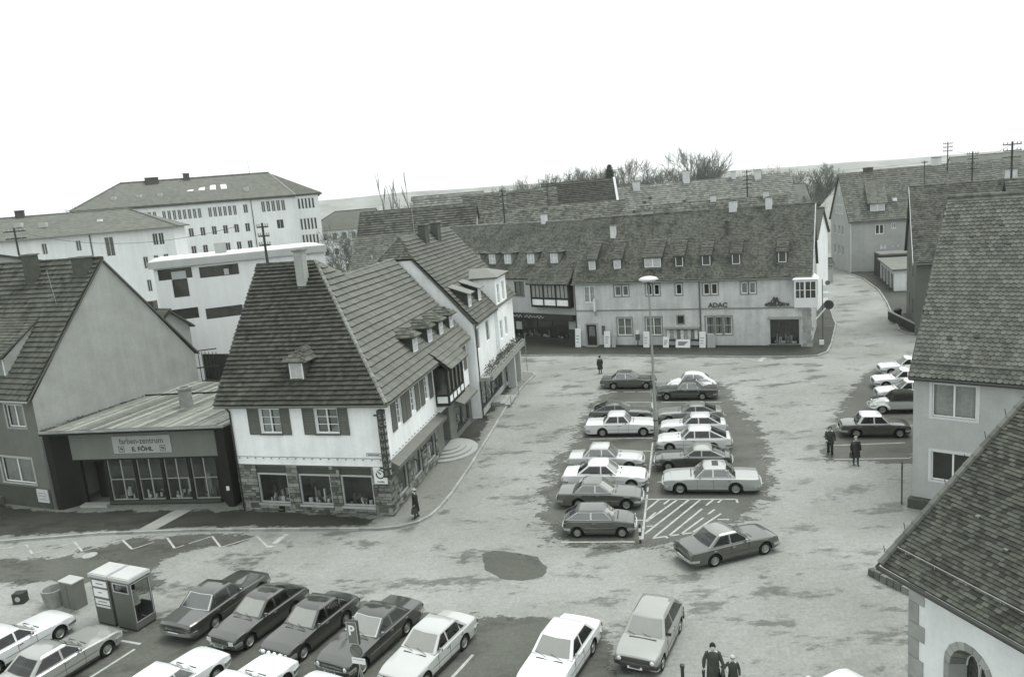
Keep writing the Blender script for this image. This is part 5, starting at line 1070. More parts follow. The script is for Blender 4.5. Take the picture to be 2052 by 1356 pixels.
for x, y, w_, h_ in ((5.3, 5.5, 1.3, 1.4), (15.0, 6, 1.2, 2.0), (28.5, 5.6, 1.2, 1.5), (24, 6, .8, 1.2)): p = b6[2](x, y, 9 + (y + .4) * b6[3]); chimney(b6[0], p, w_, .8, h_, M('chimney_white'), 0)
for x, y in ((6.3, 3), (8, 2), (7.5, 3.6), (13.7, 2.6), (14.6, 1.7), (4, 1.6)): p = b6[2](x, y, 9 + (y + .4) * b6[3]); q = MB(); q.box(p.x - .25, p.y - .2, p.z - .1, p.x + .25, p.y + .2, p.z + .5); q.build('roof_vent', CHIMD, b6[0])
b7 = bg('town_house', 'brown weathered roof just behind the oriel house ridge', (-5, 101.5), (15.6, 98.6), 10.5, 9.0, 14.5, CREAM, M('tile_far_g', .095, .85, .35, .35, rnd=.4, moss=.3), tiles=('flat', .35, .34, .035))
b7b = bg('town_house', 'low roof ridge showing just above the long grey house', (16.2, 97), (33, 90.4), 9, 8.4, 13.6, CREAM, M('tile_far_g'), tiles=('flat', .35, .34, .035))
for x in (9.5, 15.8): chimney(b7b[0], b7b[2](x, 4.5, 13.3), .7, .5, 1.0, M('chimney_white'), R(-21))
b8 = bg('town_house', 'white three-storey house with many small dark windows far behind', (-42, 166), (-28, 165.2), 14, 12.4, 16.1, SCW, M('tile_far_h', .085, .85, .2, .4, rnd=.25, wave=1.2), holes=[(1.6 + i * 2.05, z, 2.6 + i * 2.05, z + 1.5) for z in (10.2, 7.0, 3.6) for i in range(6)], hip=(5, 0), win=dict(simple=True, cols=1, fw=.08, fmat=M('cream_frame')))
b9 = bg('white_side_house', 'narrow white house end beside the right end of the long grey house', (33.2, 90.4), (36.0, 88.8), 10, 8.6, 11.8, WHITE, TFARD)
b10 = bg('low_garage', 'small pale garage at the far bend of the street', (44.5, 112), (47.5, 111.2), 5, 2.7, 3.3, CREAM, TFARD, holes=[(.9, .6, 1.9, 1.9)])
# right: house above the street bend
hr, FR, lr, mr = house('bend_house', 'grey gabled house with wide dormer at the bend of the street', (53.75, 119.72), (73.7, 113.2), 11.6, 7.9, 15.3, M('bend_render', .36, .92, .15, .5, streak=.1), M('tile_bend', .12, .8, .2, .4, rnd=.3), tiles=('flat', .36, .4, .04), holes=[(3.6, 5.8, 4.85, 7.3), (5.9, 6.5, 6.55, 7.4), (4.3, 3.5, 4.72, 4.2), (4.8, 3.5, 5.22, 4.2), (6.0, 3.75, 6.3, 4.0), (6.7, 3.75, 7.0, 4.0)], skew=-1.7, win=dict(simple=True, cols=2, fw=.12, surround=None),
    side_holes=([(2.2, 2.4, 3.3, 3.9), (5.0, 2.4, 6.1, 3.9), (7.2, 2.4, 8.3, 3.9), (2.2, 5.7, 3.3, 7.1), (5.0, 5.7, 6.1, 7.1), (7.2, 5.7, 8.3, 7.1)], ()))
GB = Fac(lr(0, 11.6, 0), (53.75, 119.72))
for x, z0, z1, ww in ((3.6, 9.0, 10.5, 1.0), (5.2, 9.0, 10.5, 1.0), (6.8, 9.0, 10.5, 1.0), (5.3, 11.9, 13.2, .8)): window(GB, hr, x, z0, x + ww, z1, simple=True, rec=-.06, fw=.1)
dormer(hr, FR, 2.9, 5.15, 9.25, 10.5, .7, mr, 'shed', 0, M('slate_cheek'), M('tile_bend'), cols=2, rows=1, curtain=.5, over=.3, back=4.6, fmat=WINW)
q = MB(); p = lr(6.8, 1.9, 10.7); q.box(p.x - .3, p.y - .3, p.z - .1, p.x + .3, p.y + .3, p.z + .35); q.build('skylight', M('skylight_glass'), hr)
q = MB(); q.cyl(FR.p(.15, .1, .08), FR.p(.15, 7.8, .08), .07, .07, 6); q.build('downpipe', M('bay_white'), hr)
chimney(hr, lr(4.2, 5.9, 15.2), 1.4, .6, .7, CHIMD, R(-18)); chimney(hr, lr(13.8, 6.1, 15.0), .9, .7, 1.6, M('chimney_white'), R(-18))
# garages
o = root('garage_row', (52, 106, 0), 'low flat-roofed garage row beside the bend house', 'garage'); gp = [V((54.4, 111.2, 0)), V((49.82, 98.2, 0)), V((57, 96.2, 0)), V((61.5, 109, 0))]
GF = Fac(gp[0], gp[1]); wall(GF, o, CREAM, 0, 2.8, [(1 + i * 3.2, .05, 3.5 + i * 3.2, 2.2) for i in range(4)]); wall(Fac(gp[1], gp[2]), o, WHITE, 0, 2.8, name='end_wall'); wall(Fac(gp[2], gp[3]), o, CREAM, 0, 2.8, name='rear_wall')
for i in range(4): q = MB(); GF.box(q, 1 + i * 3.2, .05, 3.5 + i * 3.2, 2.2, -.2, -.15); q.build('garage_door', M('garage_door', .1 + .06 * (i % 2), .6, .2), o)
q = MB(); q.prism([p + V((0, 0, 2.8)) + dv_ for p, dv_ in zip(gp, (V((-.4, .2, 0)), V((-.5, -.4, 0)), V((.2, -.4, 0)), V((.2, .3, 0))))], (0, 0, .2)); q.build('roof', M('garage_felt', .16, .8, .25, .6), o)
o = root('garage_row', (57, 116, 0), 'taller dark shed with flat roof behind the garage row', 'garage'); gp2 = [V((55.6, 115.6, 0)), V((54.5, 111.4, 0)), V((61.5, 109.4, 0)), V((62.6, 113.6, 0))]
for i in range(4): wall(Fac(gp2[i], gp2[(i + 1) % 4]), o, DARKR, 0, 3.3)
q = MB(); q.prism([p + V((0, 0, 3.3)) for p in gp2], (0, 0, .2)); q.build('roof', M('garage_felt'), o)
b11 = bg('street_house', 'dark roofed house at the right of the street with white gable edge', (38.6, 72), (51.4, 66.3), 12.2, 7.0, 13.9, M('dull_render', .14, .92, .15, .5), TOLD, tiles=('flat', .24, .24, .025), side_holes=([(4, 5.2, 5, 6.6), (8, 5.2, 9, 6.6), (4, 1.5, 5, 3), (8, 1.5, 9, 3)], ()), holes=[(1.9, 5.0, 3.2, 6.6)])
q = MB(); q.prism([b11[2](-.26, -.4, 6.8), b11[2](-.26, 6.1, 13.7), b11[2](-.26, 6.1, 13.95), b11[2](-.26, -.4, 7.05)], V((-.05, 0, 0))); q.build('verge', M('bay_white'), b11[0])
chimney(b11[0], b11[2](8.4, 6.1, 13.6), .9, .7, 1.3, M('chimney_white'), R(-24))
b12 = bg('town_house', 'mossy roof behind the near beaver-tailed roof at right', (37, 55), (52, 48.6), 10, 8.6, 14.4, GREYR, TOLD, tiles=('flat', .26, .26, .025))
b13 = bg('town_house', 'long striped roof beyond the bend house', (74, 154), (103, 150), 11, 9.6, 15.2, CREAM, M('tile_far_i', .12, .85, .2, .3, rnd=.3), tiles=('flat', .6, .55, .05))
b14 = bg('town_house', 'pale roof with small gable far at right edge', (88, 130), (112, 124), 10, 9.0, 13.8, WHITE, M('tile_far_i'), tiles=('flat', .6, .55, .05))
chimney(b13[0], b13[2](14, 5.5, 15), 1.1, .8, 1.6, M('chimney_white'), 0)
# pale building strip under the hills, far left and far right
bg('distant_house', 'pale distant house left behind the school', (-118, 210), (-100, 208), 12, 14.5, 18.5, SCW, TFAR)
bg('distant_house', 'distant house with grey roof between the tall bare trees and the white house', (-31, 205), (-14, 204), 12, 10, 15.2, CREAM, TFAR)
bg('distant_house', 'distant low roof right of the pollarded trees', (-13, 215), (2, 214), 12, 11, 16.4, CREAM, TFAR)
bg('distant_house', 'distant roof behind the bare hedge at the street bend', (57, 190), (75, 188), 12, 8, 13.2, CREAM, TFAR)
bg('distant_house', 'distant roof right of the far wire poles', (118, 200), (140, 196), 12, 11.5, 16.4, CREAM, TFAR)

# ================================================================== near house at right with beaver-tail tiles
an = V((18.85, 35.25, 0)); un = V((math.cos(R(-40.6)), math.sin(R(-40.6)), 0)); FN = Fac(an, an + un * 8); ln_ = lambda x, y, z: FN.p(x, z, -y)
hn = root('near_house', an + V((0, 0, .05)), 'grey roughcast house with beaver-tail tiled roof at right edge', 'house')
wn = [(.8, 4.6, 2.62, 6.2), (.8, 1.45, 2.62, 2.88), (5.0, 4.6, 6.8, 6.2), (5, 1.45, 6.8, 2.88)]
wall(FN, hn, M('near_roughcast', .42, .95, .14, 1.2, bump=1., bscale=70, streak=.12), 0, 6.75, wn)
for i, h in enumerate(wn): window(FN, hn, *h, cols=2, rows=1, curtain=.4 if i % 2 == 0 else None, fw=.06, surround=M('surround_white', .55, .8), rec=.08, seed=1)
for S, nm in ((Fac(FN.p(0, 0, -12.6), an), 'gable_wall'), (Fac(FN.p(8, 0, 0), FN.p(8, 0, -12.6)), 'gable_wall')): wall(S, hn, M('near_roughcast'), 0, 6.75, top=[(6.3, 14.3)], name=nm)
wall(Fac(FN.p(8, 0, -12.6), FN.p(0, 0, -12.6)), hn, M('near_roughcast'), 0, 6.75, name='rear_wall')
roof_plane(hn, [ln_(-.12, -.35, 6.5), ln_(8.2, -.35, 6.5), ln_(8.2, 6.3, 14.45), ln_(.1, 6.3, 14.45)], UNDER, TBEAV, 'beaver', .235, .225, .022, 300, over=1.35, focus=ln_(2.2, 2.6, 10))
roof_plane(hn, [ln_(8.2, 12.95, 6.5), ln_(.1, 12.95, 6.5), ln_(.1, 6.3, 14.45), ln_(8.2, 6.3, 14.45)], TDARK, TDARK, tiles=False)
ridge_tiles(hn, ln_(.1, 6.3, 14.47), ln_(8.2, 6.3, 14.47), TBEAV, .13, .38)
q = MB(); q.prism([ln_(-.14, -.35, 6.36), ln_(.09, 6.3, 14.3), ln_(.09, 6.3, 14.46), ln_(-.14, -.35, 6.52)], un * -.03); q.build('verge_board', M('verge_board'), hn)
gutter(ln_(-.1, -.4, 6.43), ln_(8.2, -.4, 6.43), hn, IRON); MB().tube([ln_(-.05, .0, 7.0) + V((0, 0, .12)), ln_(8, .0, 7.0) + V((0, 0, .12))], .02, 6).build('snow_rail', IRON, hn)
for x, y in ((1.4, 4.6), (3.0, 4.3), (1.2, .9), (2.3, 1.0), (2.6, 5.0)): q = MB(); p = ln_(x, y, 6.5 + (y + .35) * 1.195 + .05); q.hexa([p, p + un * .2, p + un * .2 + V((.1, .12, .2)), p + V((.1, .12, .2))], [p + V((0, 0, .12)), p + un * .2 + V((0, 0, .12)), p + un * .2 + V((.1, .12, .22)), p + V((.1, .12, .22))]); q.build('vent_tile', TDARK, hn)
q = MB(); FN.box(q, -.1, 0, 3.0, .45, .02, .5); q.build('plinth_wall', M('dark_plinth'), hn)

# ================================================================== chapel in the bottom right corner
E1c, ac = V((10.18, 20.73, 0)), R(-72.9); uc = V((math.cos(ac), math.sin(ac), 0)); vc = V((-uc.y, uc.x, 0)); lc = lambda x, y, z: E1c + uc * x + vc * y + V((0, 0, z))
hc = root('chapel', lc(3, 3, 0), 'whitewashed chapel with stone quoins, arched window and dark tiled roof', 'chapel')
FC = Fac(lc(.52, .6, 0), lc(12, .6, 0)); CW = M('chapel_limewash', .72, .95, .12, .8, bump=.8, bscale=7, streak=.1)
tanp = math.tan(R(43))
def arch_pts(cx, zs, r, n=14, hgt=1.15): return [(cx + r * math.cos(math.pi * k / n), zs + r * hgt * math.sin(math.pi * k / n)) for k in range(n + 1)]
cx, zs = 2.5 - .52, 2.78
# wall built in strips round the arch opening
mb = MB(); r = .62
mb.quad(FC.p(0, 0), FC.p(cx - r, 0), FC.p(cx - r, 5.35), FC.p(0, 5.35)); mb.quad(FC.p(cx + r, 0), FC.p(11.4, 0), FC.p(11.4, 5.35), FC.p(cx + r, 5.35)); mb.quad(FC.p(cx - r, 0), FC.p(cx + r, 0), FC.p(cx + r, .9), FC.p(cx - r, .9))
ap_ = arch_pts(cx, zs, r)
for k in range(len(ap_) - 1): (xa, za_), (xb, zb__) = ap_[k + 1], ap_[k]; mb.quad(FC.p(xa, za_), FC.p(xb, zb__), FC.p(xb, 5.35), FC.p(xa, 5.35))
mb.build('wall', CW, hc)
ag_ = arch_pts(cx, zs, r, 9); n_ = 9
for k in range(n_):     # voussoirs
    a0, a1 = math.pi * k / n_ + .012, math.pi * (k + 1) / n_ - .012; f3 = lambda a_, rr, d: FC.p(cx + rr * math.cos(a_), zs + rr * 1.15 * math.sin(a_), d)
    q = MB(); q.hexa([f3(a0, r - .0, -.3), f3(a0, r + .17, -.02), f3(a1, r + .17, -.02), f3(a1, r - .0, -.3)], [f3(a0, r - .02, .02), f3(a0, r + .17, .025), f3(a1, r + .17, .025), f3(a1, r - .02, .02)]); q.build('voussoir', M('chapel_stone', .3, .85, .2, 2, bump=.4, rnd=.25), hc)
    q = MB(); ri = r - .22; q.quad(f3(a0, r - .02, .0), f3(a1, r - .02, .0), f3(a1, ri, -.4), f3(a0, ri, -.4)); q.build('reveal_stone', M('chapel_reveal', .16, .85, .2, 2, rnd=.3), hc)
for s_ in (-1, 1):
    for j in range(4): z = .9 + j * .47; q = MB(); xw = cx + s_ * r; q.hexa([FC.p(xw, z + .01, .02), FC.p(xw + s_ * .17, z + .01, .02), FC.p(xw - s_ * .2, z + .01, -.4), FC.p(xw - s_ * .22, z + .01, -.4)], [FC.p(xw, z + .46, .02), FC.p(xw + s_ * .17, z + .46, .02), FC.p(xw - s_ * .2, z + .46, -.4), FC.p(xw - s_ * .22, z + .46, -.4)]); q.build('jamb_stone', M('chapel_stone'), hc)
q = MB(); q.quad(*[FC.p(cx + (x - cx) * .68, z, -.42) for x, z in [(cx + r, .9)] + ap_ + [(cx - r, .9)]]); wo_ = q.build('arched_window', M('lead_glass_dark', .03, .2, .3, 8, spec=.7), hc)
q = MB(); q.tube([FC.p(cx, .95, -.4), FC.p(cx, 2.9, -.4)], .04, 6)
for s_ in (-1, 1): q.tube([FC.p(cx + s_ * .4 * math.cos(t) if False else cx + s_ * (.21 + .2 * math.cos(t)), 2.75 + .4 * math.sin(t), -.4) for t in [math.pi * k / 8 for k in range(9)]], .03, 5)
q.tube([FC.p(cx + .16 * math.cos(t), 3.18 + .16 * math.sin(t), -.4) for t in [2 * math.pi * k / 12 for k in range(13)]], .03, 5); q.build('tracery', M('chapel_tracery', .5, .8), wo_)
rng = random.Random(9); z = 0.; k = 0
while z < 4.9:
    hh = rng.uniform(.5, .68); ww = (.52 if k % 2 else .3) + rng.uniform(-.04, .05); q = MB(); FC.box(q, -.05, z + .01, ww, min(z + hh, 5.0) - .01, -.3, .03); q.build('quoin', M('chapel_stone'), hc); z += hh; k += 1
wall(Fac(lc(.52, 8.6, 0), lc(.52, .6, 0)), hc, CW, 0, 5.3, top=[(4.0, 9.0)], name='gable_wall'); wall(Fac(lc(12, .6, 0), lc(12, 8.6, 0)), hc, CW, 0, 5.3, top=[(4.0, 9.0)], name='gable_wall'); wall(Fac(lc(12, 8.6, 0), lc(.52, 8.6, 0)), hc, CW, 0, 5.3, name='rear_wall')
q = MB(); FC.box(q, -.1, 4.98, 11.4, 5.2, -.1, .22); q.build('cornice', M('chapel_stone'), hc)
roof_plane(hc, [lc(0, 0, 5), lc(12, 0, 5), lc(12, 4.9, 5 + 4.9 * tanp), lc(.62, 4.9, 5 + 4.9 * tanp)], UNDER, TCHAP, 'flat', .178, .125, .016, 300, over=1.3, focus=lc(1.8, 1.5, 6.4))
roof_plane(hc, [lc(12, 9.8, 5), lc(.3, 9.8, 5), lc(.62, 4.9, 5 + 4.9 * tanp), lc(12, 4.9, 5 + 4.9 * tanp)], TDARK, TDARK, tiles=False)
ridge_tiles(hc, lc(.02, -.03, 5.06), lc(.64, 4.9, 5.08 + 4.9 * tanp), M('verge_tile', .09, .6, .25, 3, rnd=.25), .1, .36, name='verge_tile')
ridge_tiles(hc, lc(.62, 4.9, 5.05 + 4.9 * tanp), lc(12, 4.9, 5.05 + 4.9 * tanp), M('verge_tile'), .12, .4, single=True)
q = MB(); q.tube([lc(-.14, -.05, 4.86), lc(.5, 4.9, 4.88 + 4.9 * tanp)], .035, 6)
for k in range(7): t = .25 + k * .65; p = lc(-.12 + t * .13, t, 5 + t * tanp); q.tube([p, p + V((-.05, 0, .28))], .012, 5)
q.build('verge_rod', IRON, hc)
q = MB(); q.tube([lc(.2, .42, 5.55), lc(11.8, .42, 5.55)], .015, 6)
for k in range(12): q.tube([lc(.5 + k, .42, 5.4), lc(.5 + k, .42, 5.57)], .01, 5)
q.build('snow_rail', M('bright_wire', .25, .5), hc); gutter(lc(-.05, -.06, 4.9), lc(12, -.06, 4.9), hc, M('dark_gutter', .03, .5), .07)
for x, y in ((1.55, 1.75), (2.75, 1.35), (2.45, 3.1)): q = MB(); p = lc(x, y, 5 + y * tanp + .03); q.hexa([p, p + uc * .12, p + uc * .12 + vc * .14, p + vc * .14], [p + V((0, 0, .1)), p + uc * .12 + V((0, 0, .1)), p + uc * .12 + vc * .14 + V((0, 0, .14)), p + vc * .14 + V((0, 0, .14))]); q.build('snow_guard', M('verge_tile'), hc)
# low stone kerb wall beside the chapel corner
rng = random.Random(3); o = root('low_wall', (14.3, 28.2, 0), 'short low curved stone edging on the road beside the chapel corner', 'wall')
lw = [V((14.0 + .12 * t * t * .05 + .085 * t, 29.1 - .29 * t, 0)) for t in range(9)]
for a, b_ in zip(lw, lw[1:]):
    d = (b_ - a) * .93; s_ = V((-d.y, d.x, 0)).normalized() * .3; hgt = rng.uniform(.25, .4); q = MB(); q.hexa([a, a + d, a + d - s_, a - s_], [p + V((0, 0, hgt)) for p in (a - s_ * .08, a + d - s_ * .08, a + d - s_ * .9, a - s_ * .9)]); q.build('stone', STONE, o)
# ================================================================== cars
CHROME = M('chrome', .55, .18, .05, metal=.9); RUBBER = M('rubber', .012, .8); TRIMK = M('black_trim', .025, .5); CGLASS = glass('car_side_glass', tint=.5)
HUB = M('hubcap', .28, .35, .1, metal=.5); LAMPG = M('lamp_glass', .6, .08, .05, spec=.8); TAIL = M('tail_lamp', .10, .2); PLATE = M('plate_white2', .6, .5); WSGL = M('windscreen_glass', .15, .03, .15, 2, spec=1., coat=1.); CINT = M('car_interior', .025, .9); UBODY = M('underbody', .015, .9); SEAT = M('seat_cloth', .08, .9)
def paint(v, metal=0.): return M('car_paint_%.2f_%.1f' % (v, metal), v, .32, .05, .6, metal=metal, coat=1.)
def rot_car(o): return o
WHEEL = {}
def wheel_mesh(r):
    if r in WHEEL: return WHEEL[r]
    t = MB(); w_ = .085; t.lathe([(r * .62, -w_), (r * .9, -w_), (r, -w_ * .6), (r, w_ * .6), (r * .9, w_), (r * .62, w_)], ax='y', k=22)
    h = MB(); h.lathe([(r * .66, -w_ * .7), (r * .62, -w_ * .98), (r * .5, -w_ * .55), (r * .34, -w_ * .6), (r * .3, -w_ * 1.05), (.0, -w_ * 1.15)], ax='y', k=18)
    ms = []
    for mb, nm, m_ in ((t, 'tyre', RUBBER), (h, 'hubcap', HUB)):
        me = bpy.data.meshes.new(nm); me.from_pydata([tuple(p) for p in mb.v], [], mb.f); me.materials.append(m_); me.polygons.foreach_set('use_smooth', [True] * len(me.polygons)); me.set_sharp_from_angle(angle=R(35)); me.update(); ms.append(me)
    WHEEL[r] = ms; return ms
def car(label, loc, head, v=.5, metal=0., L=4.3, W=1.65, H=1.4, wb=2.5, fo=.75, belt=.86, hood=.80, nose=.68, trunk=.84, tail=.74, ws=(.75, .2), rw=(-1.25, -.75), pill=(0.,), roofw=.74, bump='chrome', lights=2, trim=False, roofv=None, r=.3, sq=True, hatch=False, group=None, plate=True, extra=None, front_open=None, softtop=False, name='parked_car', dusk=None, rack=False):
    """+x is forward. ws: windscreen base/top x, rw: rear window base/top x, pill: side window pillars"""
    o = root(name, (loc[0], loc[1], .004), label, 'car', group, R(head)); Z0 = V((0, 0, 0)); P = paint(v, metal)
    b = lambda mb, nm, m_, par=None, sm=False, sh=None: mb.build(nm, m_, par or o, Z0, sm, sh)
    xf, xr_ = L / 2, -L / 2; wf = xf - fo; wr = wf - wb; zb = .22; ra = r + .055
    ws0, ws1 = ws; rw0, rw1 = rw
    top = [(xr_, tail), (xr_ + .1, trunk - .015), (max(rw0 - .05, xr_ + .15), trunk + .02), (rw0 + .08, belt), (ws0 - .08, belt), (ws0 + .1, hood + .04), (xf - .35, hood - .02), (xf - .06, nose + .03), (xf, nose)]
    hw = lambda x: W / 2 * (1 - .09 * max(0, (abs(x) - L * .32) / (L * .18)) ** 2)
    st = {xr_, xr_ + .03, xr_ + .1, xf, xf - .03, xf - .1, rw0, ws0, xr_ + .25, xf - .3, 0, wf - ra - .02, wf + ra + .02, wr - ra - .02, wr + ra + .02}
    for c in (wf, wr):
        for k in range(13): st.add(c - ra * math.cos(math.pi * k / 12))
    for k in range(1, 12): st.add(xr_ + L * k / 12)
    st = sorted(x for x in st if xr_ <= x <= xf); S = []
    for x in st:
        if S and x - S[-1] < .012: continue
        S.append(x)
    mb = MB(); rings = []
    for x in S:
        zt = lerp(top, x); w_ = hw(x); arch = 0
        for c in (wf, wr):
            if abs(x - c) < ra: arch = max(arch, r + math.sqrt(ra * ra - (x - c) ** 2) * .98)
        e_ = min(x - xr_, xf - x); zlow = zb + (.1 if e_ < .05 else .04 if e_ < .15 else 0); rd = .96 if e_ < .02 else .985 if e_ < .06 else 1
        zl = max(zlow, arch); w_ *= rd; ztt = zt - (.03 if e_ < .02 else 0); zs = ztt - .05
        zc = min(.56, zs - .08); p2 = max(zl + .012, min(zc, zl + .16)); p3 = max(p2 + .012, min(zs - .03, max(zc, p2 + .03)))
        rings.append([(0, zl), (w_ * .8, zl), (w_ * .975, zl), (w_, p2), (w_ * 1.0, p3), (w_ * .975, max(zs, p3 + .01)), (w_ * .92, ztt - .008 if ztt - .008 > zs else zs + .01), (w_ * .5, ztt + .018), (0, ztt + .026)])
    n = len(rings[0]); vv = []
    for sgn in (1, -1):
        pass
    full = [[(y, z) for y, z in rg] + [(-y, z) for y, z in rg[-2:0:-1]] for rg in rings]; m_ = len(full[0])
    for x, rg in zip(S, full): mb.v += [V((x, y, z)) for y, z in rg]
    for i in range(len(S) - 1):
        for j in range(m_):
            k = (j + 1) % m_; mb.f.append((i * m_ + j, (i + 1) * m_ + j, (i + 1) * m_ + k, i * m_ + k)); mb.mi.append(1 if j in (0, m_ - 1) or j in (1, m_ - 2) else 2 if rw0 < (S[i] + S[i + 1]) / 2 < ws0 and 6 <= j <= m_ - 7 else 0)
    mb.f.append(tuple(range(m_))); mb.f.append(tuple(reversed([(len(S) - 1) * m_ + j for j in range(m_)]))); mb.mi += [0, 0]
    b(mb, 'body', [P, UBODY, CINT], None, True, 32)
    # cabin shell
    wbt, wrf = W / 2 * .925, W / 2 * roofw; zr = H - .075
    def ring(x0, x1, w_, z, bow): return [V((x0, -w_, z)), V((x0 - bow, 0, z)), V((x0, w_, z)), V((x1, w_, z)), V((x1 + bow * 1.2, 0, z)), V((x1, -w_, z))]
    zbelt = belt + .005
    r0 = ring(rw0, ws0, wbt, zbelt, .05); r1 = ring(rw1, ws1, wrf, zr, .05); r2 = ring(rw1 + .1, ws1 - .1, wrf - .07, H - .022, .05); r3 = ring(rw1 + .35, ws1 - .35, wrf * .5, H, .03)
    mb = MB(); C_ = paint(roofv, 0) if roofv is not None else P
    if softtop: C_ = M('soft_top', v if roofv is None else roofv, .9)
    for rg in (r0, r1, r2, r3): mb.v += rg
    for a in (1, 2):
        for j in range(6): k = (j + 1) % 6; mb.f.append((a * 6 + j, a * 6 + k, (a + 1) * 6 + k, (a + 1) * 6 + j)); mb.mi.append(0)
    mb.f.append(tuple(range(18, 24))); mb.mi.append(0); n_r = len(mb.f)
    L_ = lambda p, q_, k: p + (q_ - p) * k
    for i0, i1, i2 in ((5, 4, 3), (0, 1, 2)):       # frames round windscreen and rear window
        A, Bm, Cc, D, E_, F_ = r0[i0], r0[i1], r0[i2], r1[i0], r1[i1], r1[i2]
        for (p, q_, u, v_) in ((A, Bm, D, E_), (Bm, Cc, E_, F_)): mb.quad(p, q_, L_(q_, v_, .08), L_(p, u, .08)); mb.quad(L_(p, u, .92), L_(q_, v_, .92), v_, u)
        a1, d1 = L_(A, Bm, .16), L_(D, E_, .16); c1, f1 = L_(Bm, Cc, .84), L_(E_, F_, .84); mb.quad(L_(A, D, .08), L_(a1, d1, .08), L_(a1, d1, .92), L_(A, D, .92)); mb.quad(L_(c1, f1, .08), L_(Cc, F_, .08), L_(Cc, F_, .92), L_(c1, f1, .92))
    t0, t1 = .1, .9
    for sg in (1, -1):                                # side rails and pillars
        yb, yt = wbt * sg, wrf * sg; pt = lambda x, t: V((x, yb + (yt - yb) * t, zbelt + (zr - zbelt) * t)); er = lambda t: rw0 + (rw1 - rw0) * t; ef = lambda t: ws0 + (ws1 - ws0) * t
        mb.quad(pt(er(0), 0), pt(ef(0), 0), pt(ef(t0), t0), pt(er(t0), t0)); mb.quad(pt(er(t1), t1), pt(ef(t1), t1), pt(ef(1), 1), pt(er(1), 1))
        lim = .12 if not hatch else .08; mb.quad(pt(er(t0), t0), pt(er(t0) + lim + .01, t0), pt(er(t1) + lim + .01, t1), pt(er(t1), t1)); mb.quad(pt(ef(t0) - .075, t0), pt(ef(t0), t0), pt(ef(t1), t1), pt(ef(t1) - .065, t1))
        for xp in pill:
            xa, xb_ = max(xp - .04, er(t0)), min(xp + .04, ef(t0)); mb.quad(pt(xa, t0), pt(xb_, t0), pt(min(xp + .04, ef(t1)), t1), pt(max(xp - .04, er(t1)), t1))
    b(mb, 'cabin', C_, None, True, 28)
    for xs0 in ((ws0 - .95, ws0 - 1.85) if L > 3.7 else (ws0 - .95, ws0 - 1.65)):
        if xs0 < rw1 - .25: xs0 = rw1 - .2
        for ys0 in ((-.36, .36) if xs0 > ws0 - 1.2 else (0,)):
            q = MB(); hw2 = .24 if ys0 else .55; q.hexa([(xs0 - .06, ys0 - hw2, belt - .1), (xs0 + .08, ys0 - hw2, belt - .1), (xs0 + .08, ys0 + hw2, belt - .1), (xs0 - .06, ys0 + hw2, belt - .1)], [(xs0 - .14, ys0 - hw2 * .9, belt + .2), (xs0 - .04, ys0 - hw2 * .9, belt + .2), (xs0 - .04, ys0 + hw2 * .9, belt + .2), (xs0 - .14, ys0 + hw2 * .9, belt + .2)]); b(q, 'seat_back', SEAT)
    q = MB(); q.cyl(V((ws0 - .45, .36, belt + .06)), V((ws0 - .47, .36, belt + .09)), .19, .19, 14, False); b(q, 'steering_wheel', TRIMK)
    # windscreen and rear window (two facets each, meeting at the centre)
    def pane(q4, nm, m_, off, ins):
        cen = sum(q4, V()) / len(q4); nrm = (q4[1] - q4[0]).cross(q4[-1] - q4[0]).normalized()
        if nrm.dot(cen - V((cen.x * .3, 0, .5))) < 0: nrm = -nrm
        return [cen + (p - cen) * ins + nrm * off for p in q4]
    def screen(i0, i1, i2, nm):
        A, Bm, Cc = r0[i0], r0[i1], r0[i2]; D, E_, F_ = r1[i0], r1[i1], r1[i2]; q = MB()
        for t, m__, off in (((.07, .93, .06, .94), CGLASS, .012),) if not trim else (((.03, .97, .03, .97), CHROME, .006), ((.075, .925, .07, .93), CGLASS, .012)):
            q = MB(); s0, s1, t0, t1 = t[0], t[1], t[2], t[3]
            L_ = lambda p, q_, k: p + (q_ - p) * k
            bot = [L_(A, Bm, s0 * 2), Bm, L_(Bm, Cc, 1 - s0 * 2)]; tp = [L_(D, E_, s0 * 2), E_, L_(E_, F_, 1 - s0 * 2)]; up_ = V((0, 0, 0))
            lo = [L_(x_, y_, t0) for x_, y_ in zip(bot, tp)]; hi = [L_(x_, y_, t1) for x_, y_ in zip(bot, tp)]
            nr = (lo[2] - lo[0]).cross(hi[1] - lo[1]).normalized()
            if nr.z < 0: nr = -nr
            q.quad(*[p + nr * off for p in (lo[0], lo[1], hi[1], hi[0])]); q.quad(*[p + nr * off for p in (lo[1], lo[2], hi[2], hi[1])]); b(q, nm if m__ is CGLASS else nm + '_trim', WSGL if m__ is CGLASS and nm == 'windscreen' else m__)
    screen(5, 4, 3, 'windscreen'); screen(0, 1, 2, 'rear_window')
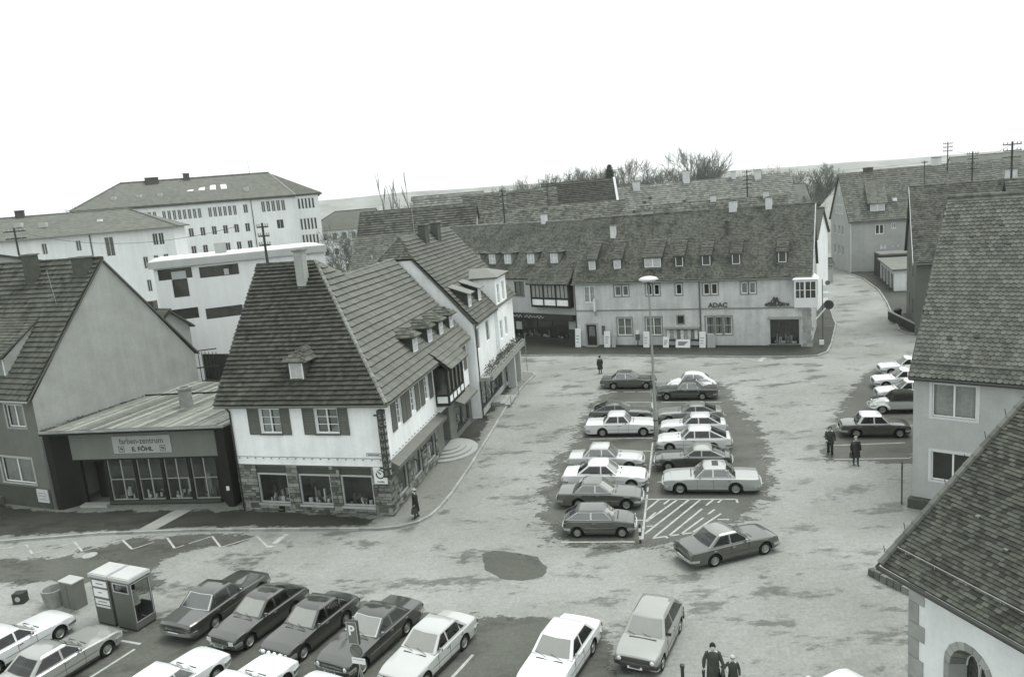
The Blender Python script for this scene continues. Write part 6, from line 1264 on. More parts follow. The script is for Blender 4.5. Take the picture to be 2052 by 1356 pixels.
    # side windows
    for sg in (1, -1):
        yb, yt = wbt * sg, wrf * sg; t0, t1 = .1, .9
        pt = lambda x, t: V((x, yb + (yt - yb) * t, zbelt + (zr - zbelt) * t))
        ed_r = lambda t: rw0 + (rw1 - rw0) * t; ed_f = lambda t: ws0 + (ws1 - ws0) * t
        cuts = [-9] + sorted(pill) + [9]; nr = V((0, sg * (zr - zbelt), wbt - wrf)).normalized()
        for k in range(len(cuts) - 1):
            a, c = cuts[k], cuts[k + 1]; gap = .035
            lim = .12 if (k == 0 and not hatch) else .08
            x0b, x0t = max(a + gap, ed_r(t0) + lim), max(a + gap, ed_r(t1) + lim); x1b, x1t = min(c - gap, ed_f(t0) - .07), min(c - gap, ed_f(t1) - .06)
            if x1b - x0b < .06 and x1t - x0t < .06: continue
            q4 = [pt(x0b, t0), pt(max(x1b, x0b + .01), t0), pt(max(x1t, x0t + .01), t1), pt(x0t, t1)]
            if trim: cc = sum(q4, V()) / 4; q = MB().quad(*[p + (p - cc).normalized() * .03 + nr * .006 for p in q4]); b(q, 'window_trim', CHROME)
            b(MB().quad(*[p + nr * .012 for p in q4]), 'side_window', CGLASS)
        q = MB(); xs_ = (pill[0] if len(pill) else 0)
        for xh in ((xs_ + .12, xs_ - .8) if len(pill) and L > 3.7 and not hatch else (xs_ + .12,)):
            y = hw(xh) * sg; q = MB(); q.box(xh - .08, min(y * .985, y * 1.015), belt - .13, xh + .08, max(y * .985, y * 1.015), belt - .1); b(q, 'door_handle', CHROME)
        q = MB(); y0 = hw(0) * sg; yy = sorted((y0 * .98, y0 * 1.008)); q.box(wr + ra + .05, yy[0], .5, wf - ra - .05, yy[1], .515); b(q, 'side_strip', CHROME if trim else TRIMK)
        for xd in ([ws0 - .12] + list(pill)[:1] + ([pill[0] - .85] if len(pill) > 1 else [])):     # door joints
            q = MB(); yy = sorted((hw(xd) * sg * .99, hw(xd) * sg * 1.003)); q.box(xd - .006, yy[0], .3, xd + .006, yy[1], belt - .06); b(q, 'door_joint', TRIMK)
    # wheels
    for cx_ in (wf, wr):
        for sg in (1, -1):
            tm, hm = wheel_mesh(r); wl = bpy.data.objects.new('wheel', tm); COL.objects.link(wl); wl.parent = o; wl.location = (cx_, (W / 2 - .115) * sg, r - .004)
            if sg > 0: wl.rotation_euler = (0, 0, math.pi)
            hb = bpy.data.objects.new('hubcap', hm); COL.objects.link(hb); hb.parent = wl
    for sg in (1, -1): q = MB(); yy = sorted((hw(0) * sg * .86, hw(0) * sg * .99)); q.box(wr + ra + .02, yy[0], .19, wf - ra - .02, yy[1], .285); b(q, 'sill', TRIMK)
    # bumpers
    bm_ = CHROME if bump == 'chrome' else TRIMK
    for s_, xe, nm in ((1, xf, 'bumper'), (-1, xr_, 'bumper')):
        q = MB(); hw_ = W / 2 * .965; pts = [V((xe - s_ * .35, -hw_ - .035, .45)), V((xe - s_ * .02, -hw_ * .95, .45)), V((xe + s_ * .07, -hw_ * .6, .45)), V((xe + s_ * .09, 0, .45)), V((xe + s_ * .07, hw_ * .6, .45)), V((xe - s_ * .02, hw_ * .95, .45)), V((xe - s_ * .35, hw_ + .035, .45))]
        for a, c in zip(pts, pts[1:]):
            d = (c - a).normalized(); nn_ = V((d.y, -d.x, 0)) * .03; q.hexa([a - nn_ - V((0, 0, .055)), c - nn_ - V((0, 0, .055)), c + nn_ - V((0, 0, .055)), a + nn_ - V((0, 0, .055))], [a - nn_ + V((0, 0, .055)), c - nn_ + V((0, 0, .055)), c + nn_ + V((0, 0, .055)), a + nn_ + V((0, 0, .055))])
        b(q, nm, bm_)
    # front: grille and headlamps
    zg0, zg1 = nose - .2, nose - .035; xg = xf + .004
    q = MB(); q.box(xf - .02, -W * .40, zg0, xg + .004, W * .40, zg1); gr = b(q, 'grille', TRIMK)
    q = MB()
    for k in range(4): z = zg0 + .025 + (zg1 - zg0 - .05) * k / 3; q.box(xg + .003, -W * .28, z - .005, xg + .012, W * .28, z + .005)
    b(q, 'grille_bars', CHROME if trim else M('grille_grey', .12, .5), gr)
    for sg in (1, -1):
        ys = [.36] if lights == 2 else [.37, .27]
        for yk in ys:
            q = MB(); y = W * yk * sg; rr = .085 if lights == 2 else .072; zc = (zg0 + zg1) / 2
            if sq: q.box(xg, y - .11, zc - .065, xg + .025, y + .11, zc + .065)
            else:
                pr = [(0, .03), (rr * .6, .025), (rr, .005), (rr, -.03)]; n0 = len(q.v); q.lathe(pr, (0, 0, 0), 'z', 14)
                q.v = [V((xg + p.z, y + p.x, zc + p.y)) for p in q.v]
            b(q, 'headlight', LAMPG, None, not sq)
            if sq: break
        q = MB(); y = W * .4 * sg; q.box(xr_ - .012, y - .13, tail - .2, xr_ + .01, y + .1 * 1, tail - .07); b(q, 'tail_light', TAIL)
        if sg > 0 or W > 1.66: q = MB(); q.box(ws0 - .3, sg * (W / 2 * .93), belt + .02, ws0 - .24, sg * (W / 2 * .93 + .14), belt + .12) if sg > 0 else q.box(ws0 - .3, sg * (W / 2 * .93 + .14), belt + .02, ws0 - .24, sg * (W / 2 * .93), belt + .12); b(q, 'mirror', bm_)
    if plate:
        q = MB(); q.box(xf + .1, -.26, .36, xf + .112, .26, .46); b(q, 'number_plate', PLATE); q = MB(); q.box(xr_ - .1, -.26, .42, xr_ - .088, .26, .53); b(q, 'number_plate', PLATE)
    # wipers, bonnet seam
    for y0 in (-.1, .45):
        a = V((ws0 + .12, y0, belt - .005)); t = .35; c = V((ws0 + (ws1 - ws0) * t * .4 + .06, y0 - .5, belt + (zr - belt) * .13 + .03)); q = MB(); q.tube([a, c], .008, 4); b(q, 'wiper', TRIMK)
    q = MB(); q.box(ws0 + .16, -W * .3, hood + .052, ws0 + .22, W * .3, hood + .06); b(q, 'air_intake', TRIMK)
    # seats visible through nothing but the glass edge: head rests omitted
    if extra == 'sunroof': q = MB(); q.box(ws1 - .75, -.36, H - .004, ws1 - .42, .36, H + .006); b(q, 'sunroof', TRIMK)
    if extra == 'vinyl': q = MB(); q.quad(*[V((x, y, H + .004)) for x, y in ((rw1 + .33, -wrf * .5), (ws1 - .33, -wrf * .5), (ws1 - .33, wrf * .5), (rw1 + .33, wrf * .5))]); b(q, 'roof_panel', M('vinyl', .05, .7))
    if extra == 'antenna': q = MB(); q.tube([V((ws0 + .1, W * .42, belt)), V((ws0 - .25, W * .44, belt + .8))], .006, 4); b(q, 'aerial', IRON)
    if extra == 'louvre':
        for k in range(2): q = MB(); q.box(ws0 + .35, -.45 + k * .5, hood + .036, ws0 + .5, -.15 + k * .5, hood + .05); b(q, 'bonnet_vent', TRIMK)
    if extra == 'four':
        for y in (-.42, -.14, .14, .42): q = MB(); q.lathe([(0, .05), (.06, .04), (.085, .0), (.085, -.05)], (0, 0, 0), 'z', 14); q.v = [V((xf + .12 + p.z, y + p.x, .6 + p.y)) for p in q.v]; b(q, 'spot_lamp', LAMPG, None, True)
    return o

def beetle(label, loc, head, v, soft=None, group=None, name='parked_car'):
    """rounded rear-engined car with separate wings"""
    o = root(name, (loc[0], loc[1], .004), label, 'car', group, R(head)); Z0 = V((0, 0, 0)); P = paint(v); b = lambda mb, nm, m_, sm=True, sh=30, par=None: mb.build(nm, m_, par or o, Z0, sm, sh)
    L = 4.03; top = [(-1.9, .5), (-1.75, .72), (-1.5, .95), (-1.2, 1.12), (-.9, 1.25), (-.5, .95), (.6, .93), (.9, .93), (1.2, .9), (1.5, .82), (1.75, .68), (1.9, .5)]
    belt = [(-1.9, .5), (-1.7, .72), (-1.4, .88), (-1.0, .94), (.7, .94), (1.0, .93), (1.3, .87), (1.6, .74), (1.9, .48)]
    hw = lambda x: .60 * (1 - .62 * max(0, (abs(x) - .85) / 1.05) ** 1.7)
    mb = MB(); xs = [-1.92 + 3.84 * k / 36 for k in range(37)]; k9 = 13
    for x in xs:
        zt = lerp(belt, x); w_ = hw(x); zb = .28 + .12 * max(0, abs(x) - 1.4)
        for j in range(k9): a = math.pi * j / (k9 - 1); ex = .55; cy = math.copysign(abs(math.cos(a)) ** ex, math.cos(a)); mb.v.append(V((x, w_ * cy, zb + (zt - zb) * abs(math.sin(a)) ** ex)))
    for i in range(36):
        for j in range(k9 - 1): mb.f.append((i * k9 + j, (i + 1) * k9 + j, (i + 1) * k9 + j + 1, i * k9 + j + 1)); mb.mi.append(0)
    b(mb, 'body', P)
    # roof dome
    mb = MB(); prof = [(-1.45, .86), (-1.3, 1.05), (-1.1, 1.22), (-.85, 1.36), (-.5, 1.46), (-.1, 1.5), (.25, 1.48), (.45, 1.42), (.6, 1.22), (.78, .93)]; n = len(prof); k9 = 11
    for (x, z) in prof:
        w0 = .585; 
        for j in range(k9):
            a = math.pi * j / (k9 - 1); ex = .5; cy = math.copysign(abs(math.cos(a)) ** ex, math.cos(a)); sz = abs(math.sin(a)) ** ex; mb.v.append(V((x, (w0 - .12 * sz) * cy * (1 - .12 * max(0, -x - .6)), .88 + (z - .88) * sz)))
    for i in range(n - 1):
        for j in range(k9 - 1): mb.f.append((i * k9 + j, (i + 1) * k9 + j, (i + 1) * k9 + j + 1, i * k9 + j + 1)); mb.mi.append(0)
    b(mb, 'cabin', P if soft is None else M('soft_top_dark', soft, .9))
    # glass
    for sg in (1, -1):
        f = lambda x, z: V((x, sg * (.592 - .1 * max(0, (z - .93) / .5) ** 1.3), z))
        for pts in ([(-.15, .97), (.68, .97), (.48, 1.33), (-.12, 1.37)], [(-1.0, .99), (-.22, .97), (-.19, 1.37), (-.62, 1.33), (-.85, 1.2)]): b(MB().quad(*[f(*p) + V((0, sg * .03, 0)) for p in pts]), 'side_window', CGLASS, False)
    b(MB().quad(V((.81, -.44, .97)), V((.86, 0, .97)), V((.60, 0, 1.36)), V((.56, -.38, 1.34))).quad(V((.86, 0, .97)), V((.81, .44, .97)), V((.56, .38, 1.34)), V((.60, 0, 1.36))), 'windscreen', CGLASS, False)
    b(MB().quad(V((-1.37, .33, 1.03)), V((-1.41, 0, 1.03)), V((-1.06, 0, 1.29)), V((-1.05, .29, 1.28))).quad(V((-1.41, 0, 1.03)), V((-1.37, -.33, 1.03)), V((-1.05, -.29, 1.28)), V((-1.06, 0, 1.29))), 'rear_window', CGLASS, False)
    # wings
    for cx_, nm in ((1.25, 'front_wing'), (-1.2, 'rear_wing')):
        for sg in (1, -1):
            mb = MB(); n1, n2 = 15, 7
            for i in range(n1):
                t = math.pi * (i / (n1 - 1)) * 1.02 - .02
                for j in range(n2): s_ = j / (n2 - 1); rr = .44 + .05 * math.sin(s_ * math.pi) - (.1 * max(0, s_ - .75) / .25); mb.v.append(V((cx_ + math.cos(t) * rr * 1.12, sg * (.45 + s_ * .31), .3 + math.sin(t) * rr * .88)))
            for i in range(n1 - 1):
                for j in range(n2 - 1): mb.f.append((i * n2 + j, (i + 1) * n2 + j, (i + 1) * n2 + j + 1, i * n2 + j + 1)); mb.mi.append(0)
            b(mb, nm, P)
            tm, hm = wheel_mesh(.32); wl = bpy.data.objects.new('wheel', tm); COL.objects.link(wl); wl.parent = o; wl.location = (cx_, .66 * sg, .316)
            if sg > 0: wl.rotation_euler = (0, 0, math.pi)
            hb = bpy.data.objects.new('hubcap', hm); COL.objects.link(hb); hb.parent = wl
            if cx_ > 0: q = MB(); q.lathe([(0, .05), (.06, .04), (.09, 0), (.09, -.06)], (0, 0, 0), 'z', 14); q.v = [V((cx_ + .42 + p.z * .8, sg * .6 + p.x, .62 + p.y)) for p in q.v]; b(q, 'headlight', LAMPG)
            else: q = MB(); q.box(cx_ - .48, sg * .6 - .06, .5, cx_ - .4, sg * .6 + .06, .66); b(q, 'tail_light', TAIL, False)
    for sg in (1, -1): q = MB(); q.box(-.75, sg * .68 - .09, .24, .8, sg * .68 + .09, .3); b(q, 'running_board', RUBBER, False)
    for x in (1.98, -1.95): q = MB(); s_ = 1 if x > 0 else -1; q.tube([V((x - s_ * .3, -.8, .45)), V((x - s_ * .05, -.7, .45)), V((x + s_ * .03, 0, .45)), V((x - s_ * .05, .7, .45)), V((x - s_ * .3, .8, .45))], .045, 6); b(q, 'bumper', CHROME, False)
    return o

# ---- central double row: left cars face the centre line, right cars face it from the other side
HL, HRr = -14, 166
GC, GN, GR = 'cars parked in the central double row', 'cars parked in the near rows', 'cars parked along the right side'
SED = dict(L=4.45, W=1.7, H=1.4, wb=2.6)
car('grey-green saloon in the farthest bay of the left row', (9.35, 62.1), HL - 1, .06, .2, L=4.5, W=1.7, H=1.38, wb=2.65, ws=(.85, .25), rw=(-1.35, -.85), pill=(-.15, -1.0), group=GC, trim=True)
car('grey fastback coupe behind the white saloon with rounded roof', (7.35, 53.2), HL, .09, .2, L=4.4, W=1.7, H=1.32, wb=2.55, ws=(.65, .0), rw=(-1.9, -.95), pill=(-.35,), hatch=True, group=GC, trunk=.86)
car('white old saloon with dark rear wheel arches in the left row', (6.85, 50.15), HL + 1, .6, L=4.7, W=1.76, H=1.46, wb=2.72, belt=.9, hood=.86, nose=.74, trunk=.88, ws=(.7, .3), rw=(-1.1, -.75), pill=(-.1,), group=GC, sq=False, r=.31, fo=.8)
car('pale grey saloon in front of the white rounded saloon, left row', (5.0, 43.95), HL, .42, .1, L=4.4, W=1.66, H=1.42, wb=2.55, ws=(.7, .2), rw=(-1.3, -.85), pill=(-.15, -.95), group=GC, trim=True, lights=4, sq=False)
car('bright white saloon with dark rear window in the left row', (4.55, 41.2), HL, .62, L=4.62, W=1.7, H=1.42, wb=2.64, ws=(.75, .2), rw=(-1.45, -.8), pill=(-.1,), group=GC, sq=False, lights=4)
car('dull grey square saloon between white saloon and small hatchback', (3.95, 38.55), HL, .07, .1, L=4.4, W=1.66, H=1.38, wb=2.5, ws=(.7, .1), rw=(-1.35, -.85), pill=(-.15,), group=GC, trim=True, trunk=.86)
car('small dark grey hatchback nearest in the left row', (3.5, 35.2), HL + 3, .05, .2, L=3.4, W=1.5, H=1.34, wb=2.15, fo=.6, hood=.84, nose=.72, ws=(.72, .3), rw=(-1.68, -1.0), pill=(-.35,), hatch=True, group=GC, r=.27, trim=True, trunk=.8)
beetle('white rounded small car at the far end of the right row', (14.05, 59.7), HRr - 1, .66, group=GC)
car('dark saloon with chrome trim beside the white rounded car', (13.15, 57.4), HRr - 2, .03, L=4.55, W=1.7, H=1.4, wb=2.65, ws=(.75, .35), rw=(-1.15, -.65), pill=(-.05, -.85), group=GC, trim=True, sq=False, lights=4)
car('grey fastback coupe third from the far end of the right row', (11.9, 51.5), HRr, .2, .2, L=4.35, W=1.66, H=1.3, wb=2.5, ws=(.55, -.05), rw=(-1.75, -.95), pill=(-.4,), hatch=True, group=GC, trunk=.9)
car('pale hatchback with sloping back in the right row', (11.45, 48.7), HRr, .55, L=4.2, W=1.6, H=1.38, wb=2.45, ws=(.65, .1), rw=(-1.75, -1.0), pill=(-.35,), hatch=True, group=GC, trunk=.88)
car('white five-door hatchback behind the dark coupe', (10.8, 45.9), HRr, .6, L=4.45, W=1.7, H=1.42, wb=2.6, ws=(.75, .25), rw=(-1.95, -.95), pill=(-.05, -.95), hatch=True, group=GC, trunk=.9)
car('dark coupe with pale pillars behind the silver saloon', (9.95, 42.75), HRr, .05, .2, L=4.3, W=1.68, H=1.3, wb=2.55, ws=(.5, -.1), rw=(-1.8, -1.0), pill=(-.5,), hatch=True, group=GC, roofv=.25, trunk=.88)
car('large silver saloon with sunroof nearest in the right row', (10.08, 39.35), HRr + 1, .33, .35, L=5.0, W=1.86, H=1.44, wb=2.88, fo=.85, belt=.9, hood=.86, nose=.74, trunk=.88, ws=(.85, .35), rw=(-1.25, -.75), pill=(-.1, -.95), group=GC, trim=True, r=.325, extra='sunroof')
car('dark green two-tone saloon driving across the square', (8.72, 31.8), 16.5, .04, .1, L=4.4, W=1.68, H=1.36, wb=2.53, ws=(.75, .15), rw=(-1.3, -.75), pill=(-.25,), trim=False, name='moving_car', roofv=.16)  # paler roof colour stands in for the sky reflected on it
# ---- right side
car('dark saloon with white roof parked beside the near house', (21.95, 45.65), -15, .028, L=3.95, W=1.6, H=1.4, wb=2.45, ws=(.8, .35), rw=(-1.05, -.75), pill=(-.1,), group=GR, roofv=.6, fo=.65)
beetle('two-tone rounded small car with dark soft top at right', (25.7, 49.75), 166, .35, soft=.035, group=GR)
car('pale estate car behind the two-tone rounded car', (27.6, 52.3), 166, .5, L=4.2, W=1.6, H=1.42, wb=2.4, ws=(.75, .2), rw=(-2.0, -1.75), pill=(-.1, -.95), hatch=True, group=GR, trunk=.9)
car('white saloon second from the far end at right', (28.9, 55.4), 166, .62, L=4.3, W=1.64, H=1.4, wb=2.5, ws=(.75, .2), rw=(-1.3, -.8), pill=(-.1,), group=GR)
car('white car farthest along the right row', (31.0, 58.9), 166, .6, L=4.2, W=1.62, H=1.38, wb=2.45, ws=(.7, .15), rw=(-1.3, -.8), pill=(-.1,), group=GR)
car('white car parked by the garage row', (52.6, 94.6), 170, .6, L=4.1, W=1.6, H=1.38, wb=2.4, ws=(.7, .2), rw=(-1.3, -.8), pill=(-.1,), name='parked_car')
# ---- near rows
HN = 62
car('dark saloon with chrome window trim next to the phone booths', (-13.5, 30.5), HN + 4, .028, L=4.75, W=1.78, H=1.42, wb=2.7, ws=(.75, .25), rw=(-1.25, -.75), pill=(-.05, -.9), group=GN, trim=True)
car('dark hatchback with square headlights second from the phone booths', (-11.25, 29.08), HN + 180, .024, L=4.2, W=1.62, H=1.38, wb=2.47, ws=(.7, .05), rw=(-1.9, -.9), pill=(-.2, -1.0), hatch=True, group=GN, extra='vinyl')
car('dark saloon with four spot lamps in the near row', (-8.85, 27.95), HN + 180, .024, L=4.2, W=1.62, H=1.4, wb=2.45, ws=(.7, .1), rw=(-1.55, -.9), pill=(-.15, -.95), group=GN, lights=4, sq=False, extra='four')
car('dark two-door saloon with round headlights behind the parking sign', (-6.3, 26.95), HN + 179, .026, L=4.65, W=1.72, H=1.38, wb=2.67, ws=(.65, .0), rw=(-1.45, -.9), pill=(-.3,), group=GN, sq=False, trim=True)
car('pale beige saloon facing the viewer right of the parking sign', (-3.95, 25.6), HN + 178, .4, L=4.25, W=1.62, H=1.37, wb=2.47, ws=(.7, .1), rw=(-1.4, -.9), pill=(-.15, -.95), group=GN, bump='chrome')
car('white saloon with open bay on both sides in the near row', (.75, 24.55), HN + 178 + 2, .62, L=4.3, W=1.66, H=1.4, wb=2.5, ws=(.7, .15), rw=(-1.4, -.95), pill=(-.2,), group=GN)
car('grey boxy hatchback facing the viewer by the walking pair', (4.1, 25.35), 62 + 181, .25, .15, L=3.75, W=1.62, H=1.42, wb=2.4, fo=.65, hood=.84, nose=.72, ws=(.75, .25), rw=(-1.78, -1.25), pill=(-.3,), hatch=True, group=GN, sq=False, bump='black', r=.29, trunk=.85)
car('silver-grey saloon seen from behind left of the painted bay line', (-18.35, 26.85), HN + 1, .3, .3, L=4.5, W=1.7, H=1.38, wb=2.6, ws=(.7, .1), rw=(-1.45, -.9), pill=(-.2,), group=GN)
car('pale saloon seen from behind at the far left edge', (-21.1, 28.4), HN + 1, .62, L=4.5, W=1.68, H=1.38, wb=2.6, ws=(.7, .1), rw=(-1.35, -.85), pill=(-.15, -1.0), group=GN)
car('white saloon seen from behind right of the painted bay line', (-13.15, 24.55), HN, .6, L=4.4, W=1.66, H=1.39, wb=2.55, ws=(.7, .2), rw=(-1.35, -.9), pill=(-.1, -.95), group=GN, trim=True)
car('white two-door saloon at the bottom edge left of the parking sign', (-10.35, 23.75), HN, .62, L=4.3, W=1.64, H=1.39, wb=2.5, ws=(.65, .15), rw=(-1.3, -.85), pill=(-.2,), group=GN)
car('white car at the bottom edge below the parking sign', (-8.25, 22.4), HN, .6, L=4.3, W=1.64, H=1.39, wb=2.5, ws=(.65, .15), rw=(-1.3, -.85), pill=(-.2,), group=GN)
car('white car roof cut off by the bottom edge near the chapel', (8.3, 20.5), 30, .62, L=4.4, W=1.68, H=1.4, wb=2.55, ws=(.7, .2), rw=(-1.35, -.9), pill=(-.1,), group=GN)
# ================================================================== people
SKIN = M('skin', .42, .6, .05)
def ringtube(mb, pts, rad, k=10, cap=True, ref=V((0, 0, 1))):
    """continuous tube; rad: (a, b) half axes per point"""
    pts = [V(p) for p in pts]; n0 = len(mb.v)
    for i, p in enumerate(pts):
        d = (pts[min(i + 1, len(pts) - 1)] - pts[max(i - 1, 0)]).normalized(); a = V((0, 1, 0)); a = (a - d * a.dot(d)).normalized() if abs(d.y) < .95 else V((1, 0, 0)); c = d.cross(a); ra, rb = rad[i] if isinstance(rad[i], tuple) else (rad[i], rad[i])
        for j in range(k): t = 2 * math.pi * j / k; mb.v.append(p + a * math.cos(t) * ra + c * math.sin(t) * rb)
    for i in range(len(pts) - 1):
        for j in range(k): q_ = (j + 1) % k; mb.f.append((n0 + i * k + j, n0 + i * k + q_, n0 + (i + 1) * k + q_, n0 + (i + 1) * k + j)); mb.mi.append(mb.cur)
    if cap: mb.f.append(tuple(n0 + j for j in range(k))); mb.f.append(tuple(n0 + (len(pts) - 1) * k + j for j in range(k))); mb.mi += [mb.cur] * 2
    return mb
def person(label, loc, head, h=1.7, coat=.04, coat_len=.55, legs=.03, hair=.03, hat=None, arms=None, stride=.25, skirt=False, lean=0., sleeve=None, stout=1., z=.0, name='person', group=None, trousers=True):
    """faces +x. arms: {'L': (elbow, wrist), 'R': ...} in metres for a 1.75 m figure"""
    o = root(name, (loc[0], loc[1], z), label, 'person', group, R(head)); s = h / 1.75; Z0 = V((0, 0, 0))
    A_ = {'L': (V((-.03, .26, 1.14)), V((.06, .27, .9))), 'R': (V((-.03, -.26, 1.14)), V((.06, -.27, .9)))}
    if arms: A_.update(arms)
    sk = lambda p: V((p[0] + lean * max(0, p[2] - .9), p[1], p[2])) * s
    J = {}; vs_, es, rs = [], [], []
    def add(nm, p, r_, par=None):
        J[nm] = len(vs_); vs_.append(sk(p)); rs.append(r_ * s)
        if par: es.append((J[par], J[nm]))
    add('pelvis', (0, 0, .95), .13); add('spine', (0, 0, 1.12), .125, 'pelvis'); add('chest', (.01, 0, 1.34), .135, 'spine'); add('neck', (.0, 0, 1.49), .055, 'chest'); add('jaw', (.03, 0, 1.55), .062, 'neck'); add('face', (.035, 0, 1.64), .085, 'jaw'); add('crown', (.01, 0, 1.715), .07, 'face'); add('nose', (.125, 0, 1.62), .016, 'face')
    leg = {}
    for sd, sg in (('L', 1), ('R', -1)):
        st = stride * sg / 2; add('hip' + sd, (0, .085 * sg, .88), .095, 'pelvis'); kn = (st * .7 + .03, .09 * sg, .49); an_ = (st, .09 * sg, .08); add('knee' + sd, kn, .058, 'hip' + sd); add('ankle' + sd, an_, .04, 'knee' + sd); add('toe' + sd, (st + .17, .1 * sg, .03), .03, 'ankle' + sd); leg[sd] = ((0, .085 * sg, .9), kn, an_)
        el, wr = A_[sd]; add('shoulder' + sd, (0, .165 * sg, 1.42), .06, 'chest'); add('elbow' + sd, el, .042, 'shoulder' + sd); add('wrist' + sd, wr, .03, 'elbow' + sd)
        d = (V(wr) - V(el)).normalized(); pl = V(wr) + d * .07; add('palm' + sd, pl, .036, 'wrist' + sd); sdv = V((1, 0, 0)) if abs(d.x) < .8 else V((0, 0, 1)); sdv = (sdv - d * sdv.dot(d)).normalized(); bend = d.cross(sdv) * (-sg)
        for k, ln in enumerate((.062, .075, .08, .07)):
            b0 = pl + sdv * (.027 - k * .018) + d * .02; add('f%d%s' % (k, sd), b0, .011, 'palm' + sd); add('g%d%s' % (k, sd), b0 + d * ln * .6 + bend * .008, .0095, 'f%d%s' % (k, sd)); add('e%d%s' % (k, sd), b0 + d * ln * .8 + bend * .035, .008, 'g%d%s' % (k, sd))
        add('t0' + sd, pl - d * .03 + sdv * .035, .012, 'palm' + sd); add('t1' + sd, pl + d * .02 + sdv * .055 + bend * .01, .0095, 't0' + sd)
    me = bpy.data.meshes.new('body'); me.from_pydata([tuple(p) for p in vs_], es, []); me.materials.append(SKIN); ob = bpy.data.objects.new('body', me); COL.objects.link(ob); ob.parent = o
    sm = ob.modifiers.new('skin', 'SKIN'); sl = me.skin_vertices[0].data if me.skin_vertices else None
    if sl is None: me.attributes; 
    if sl is not None:
        for i, d_ in enumerate(sl): d_.radius = (rs[i], rs[i]); d_.use_root = (i == 0)
    sm.use_smooth_shade = True; sb = ob.modifiers.new('sub', 'SUBSURF'); sb.levels = 1; sb.render_levels = 1
    b = lambda mb, nm, v_, r_=.9: mb.build(nm, M('cloth_%.3f' % v_, v_, r_, .2, 6), o, Z0, True, 50)
    # coat: torso rings, then sleeves
    hem = .95 - coat_len + .1; mb = MB()
    tz = [1.49, 1.46, 1.40, 1.28, 1.12, .98, .86, hem + .02, hem]; w_ = [(.075, .075), (.13, .095), (.2, .125), (.205, .145), (.185, .14), (.195, .145), (.21, .155), (.235, .18), (.22, .17)]
    ringtube(mb, [sk((0, 0, q_)) for q_ in tz], [(a * s * stout, c * s * stout) for a, c in w_], 14); b(mb, 'coat', coat)
    for sd in 'LR':
        sg = 1 if sd == 'L' else -1; el, wr = A_[sd]; mb = MB(); ringtube(mb, [sk((0, .13 * sg, 1.43)), sk((-.005, .185 * sg, 1.4)), sk((V((0, .185 * sg, 1.4)) + V(el)) / 2), sk(el), sk((V(el) + V(wr)) / 2), sk(V(wr))], [q_ * s for q_ in (.07, .078, .068, .06, .055, .048)], 10); b(mb, 'sleeve', coat if sleeve is None else sleeve)
        if trousers and not skirt:
            hp, kn, an_ = leg[sd]; mb = MB(); ringtube(mb, [sk(hp), sk((V(hp) + V(kn)) / 2), sk(kn), sk((V(kn) + V(an_)) / 2), sk(an_)], [q_ * s for q_ in (.11, .095, .078, .075, .08)], 10); b(mb, 'trouser_leg', legs)
        elif skirt:
            hp, kn, an_ = leg[sd]; mb = MB(); ringtube(mb, [sk(kn), sk((V(kn) + V(an_)) / 2), sk(an_)], [q_ * s for q_ in (.066, .064, .045)], 8); b(mb, 'stocking', .06)
        hp, kn, an_ = leg[sd]; mb = MB(); ax = V(an_); ringtube(mb, [sk(ax + V((-.08, 0, -.035))), sk(ax + V((-.03, 0, -.01))), sk(ax + V((.07, 0, -.025))), sk(ax + V((.19, 0, -.05)))], [(.035 * s, .03 * s), (.045 * s, .065 * s), (.045 * s, .05 * s), (.03 * s, .022 * s)], 8); b(mb, 'shoe', .02, .4)
    # hair / hat
    c = sk((-.005, 0, 1.66)); mb = MB(); n1, n2 = 8, 12
    def dome(rx, ry, rz, lowf, lowb, off=V()):
        for i in range(n1 + 1):
            for j in range(n2):
                t = 2 * math.pi * j / n2; lim = lowf if math.cos(t) > .35 else lowb; ph = math.pi / 2 - (math.pi / 2 - lim) * i / n1; mb.v.append(c + off + V((rx * math.cos(ph) * math.cos(t), ry * math.cos(ph) * math.sin(t), rz * math.sin(ph))) * s)
        for i in range(n1):
            for j in range(n2): k = (j + 1) % n2; mb.f.append((i * n2 + j, (i + 1) * n2 + j, (i + 1) * n2 + k, i * n2 + k)); mb.mi.append(0)
    if hat is None: dome(.115, .1, .125, .35, -.75); b(mb, 'hair', hair)
    else:
        dome(.115, .098, .11, .1, -.6); b(mb, 'hair', hair); mb = MB(); dome(.125, .112, .13, .3, .12, V((0, 0, .012))); b(mb, 'hat', hat)
    return o
def handbag(label, p, w_, h_, d_, v, rz=0, loops=True):
    o = root('handbag', p, label, 'bag', None, rz); Z0 = V((0, 0, 0)); mb = MB(); mb.hexa([(-w_ / 2, -d_ / 2, 0), (w_ / 2, -d_ / 2, 0), (w_ / 2, d_ / 2, 0), (-w_ / 2, d_ / 2, 0)], [(-w_ * .4, -d_ * .3, h_), (w_ * .4, -d_ * .3, h_), (w_ * .4, d_ * .3, h_), (-w_ * .4, d_ * .3, h_)]); mb.build('bag', M('leather_%.2f' % v, v, .5, .2, 5), o, Z0)
    mb = MB(); mb.tube([V((-w_ * .25, 0, h_ * .96)), V((-w_ * .16, 0, h_ + .13)), V((0, 0, h_ + .17)), V((w_ * .16, 0, h_ + .13)), V((w_ * .25, 0, h_ * .96))], .012, 6); mb.build('handle', M('leather_%.2f' % v), o, Z0); return o
def carry(loc, head, p, s):   # local figure point -> world
    c, s_ = math.cos(R(head)), math.sin(R(head)); return V((loc[0] + (p[0] * c - p[1] * s_) * s, loc[1] + (p[0] * s_ + p[1] * c) * s, p[2] * s))
wa = (-5.85, 38.5)
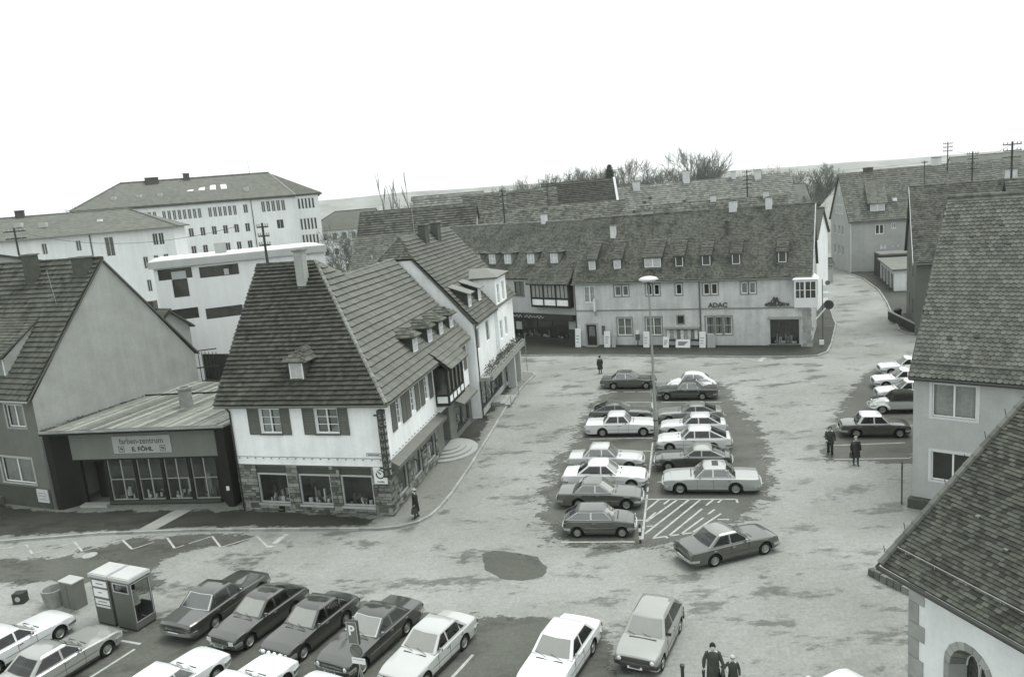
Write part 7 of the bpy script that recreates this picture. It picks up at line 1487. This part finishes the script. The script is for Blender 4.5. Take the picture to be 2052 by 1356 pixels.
person('person in long dark coat and pale hat walking on the pavement corner', wa, 200, 1.6, .022, .62, hat=.3, skirt=True, stout=1.18, stride=.22, z=.13, arms={'L': (V((.02, .27, 1.16)), V((.1, .25, .93)))})
handbag('dark shopping bag carried by the walker at the pavement corner', carry(wa, 200, (.14, .26, .36), 1) + V((0, 0, .13)), .36, .3, .14, .03, R(200))
person('person in dark coat standing behind the farthest parked saloon', (7.7, 67.6), 100, 1.62, .02, .6, skirt=True, stout=1.2, stride=.1, hat=.03)
person('person in dark jacket and trousers walking at the tail of the dark saloon', (18.0, 42.75), 250, 1.74, .05, .3, .025, .02, stride=.42, arms={'R': (V((.1, -.25, 1.15)), V((.28, -.2, 1.02)))})
person('person in knee-length dark coat with bag walking toward the viewer', (18.66, 40.9), 262, 1.66, .02, .55, skirt=True, hair=.3, stride=.2, stout=1.15)
handbag('dark handbag held by the walker in the knee-length coat', carry((18.66, 40.9), 262, (.1, -.28, .5), 1), .3, .26, .12, .025, R(262))
mp, bp = (5.62, 22.55), (6.22, 22.42)
person('person in open dark coat holding a child by the hand', mp, 258, 1.74, .06, .58, .02, .018, stride=.3, arms={'L': (V((.0, .27, 1.14)), V((.06, .36, .92))), 'R': (V((-.04, -.29, 1.14)), V((.02, -.31, .9)))})
handbag('big dark bag between the walking pair', carry(mp, 258, (.08, .3, .5), 1), .42, .32, .16, .03, R(258))
o = root('folded_umbrella', carry(mp, 258, (.04, -.32, .2), 1), 'folded dark umbrella carried by the person with the child', 'umbrella'); pb = BASE[o.name]; q = MB(); q.cyl(pb, pb + V((0, 0, .15)), .008, .02, 8); q.cyl(pb + V((0, 0, .15)), pb + V((0, 0, .6)), .03, .055, 8); q.build('canopy', M('cloth_0.020', .02, .9, .2, 6), o); q = MB(); q.cyl(pb + V((0, 0, .6)), pb + V((0, 0, .75)), .014, .014, 6); q.build('handle', IRON, o)
person('child in hooded jacket and pale knitted hat', bp, 258, 1.32, .06, .38, .04, .05, hat=.42, stride=.25, arms={'R': (V((.02, -.33, 1.28)), V((.05, -.5, 1.24)))})

# ================================================================== phone booths
BG = M('booth_grey', .10, .5, .12, 1.5); BW = M('booth_roof', .4, .6, .12, 2)
ub = V((math.cos(R(-25.2)), math.sin(R(-25.2)), 0)); bc = V((-16.55, 29.44, 0))
def booth(P1, wd, label, kind):
    F = Fac(P1 - ub * wd, P1); o = root('phone_booth', F.p(wd / 2, 0, -.48), label, 'phone booth', 'pair of phone booths'); H_ = 2.2; D = .98
    S = Fac(P1, F.p(wd, 0, -D)); Bk = Fac(F.p(wd, 0, -D), F.p(0, 0, -D)); Lf = Fac(F.p(0, 0, -D), F.p(0, 0, 0))
    q = MB(); F.box(q, .02, .0, wd - .02, .1, -D + .02, -.02); q.build('base', DARKR, o)
    if kind == 'notice':
        wall(F, o, BG, .1, H_, x1=wd, name='panel', depth=.04)
        for z0, z1, v_ in ((1.78, 2.06, .7), (1.32, 1.68, .72), (.98, 1.2, .7), (.84, .92, .66)):
            q = MB(); F.box(q, .09, z0, wd - .1, z1, .0, .015); q.build('notice', M('notice_sheet_%.2f' % v_, v_, .6, .06), o)
        for z0, x0_, x1_ in ((1.71, .12, wd - .12), (1.23, .3, wd - .1), (1.9, .3, .75), (1.5, .35, .6), (1.08, .25, .8)): q = MB(); F.box(q, x0_, z0, x1_, z0 + .045, .0, .018); q.build('print_line', M('print_grey', .2, .7), o)
    else:
        wall(F, o, BG, .1, H_, [(.14, 1.72, wd - .14, 2.05)], x1=wd, name='panel', depth=.04)
        MB().quad(F.p(.14, 1.72, -.03), F.p(wd - .14, 1.72, -.03), F.p(wd - .14, 2.05, -.03), F.p(.14, 2.05, -.03)).build('pane', glass('window_glass'), o)
        q = MB()
        for bx in ((.1, 1.68, .14, 2.09), (wd - .14, 1.68, wd - .1, 2.09), (.14, 2.05, wd - .14, 2.09), (.14, 1.68, wd - .14, 1.72)): F.box(q, *bx, -.03, .012)
        q.build('window_frame', M('aluminium_frame'), o)
    wall(Bk, o, BG, .1, H_, [(.1, .9, wd - .1, 2.05)], x1=wd, name='rear_panel', depth=.04); MB().quad(*[Bk.p(x, z, -.02) for x, z in ((.1, .9), (wd - .1, .9), (wd - .1, 2.05), (.1, 2.05))]).build('pane', glass('window_glass'), o)
    wall(Lf, o, BG, .1, H_, x1=D, name='side_panel')
    if kind == 'notice': wall(S, o, BG, .1, H_, x1=D, name='side_panel')
    else:
        wall(S, o, BG, .1, H_, [(.07, .42, D - .07, 2.08)], x1=D, name='door', depth=.05); MB().quad(*[S.p(x, z, -.03) for x, z in ((.07, .42), (D - .07, .42), (D - .07, 2.08), (.07, 2.08))]).build('door_pane', glass('booth_glass', tint=.85), o)
        q = MB()
        for bx in ((.04, .39, .07, 2.11), (D - .07, .39, D - .04, 2.11), (.07, 2.08, D - .07, 2.11), (.07, .39, D - .07, .42)): S.box(q, *bx, -.05, .012)
        q.build('door_frame', M('aluminium_frame'), o)
        q = MB(); F.box(q, .06, 1.05, .3, 1.75, -.75, -.3); q.build('telephone', IRON, o); q = MB(); F.box(q, .06, .9, .5, .95, -.9, -.1); q.build('shelf', M('aluminium_frame'), o)
    q = MB(); F.box(q, -.05, H_, wd + .05, H_ + .14, -D - .05, .06); ro = q.build('roof', BW, o)
    q = MB(); F.box(q, .0, H_ + .14, wd, H_ + .17, -D, .01); q.build('roof_rim', BW, ro)
    return o, F
b2o, BF2 = booth(bc, 1.12, 'right phone booth with a person behind its glass door', 'door')
booth(bc - ub * 1.3, 1.05, 'left phone booth with white notices pasted on its front', 'notice')
pc = BF2.p(.62, 0, -.5); person('person in pale shirt and dark trousers using the right phone booth', (pc.x, pc.y), 155, 1.68, .3, .18, .02, .015, stride=.05, z=.1, arms={'R': (V((.22, -.24, 1.2)), V((.3, -.1, 1.45))), 'L': (V((.1, .26, 1.18)), V((.3, .2, 1.2)))})

# ================================================================== street furniture
lp_ = V((8.85, 48.0, 0)); o = root('street_lamp', lp_, 'tall grey street lamp with saucer head in the middle of the parking rows', 'street lamp'); GP = M('galvanised', .26, .5, .12, 2, metal=.2)
q = MB(); q.lathe([(.15, 0), (.15, 1.9), (.13, 2.0), (.1, 2.1), (.05, 10.3)], lp_, k=14); q.build('mast', GP, o, smooth=True, sharp=30); q = MB(); q.lathe([(.155, 1.35), (.165, 1.36), (.165, 1.42), (.155, 1.43)], lp_, k=14); q.build('band', IRON, o)
q = MB(); q.cyl(lp_ + V((0, 0, 10.2)), lp_ + V((0, 0, 10.5)), .09, .09, 10); q.build('neck', IRON, o); q = MB(); q.lathe([(.08, 10.42), (.42, 10.45), (.6, 10.54), (.62, 10.6), (.48, 10.7), (.25, 10.76), (0, 10.78)], lp_, k=24); q.build('saucer', M('lamp_white', .48, .4, .08), o, smooth=True)
q = MB(); q.box(lp_.x - .42, lp_.y - .2, 2.6, lp_.x - .36, lp_.y + .2, 3.4) if False else q.box(lp_.x - .2, lp_.y - .06, 2.6, lp_.x - .17, lp_.y + .06, 4.4); q.build('sign_strip', IRON, o)
# parking sign with round plate
ps = V((-6.2, 24.1, 0)); o = root('parking_sign', ps, 'parking sign with letter P over a round no-stopping disc', 'sign'); PF = Fac(ps + V((-.3, .02, 0)), ps + V((.3, -.2, 0)))
q = MB(); q.cyl(ps, ps + V((0, 0, 2.9)), .035, .035, 8); q.cyl(ps + V((0, 0, 1.0)), ps + V((-.25, -.1, 0)), .02, .02, 6); q.cyl(ps + V((0, 0, 1.0)), ps + V((.25, -.15, 0)), .02, .02, 6); q.build('post', GP, o)
q = MB(); PF.box(q, .12, 2.0, .54, 2.86, .04, .16); q.build('sign_box', IRON, o); q = MB(); PF.box(q, .13, 2.02, .53, 2.84, .16, .165); q.build('panel', M('sign_blue_grey', .12, .4), o); text('P', PF, .31, 2.36, .5, M('sign_white_letter', .75, .5), o, d=.167, ext=.003, align='CENTER', bold=.012)
q = MB()
for b_ in ((.13, 2.02, .15, 2.84), (.51, 2.02, .53, 2.84), (.15, 2.82, .51, 2.84), (.15, 2.02, .51, 2.04)): PF.box(q, *b_, .165, .168)
q.build('border', M('blind_grey'), o)
def disc(F, cx_, cz, r_, d0, d1, mat, nm, par, k=24):
    q = MB(); q.cyl(F.p(cx_, cz, d0), F.p(cx_, cz, d1), r_, r_, k); return q.build(nm, mat, par)
disc(PF, .33, 1.7, .24, .05, .07, M('sign_ring', .07, .5), 'disc_rim', o); disc(PF, .33, 1.7, .2, .07, .074, M('sign_disc', .13, .5), 'disc', o)
q = MB(); q.quad(*[PF.p(.33 + a, 1.7 + c, .0755) for a, c in ((-.15, .12), (-.12, .15), (.15, -.12), (.12, -.15))]); q.build('bar', M('sign_ring'), o)
q = MB(); PF.box(q, .1, 1.2, .62, 1.42, .04, .05); q.build('plate', M('board_white', .72, .6, .1), o); q = MB(); [PF.box(q, .15 + .07 * k, 1.34, .2 + .07 * k, 1.365, .05, .052) for k in range(6)]; q.build('print_line', M('print_grey'), o)
# sign by the near house (seen edge-on), thin post, corner mirror with plates
ps = V((18.39, 35.35, 0)); o = root('traffic_sign', ps, 'dark traffic sign seen edge-on beside the near house', 'sign'); q = MB(); q.cyl(ps, ps + V((0, 0, 2.35)), .035, .035, 8); q.build('post', IRON, o); q = MB(); q.cyl(ps + V((-.03, .015, 2.05)), ps + V((.03, -.015, 2.05)), .3, .3, 20); q.build('disc', IRON, o)
ps = V((1.19, 70.7, .12)); o = root('sign_post', ps, 'thin grey post at the end of the left pavement', 'post'); q = MB(); q.cyl(ps, ps + V((0, 0, 3.6)), .03, .025, 6); q.build('post', M('grey_rail'), o); q = MB(); q.box(ps.x - .25, ps.y - .02, 2.5, ps.x + .02, ps.y + .02, 3.2); q.build('plate', M('poster_1', .3, .6, .5, 5), o)
ps = V((29.05, 70.4, .12)); o = root('corner_sign_post', ps, 'sign post with stacked plates and round mirror at the long house corner', 'sign'); q = MB(); q.cyl(ps, ps + V((0, 0, 6.3)), .04, .04, 8); q.build('post', IRON, o); MF = Fac(ps, ps + V((.91, -.42, 0)))
for z0, z1, x1_ in ((5.35, 5.9, .75), (4.7, 5.15, .95)): q = MB(); MF.box(q, .05, z0, x1_, z1, .0, .03); q.build('plate', M('board_white'), o)
disc(MF, .45, 6.1, .22, 0, .03, M('sign_disc'), 'round_plate', o); disc(MF, .55, 4.05, .42, .0, .08, IRON, 'mirror', o); q = MB(); q.tube([ps + V((-.6, .1, 2.6)), MF.p(.4, 3.9, -.05)], .07, 8); q.build('mirror_arm', M('poster_white'), o)
q = MB(); MF.box(q, -.3, .3, .1, .75, .1, .2); q.build('small_notice', M('board_white'), o)
ps = V((5.19, 33.62, 0)); o = root('bollard', ps, 'short striped bollard at the near end of the centre line', 'bollard')
for k in range(5): q = MB(); q.cyl(ps + V((0, 0, k * .19)), ps + V((0, 0, (k + 1) * .19)), .055, .055, 10); q.build('band', IRON if k % 2 == 0 else M('board_white'), o)
ps = V((4.75, 23.25, 0)); o = root('low_post', ps, 'low dark post beside the boxy hatchback', 'post'); q = MB(); q.lathe([(.06, 0), (.06, .5), (.08, .52), (.08, .6), (0, .64)], ps, k=12); q.build('post', IRON, o)
ps = V((-21.7, 32.5, 0)); o = root('concrete_bin', ps, 'round concrete bin left of the phone booths', 'bin'); q = MB(); q.lathe([(.42, 0), (.5, .75), (.5, .8), (.43, .8), (.4, .4), (0, .4)], ps, k=20); q.build('bin', M('old_concrete', .25, .9, .4, 1.5, streak=.3), o)
ps = V((-20.75, 31.95, 0)); CFa = Fac(ps - ub * .45, ps + ub * .45); o = root('utility_cabinet', ps, 'grey utility cabinet between the concrete bin and phone booths', 'cabinet'); q = MB(); CFa.box(q, 0, 0, .9, 1.25, -.55, 0); q.build('cabinet', M('cabinet_grey', .13, .6, .15), o); q = MB(); CFa.box(q, -.03, 1.25, .93, 1.3, -.58, .03); q.build('lid', M('cabinet_lid', .36, .6), o); q = MB(); CFa.box(q, .44, .1, .46, 1.2, 0, .005); q.build('door_joint', IRON, o)
ps = V((-23.6, 33.0, 0)); o = root('hydrant_box', ps, 'small dark iron box on the road left of the concrete bin', 'box'); q = MB(); q.box(ps.x - .25, ps.y - .2, 0, ps.x + .25, ps.y + .2, .5); q.build('box', IRON, o); q = MB(); q.cyl(ps + V((0, -.22, .25)), ps + V((0, -.2, .25)), .12, .12, 12); q.build('dial', M('cabinet_lid'), o)
ps = V((41.1, 80.2, .12)); o = root('litter_bin', ps, 'dark bin on the right pavement of the street', 'bin'); q = MB(); q.lathe([(.3, 0), (.38, .9), (.4, 1.0), (.2, 1.15), (0, 1.18)], ps, k=14); q.build('bin', IRON, o)
o = root('low_garden_wall', (40, 76, 0), 'low dark wall along the right pavement by the street house', 'wall'); GWf = Fac((40.2, 80.5), (38.9, 72.6)); q = MB(); GWf.box(q, 0, .1, GWf.L, .95, -.2, 0); q.build('wall', DARKR, o); q = MB(); GWf.box(q, 0, .95, GWf.L, 1.02, -.23, .03); q.build('coping', M('concrete', .28, .9, .2, 1), o)
# poles on roofs
pole((46.05, 70, 10.0), 7.4, 'tall dark wire pole with three arms at the right edge', 3, 1.6, .11, rz=R(-5))
pole((54.65, 90, 9.0), 7.9, 'wire pole with close arms left of the tall right pole', 4, 1.3, .1, rz=R(-5))
pole((69.0, 120, 10), 8.8, 'slim wire pole rising highest over the far right roofs', 3, 1.4, .1, rz=R(-5))
pole((60.0, 110, 9), 7.3, 'short slim wire pole on the roof right of the bend house', 1, .8, .08, rz=0)
pole((34.9, 110, 9), 8.1, 'dark wire pole with bushy insulators over the long grey house', 5, 1.3, .11, rz=0)
pole((-37.3, 60, 11), 6.2, 'wire pole with two arms at the far left', 2, 1.5, .09, rz=R(20))
pole((7.2, 118, 12), 5.2, 'thin mast among the rooftops left of the dark steep roof', 1, .6, .06, rz=0, iso=False)
def wire(a, b_, label, sag=.5):
    a, b_ = V(a), V(b_); pts = [a + (b_ - a) * (k / 12) - V((0, 0, sag * 4 * (k / 12) * (1 - k / 12))) for k in range(13)]; q = MB(); q.tube(pts, .016, 3); tag(q.build('overhead_wire', IRON), label, 'wire', 'overhead wires')
wire((46.05, 70, 17.2), (54.65, 90, 16.7), 'thin wire between the two tall right poles'); wire((54.65, 90, 16.7), (69, 120, 18.5), 'thin wire rising to the slim far right pole'); wire((34.9, 110, 16.9), (60, 110, 16.1), 'thin wire above the bend house roof'); wire((-37.3, 60, 17), (-16.2, 47.5, 16.0), 'thin wire over the grey house to the corner house ridge', 1.0)

# ================================================================== trees
BARK = M('bark', .08, .9, .25, 2); TWIG = M('twigs', .17, .95, .2, 2)
def bare_tree(seed, h, spread=.5, depth=5, upright=.55, pollard=False):
    rng = random.Random(seed); tr, cr = MB(), MB()
    def grow(p, d, l, r_, lev):
        n = 3; pts = [p]; rr = [r_]
        for k in range(n):
            d = (d + V((rng.gauss(0, .12), rng.gauss(0, .12), .05))).normalized(); p = p + d * l / n; pts.append(p); rr.append(r_ * (1 - .38 * (k + 1) / n))
        (tr if lev <= 1 else cr).tube(pts, rr, 6 if lev == 0 else 4 if lev < 3 else 3)
        if lev >= depth: return
        nb = (5 if lev == 0 else rng.choice((4, 4, 5))) if not pollard else (2 if lev == 0 else rng.choice((2, 3)))
        for k in range(nb):
            a = rng.uniform(0, 2 * math.pi); t = spread * rng.uniform(.5, 1.25); o_ = d.orthogonal().normalized(); o2 = d.cross(o_); nd = (d * math.cos(t) + (o_ * math.cos(a) + o2 * math.sin(a)) * math.sin(t)); nd.z += (upright - .45) * .6; nd.normalize()
            i = rng.choice((1, 2, 3, 3)); grow(pts[i], nd, l * rng.uniform(.58, .82), max(rr[i] * rng.uniform(.55, .72), .02 if not pollard else .04), lev + 1)
    grow(V((0, 0, 0)), V((0, 0, 1)), h * .34, h * .03, 0)
    return tr, cr
TP = {}
def tree(kind, loc, h, label, group='bare winter trees behind the roofs', rz=0., name='bare_tree'):
    if kind not in TP:
        a = {'round': (3, 10, .66, 5, .5), 'tall': (8, 10, .5, 5, .7), 'wide': (15, 10, .78, 5, .48), 'pollard': (21, 10, .2, 3, 1.)}[kind]; tr, cr = bare_tree(*a, pollard=kind == 'pollard'); ms = []
        for mb, nm, m_ in ((tr, 'trunk', BARK), (cr, 'crown', TWIG)):
            me = bpy.data.meshes.new(nm); me.from_pydata([tuple(p) for p in mb.v], [], mb.f); me.materials.append(m_); me.update(); ms.append(me)
        zt = max(p.z for p in cr.v) if cr.v else 10; TP[kind] = (ms, zt)
    ms, zt = TP[kind]; o = root(name, loc, label, 'tree', group, rz); s = h / zt; o.scale = (s * (1.08 if kind != 'pollard' else .8), s * (1.08 if kind != 'pollard' else .8), s)
    for me, nm in zip(ms, ('trunk', 'crown')): c = bpy.data.objects.new(nm, me); COL.objects.link(c); c.parent = o
    return o
tree('pollard', (-27.2, 190, 0), 24.5, 'tall thin lopped tree left of its twin behind the rooftops', rz=1); tree('pollard', (-20.8, 181, 0), 23.6, 'tall thin lopped tree right of its twin behind the rooftops', rz=3.4)
for i, (k, x, y, h_, lab) in enumerate((('round', -31, 196, 18.5, 'low bare tree left of the lopped trees'), ('wide', -22.5, 200, 19, 'low bare tree between the lopped trees'), ('round', -14, 205, 18.5, 'low bare tree right of the lopped trees'), ('tall', 8.5, 225, 22.0, 'bare tree left end of the clump over the dark roof'), ('round', 14.0, 222, 23.9, 'bare tree in the middle of the clump over the dark roof'), ('wide', 20, 226, 23, 'bare tree right end of the clump left of the conifer'),
        ('round', 33.5, 222, 22.8, 'bare tree just right of the conifer'), ('tall', 38, 230, 24.2, 'bare tree second right of the conifer'), ('wide', 43.2, 226, 24.4, 'broad bare tree third right of the conifer'), ('tall', 49.3, 220, 26.0, 'tallest bare tree on the skyline over the long pale roof'), ('round', 54.5, 226, 23.4, 'bare tree right of the tallest one'),
        ('wide', 72, 205, 18.8, 'bare tree left in the group by the bend house gable'), ('round', 78.2, 210, 19.2, 'bare tree in the middle of the group by the bend house gable'), ('tall', 84.5, 215, 18.2, 'bare tree next to the bend house gable'), ('round', 62.5, 165, 13.5, 'bare tree low behind the long pale roof gable'), ('wide', -97, 172, 24, 'bare tree at the far left behind the school roof'), ('round', -25.8, 131, 15.6, 'dark bare tree in front of the far white house'), ('wide', 27, 232, 21.5, 'bare tree behind the conifer'), ('round', 46, 233, 24.6, 'bare tree close left of the tallest one'), ('wide', 59.5, 232, 21.5, 'low bare tree right end of the skyline group'), ('wide', 68, 222, 18.6, 'bare tree over the white gable of the long pale roof'), ('wide', 90, 225, 17.6, 'bare tree half hidden behind the bend house roof'), ('round', 11, 228, 23, 'bare tree second in the clump over the dark roof'), ('tall', 17.3, 229, 23.2, 'bare tree fourth in the clump over the dark roof'), ('tall', 2, 240, 20, 'small bare tree left of the clump over the dark roof'), ('round', -4, 236, 18.6, 'lowest bare tree left of the clump over the dark roof'))):
    tree(k, (x, y, 0), h_, lab, rz=i * 1.3)
# conifer
def conifer(loc, h, rmax, label):
    rng = random.Random(5); o = root('conifer', loc, label, 'tree'); P = V(loc); MB().cyl(P, P + V((0, 0, h * .97)), .28, .04, 8).build('trunk', BARK, o); q = MB()
    for k in range(46):
        z = h * (.12 + .86 * k / 46); rr = rmax * (1 - k / 47) ** .85 * rng.uniform(.8, 1.12)
        for j in range(13):
            a = j * 2 * math.pi / 13 + k * .7 + rng.uniform(-.2, .2); d = V((math.cos(a), math.sin(a), 0)); r1 = rr * rng.uniform(.65, 1.1)
            for s_ in range(6):
                t = (s_ + 1) / 6; p = P + V((0, 0, z - .28 * r1 * t * t + rng.uniform(-.1, .1))) + d * r1 * t; w_ = d.cross(V((0, 0, 1))) * (.3 * rng.uniform(.6, 1.3)); dn = V((0, 0, -.16)) + d * .25; q.quad(p - w_ - dn, p + w_ - dn, p + w_ * .4 + dn, p - w_ * .4 + dn)
    q.build('crown', M('conifer_needles', .035, .8, .4, 1.5, rnd=.4), o)
conifer((28.4, 200, 0), 22.6, 8.2, 'dark green conifer among the bare trees on the skyline')
# ================================================================== hills and haze
def hill(Y, pts, name, mat, dz=60):
    mb = MB(); n = 90; x0, x1 = pts[0][0], pts[-1][0]; row = []
    for i in range(n + 1):
        x = x0 + (x1 - x0) * i / n; z = lerp(pts, x) + 3 * noise.noise(V((x * .006, Y * .01, 0))) + 1.2 * noise.noise(V((x * .03, Y, 2))); row.append((x, z))
    for (xa, za_), (xb, zb_) in zip(row, row[1:]):
        mb.quad((xa, Y, -.5), (xb, Y, -.5), (xb, Y + 160, zb_), (xa, Y + 160, za_)); mb.quad((xa, Y + 160, za_), (xb, Y + 160, zb_), (xb, Y + 420, -.5), (xa, Y + 420, -.5))
    return struct(mb.build(name, mat))
HM = M('hill_fields', .2, .95, .6, .02)
hill(1900, [(-3000, 46), (-900, 42), (-200, 45), (200, 38), (900, 24), (1600, 19), (3000, 24)], 'hills', HM)
mb = MB(); mb.box(-3800, -260, -1.2, 3800, 3300, 64); hz_ = mb.build('haze', None); hz_.data.materials.clear()
hm = bpy.data.materials.new('haze'); hm.use_nodes = True; N = hm.node_tree.nodes; N.clear(); ho = N.new('ShaderNodeOutputMaterial'); pv = N.new('ShaderNodeVolumePrincipled'); pv.inputs['Color'].default_value = (.95, .97, .96, 1); pv.inputs['Density'].default_value = .0002; hm.node_tree.links.new(pv.outputs[0], ho.inputs['Volume'])
hz_.data.materials.append(hm); stuff(hz_); hz_['label'] = 'thin pale haze over the town and hills'
